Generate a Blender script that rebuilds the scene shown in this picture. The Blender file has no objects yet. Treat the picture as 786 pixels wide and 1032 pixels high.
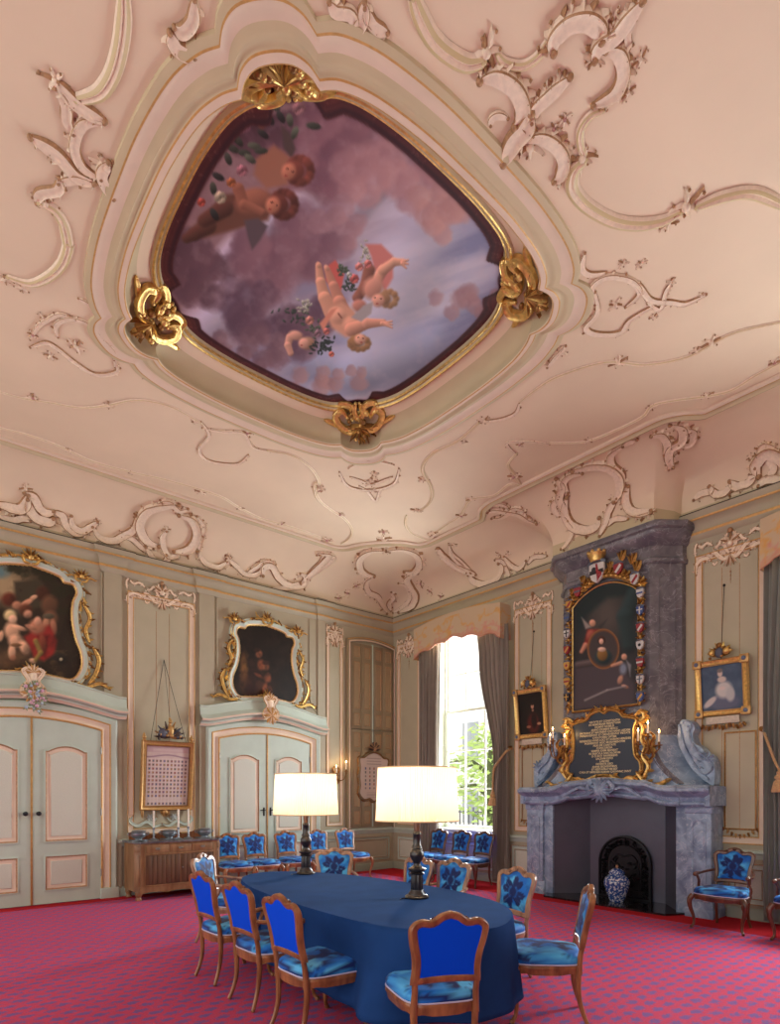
import bpy, bmesh, math, random
import numpy as np
from mathutils import Vector, Matrix
from mathutils.bvhtree import BVHTree
random.seed(7)
C = bpy.context.scene.collection
PI = math.pi
# ---------------------------------------------------------------- camera survey (photo 786 x 1032)
F, CX, HY, H0 = 596.0, 393.0, 801.0, 1.65
YAW = math.radians(50.0)
FW = (math.cos(YAW), math.sin(YAW)); RT = (math.sin(YAW), -math.cos(YAW))
WA, WB, HC = 10.2, 8.66, 6.3          # left wall y, right wall x, ceiling height
def ray(px, py):
    t = (px-CX)/F
    return Vector((FW[0]+t*RT[0], FW[1]+t*RT[1], (HY-py)/F))
def onz(px, py, z):
    d = ray(px, py); k = (z-H0)/d.z; return (d.x*k, d.y*k)
def ony(px, py, y=WA):
    d = ray(px, py); k = y/d.y; return (d.x*k, H0+d.z*k)
def onx(px, py, x=WB):
    d = ray(px, py); k = x/d.x; return (d.y*k, H0+d.z*k)
def proj(x, y, z):
    D = x*FW[0]+y*FW[1]; R = x*RT[0]+y*RT[1]
    return CX+F*R/D, HY-F*(z-H0)/D
# ---------------------------------------------------------------- colour / materials
def lin(c):
    return tuple(((v/255)/12.92 if v/255 <= .04045 else ((v/255+.055)/1.055)**2.4) for v in c)
MATS = {}
def mat(name, col, rough=.6, metal=0, noise=0, nscale=8, bump=0, bscale=60, sheen=0, emit=None, estr=0, coat=0, spec=.5):
    if name in MATS: return MATS[name]
    m = bpy.data.materials.new(name); m.use_nodes = True
    nt = m.node_tree; b = nt.nodes['Principled BSDF']
    c = lin(col)+(1,)
    b.inputs['Base Color'].default_value = c
    b.inputs['Roughness'].default_value = rough
    b.inputs['Metallic'].default_value = metal
    b.inputs['Specular IOR Level'].default_value = spec
    if sheen: b.inputs['Sheen Weight'].default_value = sheen
    if coat: b.inputs['Coat Weight'].default_value = coat
    tc = nt.nodes.new('ShaderNodeTexCoord')
    if noise:
        n = nt.nodes.new('ShaderNodeTexNoise'); n.inputs['Scale'].default_value = nscale; n.inputs['Detail'].default_value = 5
        nt.links.new(tc.outputs['Object'], n.inputs['Vector'])
        r = nt.nodes.new('ShaderNodeValToRGB')
        r.color_ramp.elements[0].position = .3; r.color_ramp.elements[1].position = .7
        r.color_ramp.elements[0].color = tuple(x*(1-noise) for x in c[:3])+(1,)
        r.color_ramp.elements[1].color = tuple(min(1, x*(1+noise*.6)) for x in c[:3])+(1,)
        nt.links.new(n.outputs['Fac'], r.inputs['Fac']); nt.links.new(r.outputs['Color'], b.inputs['Base Color'])
    if bump:
        n2 = nt.nodes.new('ShaderNodeTexNoise'); n2.inputs['Scale'].default_value = bscale; n2.inputs['Detail'].default_value = 4
        nt.links.new(tc.outputs['Object'], n2.inputs['Vector'])
        bp = nt.nodes.new('ShaderNodeBump'); bp.inputs['Strength'].default_value = bump; bp.inputs['Distance'].default_value = .01
        nt.links.new(n2.outputs['Fac'], bp.inputs['Height']); nt.links.new(bp.outputs['Normal'], b.inputs['Normal'])
    if emit:
        b.inputs['Emission Color'].default_value = lin(emit)+(1,); b.inputs['Emission Strength'].default_value = estr
    MATS[name] = m
    return m
def wood(name, c1, c2, rough=.35, scale=(30, 30, 3), coat=.2):
    m = mat(name, c1, rough, coat=coat); nt = m.node_tree; b = nt.nodes['Principled BSDF']
    tc = nt.nodes['Texture Coordinate']; mp = nt.nodes.new('ShaderNodeMapping'); mp.inputs['Scale'].default_value = scale
    n = nt.nodes.new('ShaderNodeTexNoise'); n.inputs['Scale'].default_value = 1.4; n.inputs['Detail'].default_value = 6
    r = nt.nodes.new('ShaderNodeValToRGB'); r.color_ramp.elements[0].position = .32; r.color_ramp.elements[1].position = .68
    r.color_ramp.elements[0].color = lin(c2)+(1,); r.color_ramp.elements[1].color = lin(c1)+(1,)
    nt.links.new(tc.outputs['Object'], mp.inputs['Vector']); nt.links.new(mp.outputs['Vector'], n.inputs['Vector'])
    nt.links.new(n.outputs['Fac'], r.inputs['Fac']); nt.links.new(r.outputs['Color'], b.inputs['Base Color'])
    return m
def vcmat(name, rough=.5, spec=.4, sheen=0, coat=0):
    if name in MATS: return MATS[name]
    m = mat(name, (128, 128, 128), rough, spec=spec, sheen=sheen, coat=coat)
    a = m.node_tree.nodes.new('ShaderNodeAttribute'); a.attribute_name = 'Col'
    m.node_tree.links.new(a.outputs['Color'], m.node_tree.nodes['Principled BSDF'].inputs['Base Color'])
    return m
# ---------------------------------------------------------------- mesh builder
class MB:
    def __init__(s): s.v = []; s.f = []; s.m = []
    def add(s, vs, fs, mi=0):
        o = len(s.v); s.v += [tuple(p) for p in vs]
        s.f += [tuple(i+o for i in f) for f in fs]; s.m += [mi]*len(fs) if isinstance(mi, int) else list(mi)
        return s
    def box(s, c, d, mi=0, rz=0, bev=0, M=None):
        x, y, z = d[0]/2, d[1]/2, d[2]/2
        if bev:
            b = min(bev, x*.9, y*.9, z*.9); vs = []; fs = []
            bm = bmesh.new(); bmesh.ops.create_cube(bm, size=1)
            for q in bm.verts: q.co = Vector((q.co.x*d[0], q.co.y*d[1], q.co.z*d[2]))
            bmesh.ops.bevel(bm, geom=bm.edges[:], offset=b, segments=2, affect='EDGES', profile=.5)
            bm.verts.index_update()
            vs = [q.co.copy() for q in bm.verts]; fs = [[q.index for q in f.verts] for f in bm.faces]; bm.free()
        else:
            vs = [Vector((i*x, j*y, k*z)) for i in (-1, 1) for j in (-1, 1) for k in (-1, 1)]
            fs = [(0, 1, 3, 2), (4, 6, 7, 5), (0, 4, 5, 1), (2, 3, 7, 6), (0, 2, 6, 4), (1, 5, 7, 3)]
        R = Matrix.Rotation(rz, 3, 'Z')
        vs = [R @ q + Vector(c) for q in vs]
        if M: vs = [M @ q for q in vs]
        return s.add(vs, fs, mi)
    def bb(s, x0, x1, y0, y1, z0, z1, mi=0, bev=0):
        return s.box(((x0+x1)/2, (y0+y1)/2, (z0+z1)/2), (abs(x1-x0), abs(y1-y0), abs(z1-z0)), mi, 0, bev)
    def lathe(s, prof, c=(0, 0, 0), n=24, mi=0, axis=None, flute=0, fn=0):
        vs = []; fs = []
        for r, z in prof:
            for k in range(n):
                a = 2*PI*k/n; rr = r*(1+flute*math.cos(fn*a)) if flute else r
                vs.append(Vector((rr*math.cos(a), rr*math.sin(a), z)))
        for i in range(len(prof)-1):
            for k in range(n):
                fs.append((i*n+k, i*n+(k+1) % n, (i+1)*n+(k+1) % n, (i+1)*n+k))
        if prof[0][0] > 1e-4: fs.append(tuple(range(n))[::-1])
        if prof[-1][0] > 1e-4: fs.append(tuple((len(prof)-1)*n+k for k in range(n)))
        if axis is not None:
            q = Vector((0, 0, 1)).rotation_difference(Vector(axis)); vs = [q @ p for p in vs]
        vs = [p+Vector(c) for p in vs]
        return s.add(vs, fs, mi)
    def tube(s, path, rad, n=8, mi=0, closed=False, flat=1, up=None):
        P = [Vector(p) for p in path]; L = len(P)
        if L < 2: return s
        R = rad if hasattr(rad, '__len__') else [rad]*L
        vs = []; fs = []; prev = None
        for i, p in enumerate(P):
            a = P[(i-1) % L] if (closed or i) else p; b = P[(i+1) % L] if (closed or i < L-1) else p
            t = (b-a)
            if t.length < 1e-9: t = Vector((0, 0, 1))
            t.normalize()
            if up is not None:
                nn = Vector(up) - t*t.dot(Vector(up))
                nn = nn if nn.length > 1e-5 else t.orthogonal()
            elif prev is None: nn = t.orthogonal()
            else: nn = prev - t*prev.dot(t)
            nn.normalize(); prev = nn; bn = t.cross(nn)
            for k in range(n):
                an = 2*PI*k/n
                vs.append(p + (nn*math.cos(an)*flat + bn*math.sin(an))*R[i])
        m_ = L if closed else L-1
        for i in range(m_):
            for k in range(n):
                j = (i+1) % L
                fs.append((i*n+k, i*n+(k+1) % n, j*n+(k+1) % n, j*n+k))
        if not closed: fs.append(tuple(range(n))[::-1]); fs.append(tuple((L-1)*n+k for k in range(n)))
        return s.add(vs, fs, mi)
    def ball(s, c, r, mi=0, n=10, sc=(1, 1, 1)):
        h = n//2+1
        prof = [(max(1e-5, math.sin(PI*i/h)), -math.cos(PI*i/h)) for i in range(h+1)]
        o = len(s.v); s.lathe(prof, (0, 0, 0), n, mi)
        for i in range(o, len(s.v)):
            p = s.v[i]; s.v[i] = (c[0]+p[0]*r*sc[0], c[1]+p[1]*r*sc[1], c[2]+p[2]*r*sc[2])
        return s
    def loft(s, rings, mi=0, closed=True, caps=False):
        n = len(rings[0]); vs = [p for r in rings for p in r]; fs = []; ms = []
        for i in range(len(rings)-1):
            for k in range(n if closed else n-1):
                fs.append((i*n+k, i*n+(k+1) % n, (i+1)*n+(k+1) % n, (i+1)*n+k)); ms.append(mi if isinstance(mi, int) else mi[i])
        if caps:
            fs.append(tuple(range(n))[::-1]); fs.append(tuple((len(rings)-1)*n+k for k in range(n))); m0 = mi if isinstance(mi, int) else mi[0]; ms += [m0, m0]
        return s.add(vs, fs, ms)
    def prism(s, poly, f0, f1, mi=0):
        """poly list of 2d; f0/f1 map 2d->3d for the two caps"""
        n = len(poly); a = [f0(*p) for p in poly]; b = [f1(*p) for p in poly]
        fs = [tuple(range(n)), tuple(range(n, 2*n))[::-1]] + [(k, n+k, n+(k+1) % n, (k+1) % n) for k in range(n)]
        return s.add(a+b, fs, mi)
    def build(s, name, mats, parent=None, ang=40, world=True, flat=False):
        me = bpy.data.meshes.new(name)
        vs = s.v
        if parent is not None and world:
            L = parent['_org'] if '_org' in parent else (0, 0, 0)
            vs = [(p[0]-L[0], p[1]-L[1], p[2]-L[2]) for p in vs]
        me.from_pydata(vs, [], s.f)
        if not isinstance(mats, (list, tuple)): mats = [mats]
        for m in mats: me.materials.append(m)
        me.polygons.foreach_set('material_index', s.m)
        bm = bmesh.new(); bm.from_mesh(me); bmesh.ops.recalc_face_normals(bm, faces=bm.faces[:]); bm.to_mesh(me); bm.free()
        if not flat:
            me.polygons.foreach_set('use_smooth', [True]*len(me.polygons)); me.set_sharp_from_angle(angle=math.radians(ang))
        o = bpy.data.objects.new(name, me); C.objects.link(o)
        if parent is not None:
            o.parent = parent
            if world and '_org' in parent: o['_org'] = list(parent['_org'])
        return o
def thing(name, label, cat, loc=(0, 0, 0), rz=0, group=None):
    o = bpy.data.objects.new(name, None); C.objects.link(o); o.location = loc; o.rotation_euler = (0, 0, rz)
    o.empty_display_size = .1
    o['_org'] = list(loc); o['label'] = label; o['category'] = cat
    if group: o['group'] = group
    return o
def tag(o, label, cat, group=None):
    o['label'] = label; o['category'] = cat
    if group: o['group'] = group
    return o
def struct(o): o['kind'] = 'structure'; return o
def dup(root, loc, rz, label, group=None, skip=()):
    r = root.copy(); C.objects.link(r); r.location = loc; r.rotation_euler = (0, 0, rz); r['label'] = label
    if group: r['group'] = group
    for ch in list(root.children):
        if ch.name.split('.')[0] in skip: continue
        c = ch.copy(); C.objects.link(c); c.parent = r
        for g in list(ch.children):
            d = g.copy(); C.objects.link(d); d.parent = c
    return r
# ---------------------------------------------------------------- curves in 2d
def catmull(P, n=6, closed=False):
    P = [tuple(p) for p in P]; L = len(P)
    if L < 3 and not closed:
        return [tuple(P[0][k]+(P[1][k]-P[0][k])*i/n for k in range(len(P[0]))) for i in range(n+1)]
    out = []
    for i in range(L if closed else L-1):
        p0 = P[(i-1) % L] if (closed or i > 0) else P[0]; p1 = P[i]; p2 = P[(i+1) % L]
        p3 = P[(i+2) % L] if (closed or i < L-2) else P[-1]
        for j in range(n):
            t = j/n
            out.append(tuple(.5*(2*b+(c-a)*t+(2*a-5*b+4*c-d)*t*t+(3*b-a-3*c+d)*t**3) for a, b, c, d in zip(p0, p1, p2, p3)))
    if not closed: out.append(P[-1])
    return out
def normals2(P, closed):
    L = len(P); N = []
    for i in range(L):
        a = P[(i-1) % L] if (closed or i) else P[i]; b = P[(i+1) % L] if (closed or i < L-1) else P[i]; p = P[i]
        e1 = Vector((p[0]-a[0], p[1]-a[1])); e2 = Vector((b[0]-p[0], b[1]-p[1]))
        if e1.length < 1e-9: e1 = e2
        if e2.length < 1e-9: e2 = e1
        e1 = e1.normalized(); e2 = e2.normalized()
        n1 = Vector((-e1.y, e1.x)); n2 = Vector((-e2.y, e2.x)); n = (n1+n2)
        if n.length < 1e-6: n = n1
        n.normalize(); k = max(.45, n.dot(n1)); N.append(n/k)
    return N
def area2(P): return sum(P[i][0]*P[(i+1) % len(P)][1]-P[(i+1) % len(P)][0]*P[i][1] for i in range(len(P)))/2
def sweep(mb, path, prof, fmap, closed=True, mi=None, outward=None):
    """prof: list of (offset along normal, height); fmap(u,v,h)->3d"""
    P = [tuple(p) for p in path]
    if closed and area2(P) < 0: P = P[::-1]      # CCW: left normal points inward
    N = normals2(P, closed)
    rings = [[fmap(p[0]+n.x*o, p[1]+n.y*o, h) for p, n in zip(P, N)] for o, h in prof]
    mb.loft(rings, 0 if mi is None else mi, closed)
def fA(d0=0): return lambda u, v, h: (u, WA-d0-h, v)
def fB(d0=0): return lambda u, v, h: (WB-d0-h, u, v)
def fC(z0=HC): return lambda u, v, h: (u, v, z0-h)
def rect(u0, u1, v0, v1): return [(u0, v0), (u1, v0), (u1, v1), (u0, v1)]
def archrect(u0, u1, v0, v1, rise, n=10, shoulder=0):
    P = [(u0, v0), (u1, v0), (u1, v1)]
    if shoulder: P += [(u1-shoulder, v1)]
    a, b = (u1-shoulder, u0+shoulder)
    for i in range(1, n): 
        t = i/n; P.append((a+(b-a)*t, v1+rise*(1-(2*t-1)**2)))
    if shoulder: P += [(u0+shoulder, v1)]
    P.append((u0, v1)); return P
# ---------------------------------------------------------------- rococo relief
def relief(mb, P, N, w, h, mi=(0, 1), taper=(.3, .3), curl=(1, 1), prof='scroll'):
    """P 3d points on a surface, N outward normals, w half width"""
    L = len(P)
    if L < 2: return
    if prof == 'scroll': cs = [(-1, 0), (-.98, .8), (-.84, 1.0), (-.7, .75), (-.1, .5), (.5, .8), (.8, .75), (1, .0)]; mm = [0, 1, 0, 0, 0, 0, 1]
    elif prof == 'rib': cs = [(-1, 0), (-.8, .7), (-.35, 1), (0, .55), (.35, 1), (.8, .7), (1, 0)]; mm = [0, 1, 0, 0, 1, 0]
    else: cs = [(-1, 0), (-.7, .6), (0, 1), (.7, .6), (1, 0)]; mm = [1, 0, 0, 1]
    rings = []
    for i in range(L):
        a = P[max(0, i-1)]; b = P[min(L-1, i+1)]; t = (b-a)
        if t.length < 1e-9: t = Vector((1, 0, 0))
        t.normalize(); s = t.cross(N[i])
        if s.length < 1e-6: s = t.orthogonal()
        s.normalize()
        f = i/(L-1)
        k = 1
        if f < .3: k = taper[0]+(1-taper[0])*math.sin(f/.3*PI/2)
        if f > .7: k = taper[1]+(1-taper[1])*math.sin((1-f)/.3*PI/2)
        rings.append([P[i]+s*(x*w*k)+N[i]*(y*h*(.4+.6*k)) for x, y in cs])
    mb.loft(rings, 0, False)
    mmx = [mi[q] for q in mm]*(L-1)
    mb.m[-len(mmx):] = mmx
    for e, idx in ((0, 0), (1, -1)):
        if curl[e]:
            mb.ball(P[idx]+N[idx]*h*.35, w*.45*curl[e], mi[1], 8)
def leaf(mb, p, n, d, ln, w, mi=0, h=.02, bend=0):
    """pointed leaflet from p along d on the surface with normal n"""
    d = d - n*d.dot(n)
    if d.length < 1e-6: return
    d.normalize(); s = d.cross(n).normalized(); Q = []
    for f, k in ((0, .45), (.3, 1), (.65, .75), (1, .05)):
        c = p + d*(ln*f) + s*(bend*ln*f*f)
        Q.append([c - s*w*k, c + n*(h*(1-.2*f)), c + s*w*k])
    mb.loft(Q, mi, False)
def path3(pts, surf, n=5, sm=True):
    """photo survey points -> points and normals on a surface"""
    q = catmull(pts, n) if sm else pts
    P = []; N = []
    for a in q:
        r = surf(a[0], a[1])
        if r is None: continue
        if P and (r[0]-P[-1]).length < 1e-4: continue
        P.append(r[0]); N.append(r[1])
    return P, N
def scroll(mb, pts, surf, w, h=None, mi=(0, 1), side=0, nleaf=0, taper=(.25, .25), curl=(1, 1), prof='scroll', lf=1.0, n=6):
    P, N = path3(pts, surf, n)
    if len(P) < 3: return
    h = h or w*.6
    turn = 0
    for i in range(1, len(P)-1): turn += (P[i]-P[i-1]).cross(P[i+1]-P[i]).dot(N[i])/max(1e-6, (P[i]-P[i-1]).length*(P[i+1]-P[i]).length)
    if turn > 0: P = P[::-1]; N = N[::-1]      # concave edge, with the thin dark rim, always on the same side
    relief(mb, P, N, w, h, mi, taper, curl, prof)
    if nleaf:
        L = len(P); nleaf = int(nleaf*1.6); side = -1
        for k in range(nleaf):
            i = min(L-2, max(1, int((k+.6)/(nleaf+.2)*(L-1))))
            t = (P[i+1]-P[i-1]).normalized(); s = t.cross(N[i]).normalized()
            for sg in ((side,) if side else (1, -1)):
                j = random.uniform(.7, 1.3)*(.55+.45*math.sin(PI*(k+.6)/(nleaf+.2)))
                dv = s*sg+t*random.uniform(.1, .6); dv.normalize()
                leaf(mb, P[i]+s*sg*w*.6, N[i], dv, w*1.05*lf*j, w*.36*lf, mi[k % 3 == 1], h*.9, random.uniform(-.3, .3))
                if k % 2: mb.ball(P[i]+s*sg*w*.6+dv*w*1.05*lf*j+N[i]*h*.25, w*.2, mi[1], 6)
def sprig(mb, c, surf, r, mi=(0, 1), n=6, flower=None, a0=None):
    """small cluster of leaves and curls around a survey point, r in metres"""
    q = surf(*c)
    if q is None: return
    p, nn = q; u = nn.orthogonal().normalized(); v = nn.cross(u)
    a0 = random.random()*6 if a0 is None else a0
    for k in range(n):
        a = a0+2*PI*k/n+random.uniform(-.2, .2); d = u*math.cos(a)+v*math.sin(a); l = r*random.uniform(.7, 1.15)
        leaf(mb, p+d*r*.1, nn, d, l, r*.2, mi[k % 3 == 0], r*.22, random.uniform(-.5, .5))
        mb.ball(p+d*l*.95+nn*r*.08, r*.10, mi[1], 6)
    mb.ball(p+nn*r*.12, r*.28, mi[0] if flower is None else flower, 8)
def cscroll_frame(mb, path, fmap, prof, mi):
    sweep(mb, path, prof, fmap, True, mi)
def along(P, closed=True):
    L = len(P); d = [0]
    for i in range(1, L+(1 if closed else 0)): d.append(d[-1]+math.dist(P[i % L], P[i-1]))
    return d
def at_len(P, d, s, closed=True):
    s = s % d[-1]
    for i in range(len(d)-1):
        if d[i+1] >= s:
            t = (s-d[i])/max(1e-9, d[i+1]-d[i]); a = P[i]; b = P[(i+1) % len(P)]
            p = (a[0]+(b[0]-a[0])*t, a[1]+(b[1]-a[1])*t); l = math.dist(a, b) or 1
            return p, ((b[0]-a[0])/l, (b[1]-a[1])/l)
def frame_leaves(mb, path, fmap, n, size, mi=(0, 1), h0=.02, off=0, rnd=.4):
    """carved leaves set round the outside of a closed frame path"""
    P = path if area2(path) > 0 else path[::-1]
    d = along(P)
    O = Vector(fmap(0, 0, 0)); nrm = (Vector(fmap(0, 0, 1))-O).normalized()
    for k in range(n):
        s = d[-1]*(k+random.uniform(-rnd, rnd))/n
        p, t = at_len(P, d, s)
        o = (t[1], -t[0])
        sg = random.choice((-1, 1))
        dd = (o[0]*.5+t[0]*sg, o[1]*.5+t[1]*sg)
        c = Vector(fmap(p[0]+o[0]*off, p[1]+o[1]*off, h0)); q = Vector(fmap(p[0]+o[0]*off+dd[0], p[1]+o[1]*off+dd[1], h0))
        z = size*random.uniform(.7, 1.3)
        leaf(mb, c, nrm, q-c, z, z*.26, mi[k % 2], z*.3, random.uniform(-.6, .6)*sg)
        if k % 2: mb.ball(c+nrm*z*.1, z*.16, mi[1], 6)
# ---------------------------------------------------------------- painted canvases (numpy, survey coordinates)
def vnoise(x, y, seed):
    rs = np.random.RandomState(seed); T = rs.rand(64, 64)
    xi = np.floor(x).astype(int); yi = np.floor(y).astype(int); fx = x-xi; fy = y-yi
    fx = fx*fx*(3-2*fx); fy = fy*fy*(3-2*fy)
    g = lambda a, b: T[a % 64, b % 64]
    return (g(xi, yi)*(1-fx)+g(xi+1, yi)*fx)*(1-fy)+(g(xi, yi+1)*(1-fx)+g(xi+1, yi+1)*fx)*fy
def fbm(x, y, seed, o=4):
    r = 0; a = .5
    for i in range(o): r = r+a*vnoise(x*2**i, y*2**i, seed+i); a *= .5
    return r/(1-.5**o)
class Paint:
    def __init__(s, X, Y, base):
        s.X = X; s.Y = Y; s.c = np.zeros(X.shape+(3,)); s.c[:] = base
    def mix(s, k, col):
        k = np.clip(k, 0, 1)[..., None]; s.c = s.c*(1-k)+np.array(col, float)*k
    def blob(s, x, y, rx, ry, col, rot=0, soft=.25, a=1, wob=0, seed=1, shade=None):
        if shade is None and not wob and max(rx, ry) < 24 and soft < .55:
            lit = np.clip(1+.34*(-(s.X-x)/rx*.55-(s.Y-y)/ry*.8), .45, 1.35)[..., None]; col = np.array(col, float)*lit
        r = math.radians(rot); dx = s.X-x; dy = s.Y-y
        u = (dx*math.cos(r)+dy*math.sin(r))/rx; v = (-dx*math.sin(r)+dy*math.cos(r))/ry
        d = np.sqrt(u*u+v*v)
        if wob: d = d+wob*(fbm(s.X/rx*1.3+7, s.Y/rx*1.3+3, seed)-.5)
        k = (1-(d-1+soft)/soft)
        if shade is not None:
            cc = np.array(col, float); t = np.clip(.5+.5*(u*math.cos(-r)*0-v), 0, 1)[..., None]
            col2 = cc*(t)+np.array(shade, float)*(1-t)
            kk = (np.clip(k, 0, 1)*a)[..., None]; s.c = s.c*(1-kk)+col2*kk
        else: s.mix(k*a if a == 1 else np.clip(k, 0, 1)*a, col)
    def limb(s, pts, w0, w1, col, soft=.5, a=1):
        n = len(pts)-1
        for i in range(n):
            (x0, y0), (x1, y1) = pts[i], pts[i+1]
            dx, dy = x1-x0, y1-y0; L = dx*dx+dy*dy+1e-9
            t = np.clip(((s.X-x0)*dx+(s.Y-y0)*dy)/L, 0, 1)
            d = np.hypot(s.X-x0-t*dx, s.Y-y0-t*dy); w = w0+(w1-w0)*((i+t)/n)
            k = np.clip((w-d)/soft+.5, 0, 1)
            sh = np.clip(.98+.34*(-(s.X-x0-t*dx)*.55-(s.Y-y0-t*dy)*.8)/np.maximum(w, .5), .5, 1.3)[..., None]
            kk = (k*a)[..., None]; s.c = s.c*(1-kk)+np.array(col, float)*sh*kk
    def poly(s, pts, col, soft=1.0, a=1):
        inside = np.zeros(s.X.shape, bool); dm = np.full(s.X.shape, 1e9); n = len(pts)
        for i in range(n):
            (x0, y0), (x1, y1) = pts[i], pts[(i+1) % n]
            cond = ((y0 > s.Y) != (y1 > s.Y)) & (s.X < (x1-x0)*(s.Y-y0)/((y1-y0) if y1 != y0 else 1e-9)+x0)
            inside ^= cond
            dx, dy = x1-x0, y1-y0; t = np.clip(((s.X-x0)*dx+(s.Y-y0)*dy)/(dx*dx+dy*dy+1e-9), 0, 1)
            dm = np.minimum(dm, np.hypot(s.X-x0-t*dx, s.Y-y0-t*dy))
        sd = np.where(inside, dm, -dm); s.mix(np.clip(sd/soft+.5, 0, 1)*a, col)
    def lin(s):
        c = np.clip(s.c, 0, 255)/255
        return np.where(c <= .04045, c/12.92, ((c+.055)/1.055)**2.4)
def canvas(name, fmap, u0, u1, v0, v1, nu, nv, painter, material, parent=None, inside=None, back=False, world=True):
    """flat painted canvas as a fine grid with painted colours; painter(X,Y)->linear rgb, X,Y in survey pixels"""
    U, V = np.meshgrid(np.linspace(u0, u1, nu), np.linspace(v0, v1, nv))
    pts = np.array([fmap(a, b, 0) for a, b in zip(U.ravel(), V.ravel())])
    D = pts[:, 0]*FW[0]+pts[:, 1]*FW[1]; R = pts[:, 0]*RT[0]+pts[:, 1]*RT[1]
    X = CX+F*R/D; Y = HY-F*(pts[:, 2]-H0)/D
    cols = painter(X, Y, U.ravel(), V.ravel())
    fs = []
    for j in range(nv-1):
        for i in range(nu-1):
            if inside is not None and not inside((U[j, i]+U[j+1, i+1])/2, (V[j, i]+V[j+1, i+1])/2): continue
            fs.append((j*nu+i, j*nu+i+1, (j+1)*nu+i+1, (j+1)*nu+i))
    if parent is not None and world and '_org' in parent: pts = pts-np.array(list(parent['_org']))
    me = bpy.data.meshes.new(name); me.from_pydata(pts.tolist(), [], fs); me.materials.append(material)
    at = me.color_attributes.new('Col', 'FLOAT_COLOR', 'POINT')
    at.data.foreach_set('color', np.concatenate([cols, np.ones((len(cols), 1))], 1).astype(np.float32).ravel())
    o = bpy.data.objects.new(name, me); C.objects.link(o)
    if parent is not None: o.parent = parent
    return o
def inpoly(P):
    P = [tuple(p) for p in P]
    def f(x, y):
        r = False; n = len(P)
        for i in range(n):
            x0, y0 = P[i]; x1, y1 = P[(i+1) % n]
            if (y0 > y) != (y1 > y) and x < (x1-x0)*(y-y0)/(y1-y0)+x0: r = not r
        return r
    return f
# ================================================================ materials
M_ceil = mat('plaster_peach', (233, 212, 184), .75, noise=.05, nscale=1.2, bump=.06, bscale=25)
M_stucco = mat('stucco_cream', (240, 220, 196), .6, noise=.1, nscale=30, bump=.1, bscale=120)
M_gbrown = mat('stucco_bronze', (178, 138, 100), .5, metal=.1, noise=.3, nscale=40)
M_goldline = mat('gold_line', (206, 160, 96), .45, metal=.2, noise=.15, nscale=30)
M_greenline = mat('olive_line', (214, 196, 150), .5)
M_pink = mat('paint_pink', (226, 204, 182), .55, noise=.05, nscale=5)
M_ceilgreen = mat('paint_sage_cream', (206, 190, 154), .6, noise=.06, nscale=3)
M_wall = mat('paint_sage', (176, 166, 142), .55, noise=.06, nscale=3)
M_field = mat('paint_field', (184, 176, 150), .6, noise=.04, nscale=4)
M_pale = mat('paint_pale_green', (190, 203, 190), .5, noise=.05, nscale=5)
M_palefield = mat('paint_pale_field', (206, 208, 194), .5, noise=.05, nscale=60)
M_green2 = mat('paint_grey_green', (158, 164, 148), .5, noise=.05, nscale=5)
M_shut = mat('paint_shutter', (150, 132, 104), .5, noise=.06, nscale=6)
M_shutf = mat('paint_shutter_field', (166, 142, 110), .5, noise=.06, nscale=6)
M_gold = mat('gilt', (232, 194, 118), .32, metal=.7, noise=.3, nscale=25, bump=.15, bscale=90)
M_gold2 = mat('gilt_dark', (146, 104, 56), .4, metal=.6, noise=.3, nscale=35)
M_giltwood = mat('gilt_wood', (196, 154, 96), .38, metal=.45, noise=.2, nscale=20)
M_iron = mat('black_iron', (34, 34, 38), .45, metal=.6)
M_dark = mat('dark_gap', (60, 50, 42), .8)
M_white = mat('white_wax', (240, 234, 220), .5)
M_flame = mat('candle_flame', (255, 210, 150), .5, emit=(255, 190, 110), estr=30)
GL = (0, 1)
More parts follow.
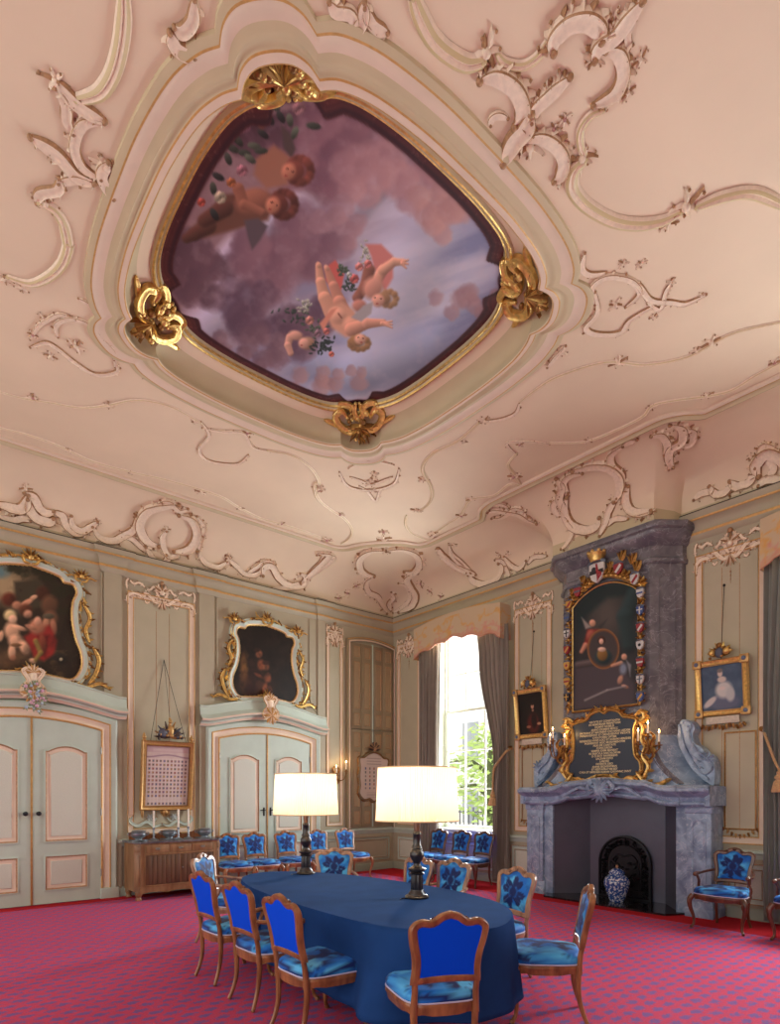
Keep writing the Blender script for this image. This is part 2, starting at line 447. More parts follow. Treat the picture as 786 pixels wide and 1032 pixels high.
# ================================================================ floor (patterned carpet)
def carpet_mat():
    m = mat('carpet_pattern', (200, 60, 85), 1, spec=.1); nt = m.node_tree; N = nt.nodes; Lk = nt.links; b = N['Principled BSDF']
    tc = N['Texture Coordinate']
    def math_(op, a, b_=None, c=None):
        n = N.new('ShaderNodeMath'); n.operation = op
        for i, q in enumerate((a, b_, c)):
            if q is None: continue
            if isinstance(q, (int, float)): n.inputs[i].default_value = q
            else: Lk.new(q, n.inputs[i])
        return n.outputs[0]
    def noise(scale, detail=3, vec=None):
        n = N.new('ShaderNodeTexNoise'); n.inputs['Scale'].default_value = scale; n.inputs['Detail'].default_value = detail
        Lk.new(vec or tc.outputs['Object'], n.inputs['Vector']); return n
    sp = N.new('ShaderNodeSeparateXYZ'); Lk.new(tc.outputs['Object'], sp.inputs[0])
    x, y = sp.outputs[0], sp.outputs[1]
    wob = noise(36, 4)
    cx = N.new('ShaderNodeSeparateColor'); Lk.new(wob.outputs['Color'], cx.inputs[0])
    S = .17
    row = math_('FLOOR', math_('DIVIDE', y, S*.62)); odd = math_('MULTIPLY', math_('FLOORED_MODULO', row, 2.0), .5)
    u = math_('SUBTRACT', math_('FRACT', math_('ADD', math_('DIVIDE', x, S), odd)), .5)
    v = math_('SUBTRACT', math_('FRACT', math_('DIVIDE', y, S*.62)), .5)
    u = math_('ADD', u, math_('MULTIPLY', math_('SUBTRACT', cx.outputs[0], .5), .85))
    v = math_('ADD', v, math_('MULTIPLY', math_('SUBTRACT', cx.outputs[1], .5), 1.0))
    d = math_('SQRT', math_('ADD', math_('POWER', math_('MULTIPLY', u, 1.0), 2.0), math_('POWER', math_('MULTIPLY', v, 1.15), 2.0)))
    fn_ = noise(75, 3); d = math_('ADD', d, math_('MULTIPLY', math_('SUBTRACT', fn_.outputs['Fac'], .5), .75))
    k = math_('SUBTRACT', 1.0, math_('SMOOTH_MIN', math_('MULTIPLY', d, 2.6), 1.0, .1)); k = math_('MULTIPLY', k, 5.0)
    kc = N.new('ShaderNodeClamp'); Lk.new(k, kc.inputs[0])
    fine = noise(160, 2); big = noise(1.3, 3)
    r = N.new('ShaderNodeValToRGB'); r.color_ramp.elements[0].color = lin((178, 50, 80))+(1,); r.color_ramp.elements[1].color = lin((210, 90, 120))+(1,)
    r.color_ramp.elements[0].position = .35; r.color_ramp.elements[1].position = .65; Lk.new(fine.outputs['Fac'], r.inputs['Fac'])
    mx = N.new('ShaderNodeMix'); mx.data_type = 'RGBA'; mx.inputs[7].default_value = lin((104, 94, 152))+(1,)
    Lk.new(r.outputs['Color'], mx.inputs[6]); Lk.new(math_('MULTIPLY', kc.outputs[0], .85), mx.inputs[0])
    Lk.new(mx.outputs[2], b.inputs['Base Color'])
    bp = N.new('ShaderNodeBump'); bp.inputs['Strength'].default_value = .3; bp.inputs['Distance'].default_value = .004
    Lk.new(fine.outputs['Fac'], bp.inputs['Height']); Lk.new(bp.outputs['Normal'], b.inputs['Normal'])
    return m
mb = MB(); mb.bb(-4, 9.1, -4.5, 10.3, -.08, 0)
floor = struct(mb.build('floor', carpet_mat()))
mb = MB()
M_border = mat('carpet_border_red', (176, 34, 44), 1, spec=.1, noise=.15, nscale=120)
mb.bb(-4, 8.6, 9.86, 10.12, 0.0005, .004); mb.bb(7.78, 8.1, -4, 9.86, .0005, .004)
mb.bb(8.1, 8.66, 5.8, 9.86, .0005, .004); mb.bb(8.1, 8.66, -4, 3.65, .0005, .004); mb.bb(8.1, 8.2, 3.65, 5.8, .0005, .004)
mb.build('carpet_border', M_border, floor)
# ================================================================ walls
mb = MB(); mb.bb(-4, 9.1, -4.7, -4.5, 0, HC); struct(mb.build('wall_back_unseen', M_wall))  # unseen wall behind the camera, added to cut sky fill from that side
mb = MB(); mb.bb(-4, 9.1, WA, WA+.2, 0, HC); wallL = struct(mb.build('wall_left', M_wall))
mb = MB()
WIN = [8.03, 1.55]
mb.bb(WB, WB+.45, 8.95, 10.2, 0, HC); mb.bb(WB, WB+.45, 5.76, 7.11, 0, HC)
mb.bb(WB, WB+.45, 3.68, 5.76, 1.62, HC); mb.bb(WB+.3, WB+.45, 3.68, 5.76, 0, 1.62)
mb.bb(WB, WB+.45, WIN[1]+.92, 3.68, 0, HC); mb.bb(WB, WB+.45, -4.5, WIN[1]-.92, 0, HC)
for w in WIN: mb.bb(WB, WB+.45, w-.92, w+.92, 0, .92); mb.bb(WB, WB+.45, w-.92, w+.92, 5.2, HC)
wallR = struct(mb.build('wall_right', M_wall))
# ================================================================ cove
def lerp(a, b, t): return tuple(x+(y-x)*t for x, y in zip(a, b))
TOP = []; BOT = []
def seg(t0, t1, b0, b1, n):
    for i in range(n): TOP.append(lerp(t0, t1, i/n)); BOT.append(lerp(b0, b1, i/n))
YB, XB = 10.16, 8.62
seg((-4, 9.12), (6.3, 9.12), (-4, YB), (7.3, YB), 20)
arc = catmull([(6.3, 9.12), (6.48, 9.02), (6.62, 8.72), (6.86, 8.4), (7.15, 8.16), (7.42, 8.05), (7.51, 7.9)], 4)
b_arc = [lerp((7.3, YB), (XB, YB), i/12) for i in range(12)]+[lerp((XB, YB), (XB, 8.85), i/12) for i in range(13)]
for a, b in zip(arc, b_arc): TOP.append(a); BOT.append(b)
seg((7.51, 7.88), (7.51, 6.66), (XB, 8.8), (XB, 5.87), 8)
i_j1 = len(TOP)
for a, b in zip(catmull([(7.51, 6.64), (7.44, 6.56), (7.3, 6.42), (7.22, 6.2), (7.21, 6.05)], 3),
                [lerp((XB, 5.85), (8.2, 5.66), i/12) for i in range(13)]): TOP.append(a); BOT.append(b)
seg((7.21, 6.0), (7.21, 3.52), (8.14, 5.62), (8.14, 3.98), 10)
for a, b in zip(catmull([(7.21, 3.5), (7.24, 3.36), (7.34, 3.2), (7.49, 3.06)], 3), [lerp((8.14, 3.96), (8.45, 3.82), i/9) for i in range(10)]): TOP.append(a); BOT.append(b)
i_g = len(TOP)
seg((7.51, 3.03), (7.51, -4), (XB, 3.8), (XB, -4), 12)
TOP.append((7.51, -4)); BOT.append((XB, -4))
ZB = 5.66
mb = MB(); rings = []
K = 12
for j in range(K+1):
    th = PI/2*j/K; a = 1-math.cos(th); s = math.sin(th)
    rings.append([(b[0]+(t[0]-b[0])*a, b[1]+(t[1]-b[1])*a, ZB+(HC-ZB)*s) for t, b in zip(TOP, BOT)])
mb.loft(rings, 0, False)
mb.loft([[(b[0], b[1], 5.5) for b in BOT], [(b[0], b[1], ZB) for b in BOT]], 1, False)
cove = mb
# ceiling plate with the recess
RCX, RCY = 3.33, 4.83
q = [(1.80, 0), (1.79, .45), (1.74, .85), (1.66, 1.08), (1.58, 1.20), (1.605, 1.30), (1.585, 1.41), (1.51, 1.51), (1.41, 1.585), (1.30, 1.605), (1.20, 1.58), (1.09, 1.67), (.85, 1.75), (.45, 1.8), (0, 1.81)]
def recess_outline():
    cusp = [4, 10]
    a = catmull(q[0:5], 5)[:-1]+catmull(q[4:11], 4)[:-1]+catmull(q[10:15], 5)
    Q = a[:-1]; R = [(-x, y) for x, y in a[::-1]][:-1]
    S = [(-x, -y) for x, y in a][:-1]; T = [(x, -y) for x, y in a[::-1]][:-1]
    return Q+R+S+T
LIP = recess_outline()
def rad_at(P, ang):
    d = (math.cos(ang), math.sin(ang)); best = None
    for i in range(len(P)):
        a = P[i]; b = P[(i+1) % len(P)]
        e = (b[0]-a[0], b[1]-a[1]); den = d[0]*e[1]-d[1]*e[0]
        if abs(den) < 1e-12: continue
        t = (a[0]*e[1]-a[1]*e[0])/den; s = (a[0]*d[1]-a[1]*d[0])/den
        if t > 0 and -1e-6 <= s <= 1+1e-6 and (best is None or t > best): best = t
    return best
OUTF = 1.165
def rim(f, c=(RCX, RCY)): return [(c[0]+x*f, c[1]+y*f) for x, y in LIP]
bnd = [(x-RCX, y-RCY) for x, y in TOP+[(-4, -4)]]
angs = sorted(set([round(math.atan2(y, x), 5) for x, y in bnd]+[round(math.atan2(y, x), 5) for x, y in LIP]))
mbc = MB()
inn = [(RCX+math.cos(a)*rad_at(LIP, a)*OUTF*.99, RCY+math.sin(a)*rad_at(LIP, a)*OUTF*.99) for a in angs]
out = [(RCX+math.cos(a)*rad_at(bnd, a), RCY+math.sin(a)*rad_at(bnd, a)) for a in angs]
mbc.loft([[(x, y, HC) for x, y in inn], [(x, y, HC) for x, y in out]], 0, True)
# moulded rim and well of the recess
prof = [(1.165, 6.30, 0), (1.162, 6.275, 1), (1.148, 6.265, 1), (1.137, 6.268, 1), (1.130, 6.266, 2), (1.123, 6.275, 3), (1.105, 6.288, 3), (1.08, 6.288, 3), (1.062, 6.275, 1), (1.05, 6.27, 1), (1.04, 6.284, 1), (1.026, 6.286, 1), (1.02, 6.275, 1), (1.014, 6.27, 2), (.998, 6.262, 3), (.992, 6.262, 3), (.986, 6.268, 2), (.984, 6.28, 0), (.998, 6.34, 1), (.998, 6.40, 1), (.975, 6.47, 1), (.935, 6.53, 1), (.89, 6.565, 0), (.875, 6.575, 0)]
mbc.loft([[(x, y, z) for x, y in rim(f)] for f, z, _ in prof], [p[2] for p in prof[1:]], True)
ceiling = struct(mbc.build('ceiling', [M_ceil, M_ceilgreen, M_goldline, M_pink], ang=50))
covo = cove.build('cove', [M_ceil, M_ceilgreen], ceiling, ang=50)
# gold framed moulding round the ceiling field
mb = MB()
sweep(mb, TOP, [(-.03, 0), (-.03, .03), (.0, .045), (.02, .03), (.03, .035), (.04, .025), (.075, .06), (.10, .055), (.115, .02), (.13, .03), (.14, .0)],
      fC(), False, [1, 1, 0, 2, 2, 0, 0, 0, 1, 1])
mb.build('ceiling_moulding', [M_ceilgreen, M_pink, M_goldline], ceiling)
# ================================================================ cornice on both walls
CP = [(0, 5.22), (.02, 5.24), (.05, 5.29), (.055, 5.305), (.055, 5.325), (.04, 5.335), (.045, 5.38), (.07, 5.43), (.12, 5.465), (.13, 5.47), (.135, 5.49), (.12, 5.50), (.14, 5.54), (.15, 5.57), (.15, 5.585), (.03, 5.59), (.03, 5.66)]
CM = [0, 0, 1, 1, 0, 0, 0, 0, 1, 1, 0, 0, 0, 2, 2, 0]
def cornice(path, name):
    mb = MB(); N = normals2(path, False)
    rings = [[(p[0]+n.x*o, p[1]+n.y*o, z) for p, n in zip(path, N)] for o, z in CP]
    mb.loft(rings, CM, False); return struct(mb.build(name, [M_wall, M_goldline, M_dark]))
def step(P0, P1, bays, d, wall):
    return 0
wp = [(-4, WA), (2.54, WA), (2.54, WA-.03), (2.87, WA-.03), (2.87, WA), (4.11, WA), (4.11, WA-.03), (4.45, WA-.03), (4.45, WA), (6.62, WA), (6.62, WA-.03), (6.8, WA-.03), (6.8, WA), (WB, WA), (WB, 5.83)][::-1]
cornice(wp, 'trim_1')
cornice([(WB, 3.78), (WB, -4)][::-1], 'trim_2')
# baseboards, dado rails
def board(name, path, prof, mats, mi=None):
    mb = MB(); N = normals2(path, False)
    mb.loft([[(p[0]+n.x*o, p[1]+n.y*o, z) for p, n in zip(path, N)] for o, z in prof], 0 if mi is None else mi, False)
    return struct(mb.build(name, mats))
BP = [(0.0, .0), (.035, 0), (.035, .13), (.02, .15), (0, .155)]
board('baseboard_left', [(4.28, WA), (2.78, WA)], BP, [M_pale]); board('baseboard_left', [(WB, WA), (6.72, WA)], BP, [M_green2])
board('baseboard_right', [(WB, 6.24), (WB, WA)], BP, [M_green2]); board('baseboard_right', [(WB, -4), (WB, 3.2)], BP, [M_green2])
RP = [(0, .8), (.02, .82), (.03, .86), (.055, .875), (.06, .9), (.055, .91), (.0, .925)]
RM = [0, 0, 0, 1, 0, 0]
board('trim_3', [(4.28, WA), (2.78, WA)], RP, [M_pale, M_pale], RM); board('trim_4', [(WB, 6.24), (WB, WA), (6.72, WA)], RP, [M_pale, M_pale], RM)
board('trim_5', [(WB, -4), (WB, 3.2)], RP, [M_pale, M_pale], RM)
# ---------------------------------------------------------------- panelled fields
PANP = [(0, 0), (.0, .022), (.012, .026), (.016, .02), (.03, .012), (.075, .012), (.09, .02), (.098, .024), (.105, .014), (.12, .004)]
PANM = [0, 2, 2, 1, 1, 1, 2, 2, 0]
def panel(W, u0, u1, z0, z1, parent, name='panel', mats=None, rise=0, sh=0, w=1.0, field=None, arch=None):
    path = archrect(u0, u1, z0, z1, rise, 12, sh) if rise else rect(u0, u1, z0, z1)
    mb = MB(); sweep(mb, path, [(o*w, h*w**.5) for o, h in PANP], W, True, PANM)
    N = normals2(path if area2(path) > 0 else path[::-1], True); P = path if area2(path) > 0 else path[::-1]
    inner = [(p[0]+n.x*.12*w, p[1]+n.y*.12*w) for p, n in zip(P, N)]
    mb.add([W(x, y, .004) for x, y in inner], [tuple(range(len(inner)))], 3)
    return mb.build(name, mats or [M_wall, M_pink, M_goldline, M_field], parent)
A, B = fA(), fB()
# pilaster strips on the left wall
mb = MB()
for u0, u1 in ((2.57, 2.84), (4.14, 4.42), (6.62, 6.8)):
    mb.bb(u0, u1, WA-.03, WA+.01, 0, 5.24)
mb.build('pilaster_strip', M_wall, wallL)
pL = [panel(A, 2.93, 4.06, .99, 5.0, wallL, w=1.0), panel(A, 6.84, 7.25, 1.0, 5.02, wallL, w=.7), panel(A, 7.45, 8.55, .2, .74, wallL, name='dado_panel', mats=[M_green2, M_green2, M_gbrown, M_wall], w=.8), panel(A, 6.84, 7.25, .2, .74, wallL, name='dado_panel', mats=[M_green2, M_green2, M_gbrown, M_wall], w=.6)]
panel(B, 9.28, 10.05, .99, 5.0, wallR); panel(B, 5.99, 6.78, .99, 5.0, wallR); panel(B, 2.72, 3.62, .99, 5.0, wallR)
DM = [M_pale, M_pale, M_gbrown, M_palefield]
panel(B, 9.3, 10.05, .2, .74, wallR, name='dado_panel', mats=DM, w=.8); panel(B, 6.25, 6.85, .2, .74, wallR, name='dado_panel', mats=DM, w=.8)
panel(B, 2.7, 3.18, .2, .74, wallR, name='dado_panel', mats=DM, w=.8)
for w in WIN: panel(B, w-.8, w+.8, .2, .74, wallR, name='dado_panel', mats=DM, w=.8)
# board joints in the big fields
mb = MB()
for u in (3.4, 3.62): mb.bb(u-.004, u+.004, WA-.006, WA-.002, 1.2, 4.75)
mb.build('board_joint', M_gbrown, wallL)
mb = MB()
for u in (6.4, 6.2, 3.27, 3.05): mb.bb(WB-.006, WB-.002, u-.004, u+.004, 1.2, 4.75)
mb.build('board_joint', M_gbrown, wallR)
# lower inner gilt frames on the right wall panels
for (u0, u1) in ((6.15, 6.62), (2.84, 3.24)):
    mb = MB(); sweep(mb, rect(u0, u1, 1.18, 2.5), [(0, 0), (0, .016), (.012, .02), (.024, .016), (.024, 0)], B, True, [0, 1, 1, 0]); mb.build('gilt_frame_moulding', [M_palefield, M_gold2], wallR)
    mb = MB()
    for k in range(9):
        t = k/8; u = u0+(u1-u0)*t; z = 1.2-.09*math.sin(PI*t)
        leaf(mb, Vector(B(u, z, .015)), Vector((-1, 0, 0)), Vector((0, (t-.5), -1)), .05, .016, k % 2, .014); mb.ball(B(u, z, .02), .018, k % 2, 6)
    mb.build('carved_garland', [M_gold2, M_giltwood], wallR)
# crests carved at the head of each panel
def crest(W, uc, hw, z, h, parent, mats=None, drop=True):
    mats = mats or [M_stucco, M_gbrown]; mb = MB()
    O = Vector(W(0, 0, 0)); nrm = (Vector(W(0, 0, 1))-O).normalized()
    def P(u, v): return (Vector(W(uc+u*hw, z+v*h, .012)), nrm)
    def st(pts, w, nl=0, side=0, pf='scroll'):
        P3 = [P(*p) for p in catmull(pts, 6)]
        relief(mb, [a for a, b in P3], [b for a, b in P3], w*h, w*h*.55, (0, 1), (.3, .3), (1, 1), pf)
        L = len(P3)
        for k in range(nl):
            i = 1+int((k+.5)/nl*(L-3)); t = (P3[i+1][0]-P3[i-1][0]).normalized(); s = t.cross(nrm)
            for sg in ((side,) if side else (1, -1)):
                leaf(mb, P3[i][0]+s*sg*w*h*.6, nrm, s*sg+t*.5, w*h*1.7, w*h*.4, k % 2, w*h*.5, random.uniform(-.4, .4))
    for s in (1, -1):
        st([(0, .1), (s*.16, -.02), (s*.30, .12), (s*.42, .30), (s*.56, .34)], .085, 5)
        st([(s*.98, -.35), (s*.99, -.02), (s*.86, .18), (s*.68, .2), (s*.55, .05)], .08, 5)
        st([(s*.5, .62), (s*.66, .78), (s*.82, .68), (s*.93, .82)], .06, 4)
        st([(s*.08, .6), (s*.24, .74), (s*.34, .56), (s*.46, .5)], .06, 3)
        st([(s*.08, .95), (s*.16, .6), (s*.12, .35), (s*.02, .15)], .07, 4)
        st([(s*1.0, .35), (s*1.02, .7), (s*.95, .9)], .045, 2)
        st([(s*.36, -.02), (s*.44, -.14), (s*.5, -.02)], .04, 2)
    for k in range(7):
        a = PI*(k/6)
        leaf(mb, P(0, .55)[0], nrm, Vector(W(math.cos(a), math.sin(a), 0))-O, h*.42, h*.07, k % 2, h*.09)
    mb.ball(P(0, .5)[0]+nrm*h*.05, h*.12, 0, 8); mb.ball(P(0, 1.0)[0]+nrm*h*.03, h*.1, 1, 8)
    for k in range(5): leaf(mb, P(0, .1)[0], nrm, Vector(W((k-2)*.3, -1, 0))-O, h*.45, h*.05, k % 2, h*.07)
    if drop:
        for k in range(3): mb.ball(P(0, -.55-.14*k)[0], h*.035*(1-.2*k), 1, 6)
        mb.tube([P(0, -.4)[0], P(0, -1.0)[0]], h*.008, 5, 1)
    return mb.build('carved_crest', mats, parent, ang=60)
crest(A, 3.49, .56, 4.9, .34, wallL, drop=False); crest(A, 7.045, .2, 4.85, .36, wallL, drop=False)
crest(B, 9.66, .38, 4.78, .38, wallR); crest(B, 6.38, .40, 4.86, .34, wallR); crest(B, 3.16, .45, 4.86, .36, wallR)
# ================================================================ double doors with hoods
M_metal = mat('dull_steel', (150, 148, 140), .35, metal=.8)
def door(xc, idx, knobs):
    root = thing('door_%d' % idx, '', '', (xc, WA, 0)); del root['label']; del root['category']; root['kind'] = 'structure'
    hw = .95
    top = lambda u: 2.66+.13*(1-(u/hw)**2)
    for s in (-1, 1):
        lf = MB(); y0, y1 = WA-.02, WA-.065
        P = [(s*.006, 0.01), (s*hw, .01)]+[(s*(hw-(hw-.006)*k/8), top(hw-(hw-.006)*k/8)) for k in range(9)]
        P = [(xc+a, b) for a, b in P]
        lf.prism(P, lambda a, b: (a, y0, b), lambda a, b: (a, y1, b))
        # opened up with raised panels
        f = fA(.065)
        lo = [(0, 0), (0, .018), (.02, .024), (.032, .012), (.04, .006), (.085, .006), (.092, .014), (.10, .018)]
        mi = [0, 0, 2, 2, 1, 1, 3]
        for (z0, z1, r) in ((.93, 2.33, .08), (.20, .74, 0)):
            a, b = sorted((xc+s*.16, xc+s*.77))
            path = archrect(a, b, z0, z1, r, 12, .05) if r else rect(a, b, z0, z1)
            sweep(lf, path, lo, f, True, mi)
            PP = path if area2(path) > 0 else path[::-1]; N = normals2(PP, True)
            inn = [(p[0]+n.x*.10, p[1]+n.y*.10) for p, n in zip(PP, N)]
            lf.add([f(u, v, .018) for u, v in inn], [tuple(range(len(inn)))], 3)
        leafo = lf.build('door_leaf', [M_pale, M_pink, M_gbrown, M_palefield], root)
        h = MB()
        if knobs == 'knob':
            h.lathe([(.028, 0), (.028, .008), (.012, .012), (.01, .04), (.03, .055), (.034, .07), (.02, .085), (0, .088)], (xc+s*.085, WA-.065, 1.37), 14, 0, (0, -1, 0))
            h.build('door_knob', M_iron, leafo)
        else:
            h.box((xc+s*.07, WA-.07, 1.33), (.03, .012, .16), 0, 0, .003); h.tube([(xc+s*.07, WA-.07, 1.36), (xc+s*.07, WA-.12, 1.36), (xc+s*.12, WA-.13, 1.365), (xc+s*.17, WA-.12, 1.355)], .01, 8)
            h.build('door_handle', M_iron, leafo)
        for z in (.42, 1.38, 2.35):
            g = MB(); g.lathe([(.012, -.045), (.012, .045)], (xc+s*(hw+.005), WA-.075, z), 8); g.ball((xc+s*(hw+.005), WA-.075, z+.05), .012); g.ball((xc+s*(hw+.005), WA-.075, z-.05), .012)
            g.build('hinge', M_metal, root)
    g = MB(); g.bb(xc-.014, xc+.014, WA-.08, WA-.06, .01, 2.79, 0, .004); g.build('meeting_strip', M_giltwood, root)
    # architrave
    mb = MB()
    path = [(xc-hw, .0)]+[(xc+u, top(min(hw, abs(u)))+.0) for u in [(-hw+2*hw*k/20) for k in range(21)]]+[(xc+hw, 0)]
    prof = [(0, .03), (0, .075), (.015, .085), (.03, .075), (.06, .05), (.10, .055), (.125, .08), (.14, .085), (.15, .07), (.165, .075), (.22, .085), (.25, .06), (.25, 0)]
    sweep(mb, path, [(o, h) for o, h in prof], fA(), False, [0, 2, 2, 1, 1, 1, 2, 2, 3, 0, 0, 0])
    mb.build('architrave', [M_pale, M_pink, M_goldline, M_pale], root)
    for s in (-1, 1):
        g = MB(); g.bb(xc+s*(hw-.005), xc+s*(hw+.27), WA-.1, WA, 0, .17, 0, .01); g.build('plinth_block', M_pale, root)
    # curved hood cornice
    mb = MB()
    us = [-1.33+2.66*k/40 for k in range(41)]
    def hz(u):
        a = abs(u)
        return 2.90+.0 if a > 1.2 else 2.90+.20*math.cos(a/1.2*PI/2)**1.2
    hp = [(xc+u, hz(u)) for u in us]
    prof = [(-.03, 0), (-.03, .09), (-.01, .10), (.01, .13), (.03, .135), (.045, .15), (.055, .2), (.075, .215), (.09, .21), (.095, .19), (.12, .17), (.16, .12), (.30, .095), (.31, .11), (.33, .11), (.335, .0)]
    sweep(mb, hp, prof, fA(), False, [0, 1, 1, 0, 3, 0, 1, 1, 0, 0, 0, 0, 2, 0, 0])
    mb.build('hood_cornice', [M_pale, M_pink, M_palefield, M_green2], root)
    # little ears at the ends
    for s in (-1, 1):
        g = MB(); pts = [(s*1.3, 3.2), (s*1.24, 3.28), (s*1.12, 3.36), (s*1.02, 3.5), (s*.98, 3.75), (s*.98, 4.4), (s*.98, 5.2)]
        P = [Vector((xc+u, WA-.008, z)) for u, z in catmull(pts, 6)]
        g.tube(P, .016, 6); g.build('side_moulding', M_wall, root)
    return root
def keystone(root, xc, flowers):
    mb = MB(); z0 = 3.02; n = Vector((0, -1, 0)); sf = lambda u, v: (Vector((xc+u, WA-.2, z0+v)), n)
    mb.ball((xc, WA-.2, z0+.12), .11, 0, 12, (.8, .5, 1.2)); mb.ball((xc, WA-.19, z0+.34), .09, 0, 12, (.8, .5, 1.3))
    for s in (1, -1):
        P = [sf(*p) for p in catmull([(s*.02, .5), (s*.13, .44), (s*.06, .3), (s*.13, .2), (s*.14, .1), (s*.08, .08)], 5)]
        relief(mb, [a for a, b in P], [b for a, b in P], .03, .035, (0, 1))
    M = [M_stucco, M_goldline]
    if flowers:
        M += [mat('porcelain_pink', (214, 170, 190), .4), mat('porcelain_blue', (170, 186, 204), .4), mat('leaf_grey_green', (140, 150, 120), .5)]
        for k in range(26):
            a = random.random()*6.28; r = random.uniform(.03, .17); c = Vector((xc+r*math.cos(a)*.9, WA-.23-random.random()*.04, z0+.05+r*math.sin(a)*1.3))
            mb.ball(c, random.uniform(.016, .032), 2+k % 2, 8)
            for j in range(3): leaf(mb, c, n, Vector((math.cos(a+j), 0, math.sin(a+j))), .06, .015, 4, .01)
    for k in range(14):
        a = 2*PI*k/14; leaf(mb, Vector((xc, WA-.22, z0+.12)), n, Vector((math.cos(a), 0, math.sin(a)*1.2)), .17, .035, k % 2, .05)
    for k in range(10):
        a = PI*k/9; leaf(mb, Vector((xc, WA-.2, z0+.42)), n, Vector((math.cos(a), 0, math.sin(a))), .13, .025, k % 2, .03)
    return mb.build('keystone_carving', M, root, ang=60)
D1 = door(1.565, 1, 'knob'); keystone(D1, 1.565, True)
D2 = door(5.45, 2, 'lever'); keystone(D2, 5.45, False)
# ================================================================ tall folding shutter doors in the corner
root = thing('door_3', '', '', (8.0, WA, 0)); del root['label']; del root['category']; root['kind'] = 'structure'
u0, u1, z0, z1 = 7.44, 8.6, .96, 4.9
wd = (u1-u0-.02)/4
for k in range(4):
    a = u0+k*(wd)+(.02 if k > 1 else 0)
    for (za, zb, nm) in ((z0, 3.05, 'lower_leaf'), (3.07, z1, 'upper_leaf')):
        mb = MB(); mb.bb(a+.004, a+wd-.004, WA-.05, WA-.01, za, zb, 0, .004)
        rows = [(.06, .35), (.43, 1.62), (1.70, zb-za-.06)] if nm == 'lower_leaf' else [(.06, .34), (.42, 1.44), (1.52, zb-za-.06)]
        for r0, r1 in rows:
            p = rect(a+.055, a+wd-.055, za+r0, za+r1)
            sweep(mb, p, [(0, 0), (0, .012), (.012, .014), (.02, .004), (.03, .004), (.045, .012)], fA(.05), True, [0, 0, 1, 1, 2])
            mb.add([fA(.05)(x, y, .012) for x, y in rect(a+.1, a+wd-.1, za+r0+.045, za+r1-.045)], [(0, 1, 2, 3)], 2)
        mb.build(nm, [M_shut, M_gbrown, M_shutf], root)
mb = MB(); mb.bb(8.005, 8.035, WA-.065, WA-.02, z0, z1+.03, 0, .005); mb.build('meeting_strip', M_pale, root)
mb = MB()
path = [(u0-.02, z0-.04)]+[(u0-.02+(u1-u0+.04)*k/16, z1+.08*(1-(k/8-1)**2)) for k in range(17)]+[(u1+.02, z0-.04)]
sweep(mb, path, [(0, .0), (0, .06), (.02, .07), (.035, .05), (.06, .05), (.075, .065), (.085, .06), (.09, 0)], fA(), False, [0, 1, 1, 0, 2, 0, 0])
mb.build('architrave', [M_shut, M_pink, M_goldline], root)
# ================================================================ stucco on ceiling and cove
def bvh(mb):
    return BVHTree.FromPolygons([Vector(v) for v in mb.v], mb.f)
EYE = Vector((0, 0, H0))
_cb = bvh(cove); _ce = bvh(mbc)
def s_cove(px, py):
    d = ray(px, py).normalized(); h = _cb.ray_cast(EYE, d)
    if h[0] is None: return None
    n = h[1]; n = -n if n.dot(d) > 0 else n
    return h[0]+n*.002, n
def s_ceil(px, py):
    x, y = onz(px, py, HC); return Vector((x, y, HC-.002)), Vector((0, 0, -1))
def s_any(px, py):
    d = ray(px, py).normalized(); a = _cb.ray_cast(EYE, d); b = _ce.ray_cast(EYE, d)
    if a[0] is None and b[0] is None: return None
    h = a if (b[0] is None or (a[0] is not None and a[3] < b[3])) else b
    n = h[1]; n = -n if n.dot(d) > 0 else n
    return h[0]+n*.002, n
SM = [M_stucco, M_gbrown, M_greenline, M_goldline]
def zz(ox, oy, sc, L): return [(ox+a/sc, oy+b/sc) for a, b in L]
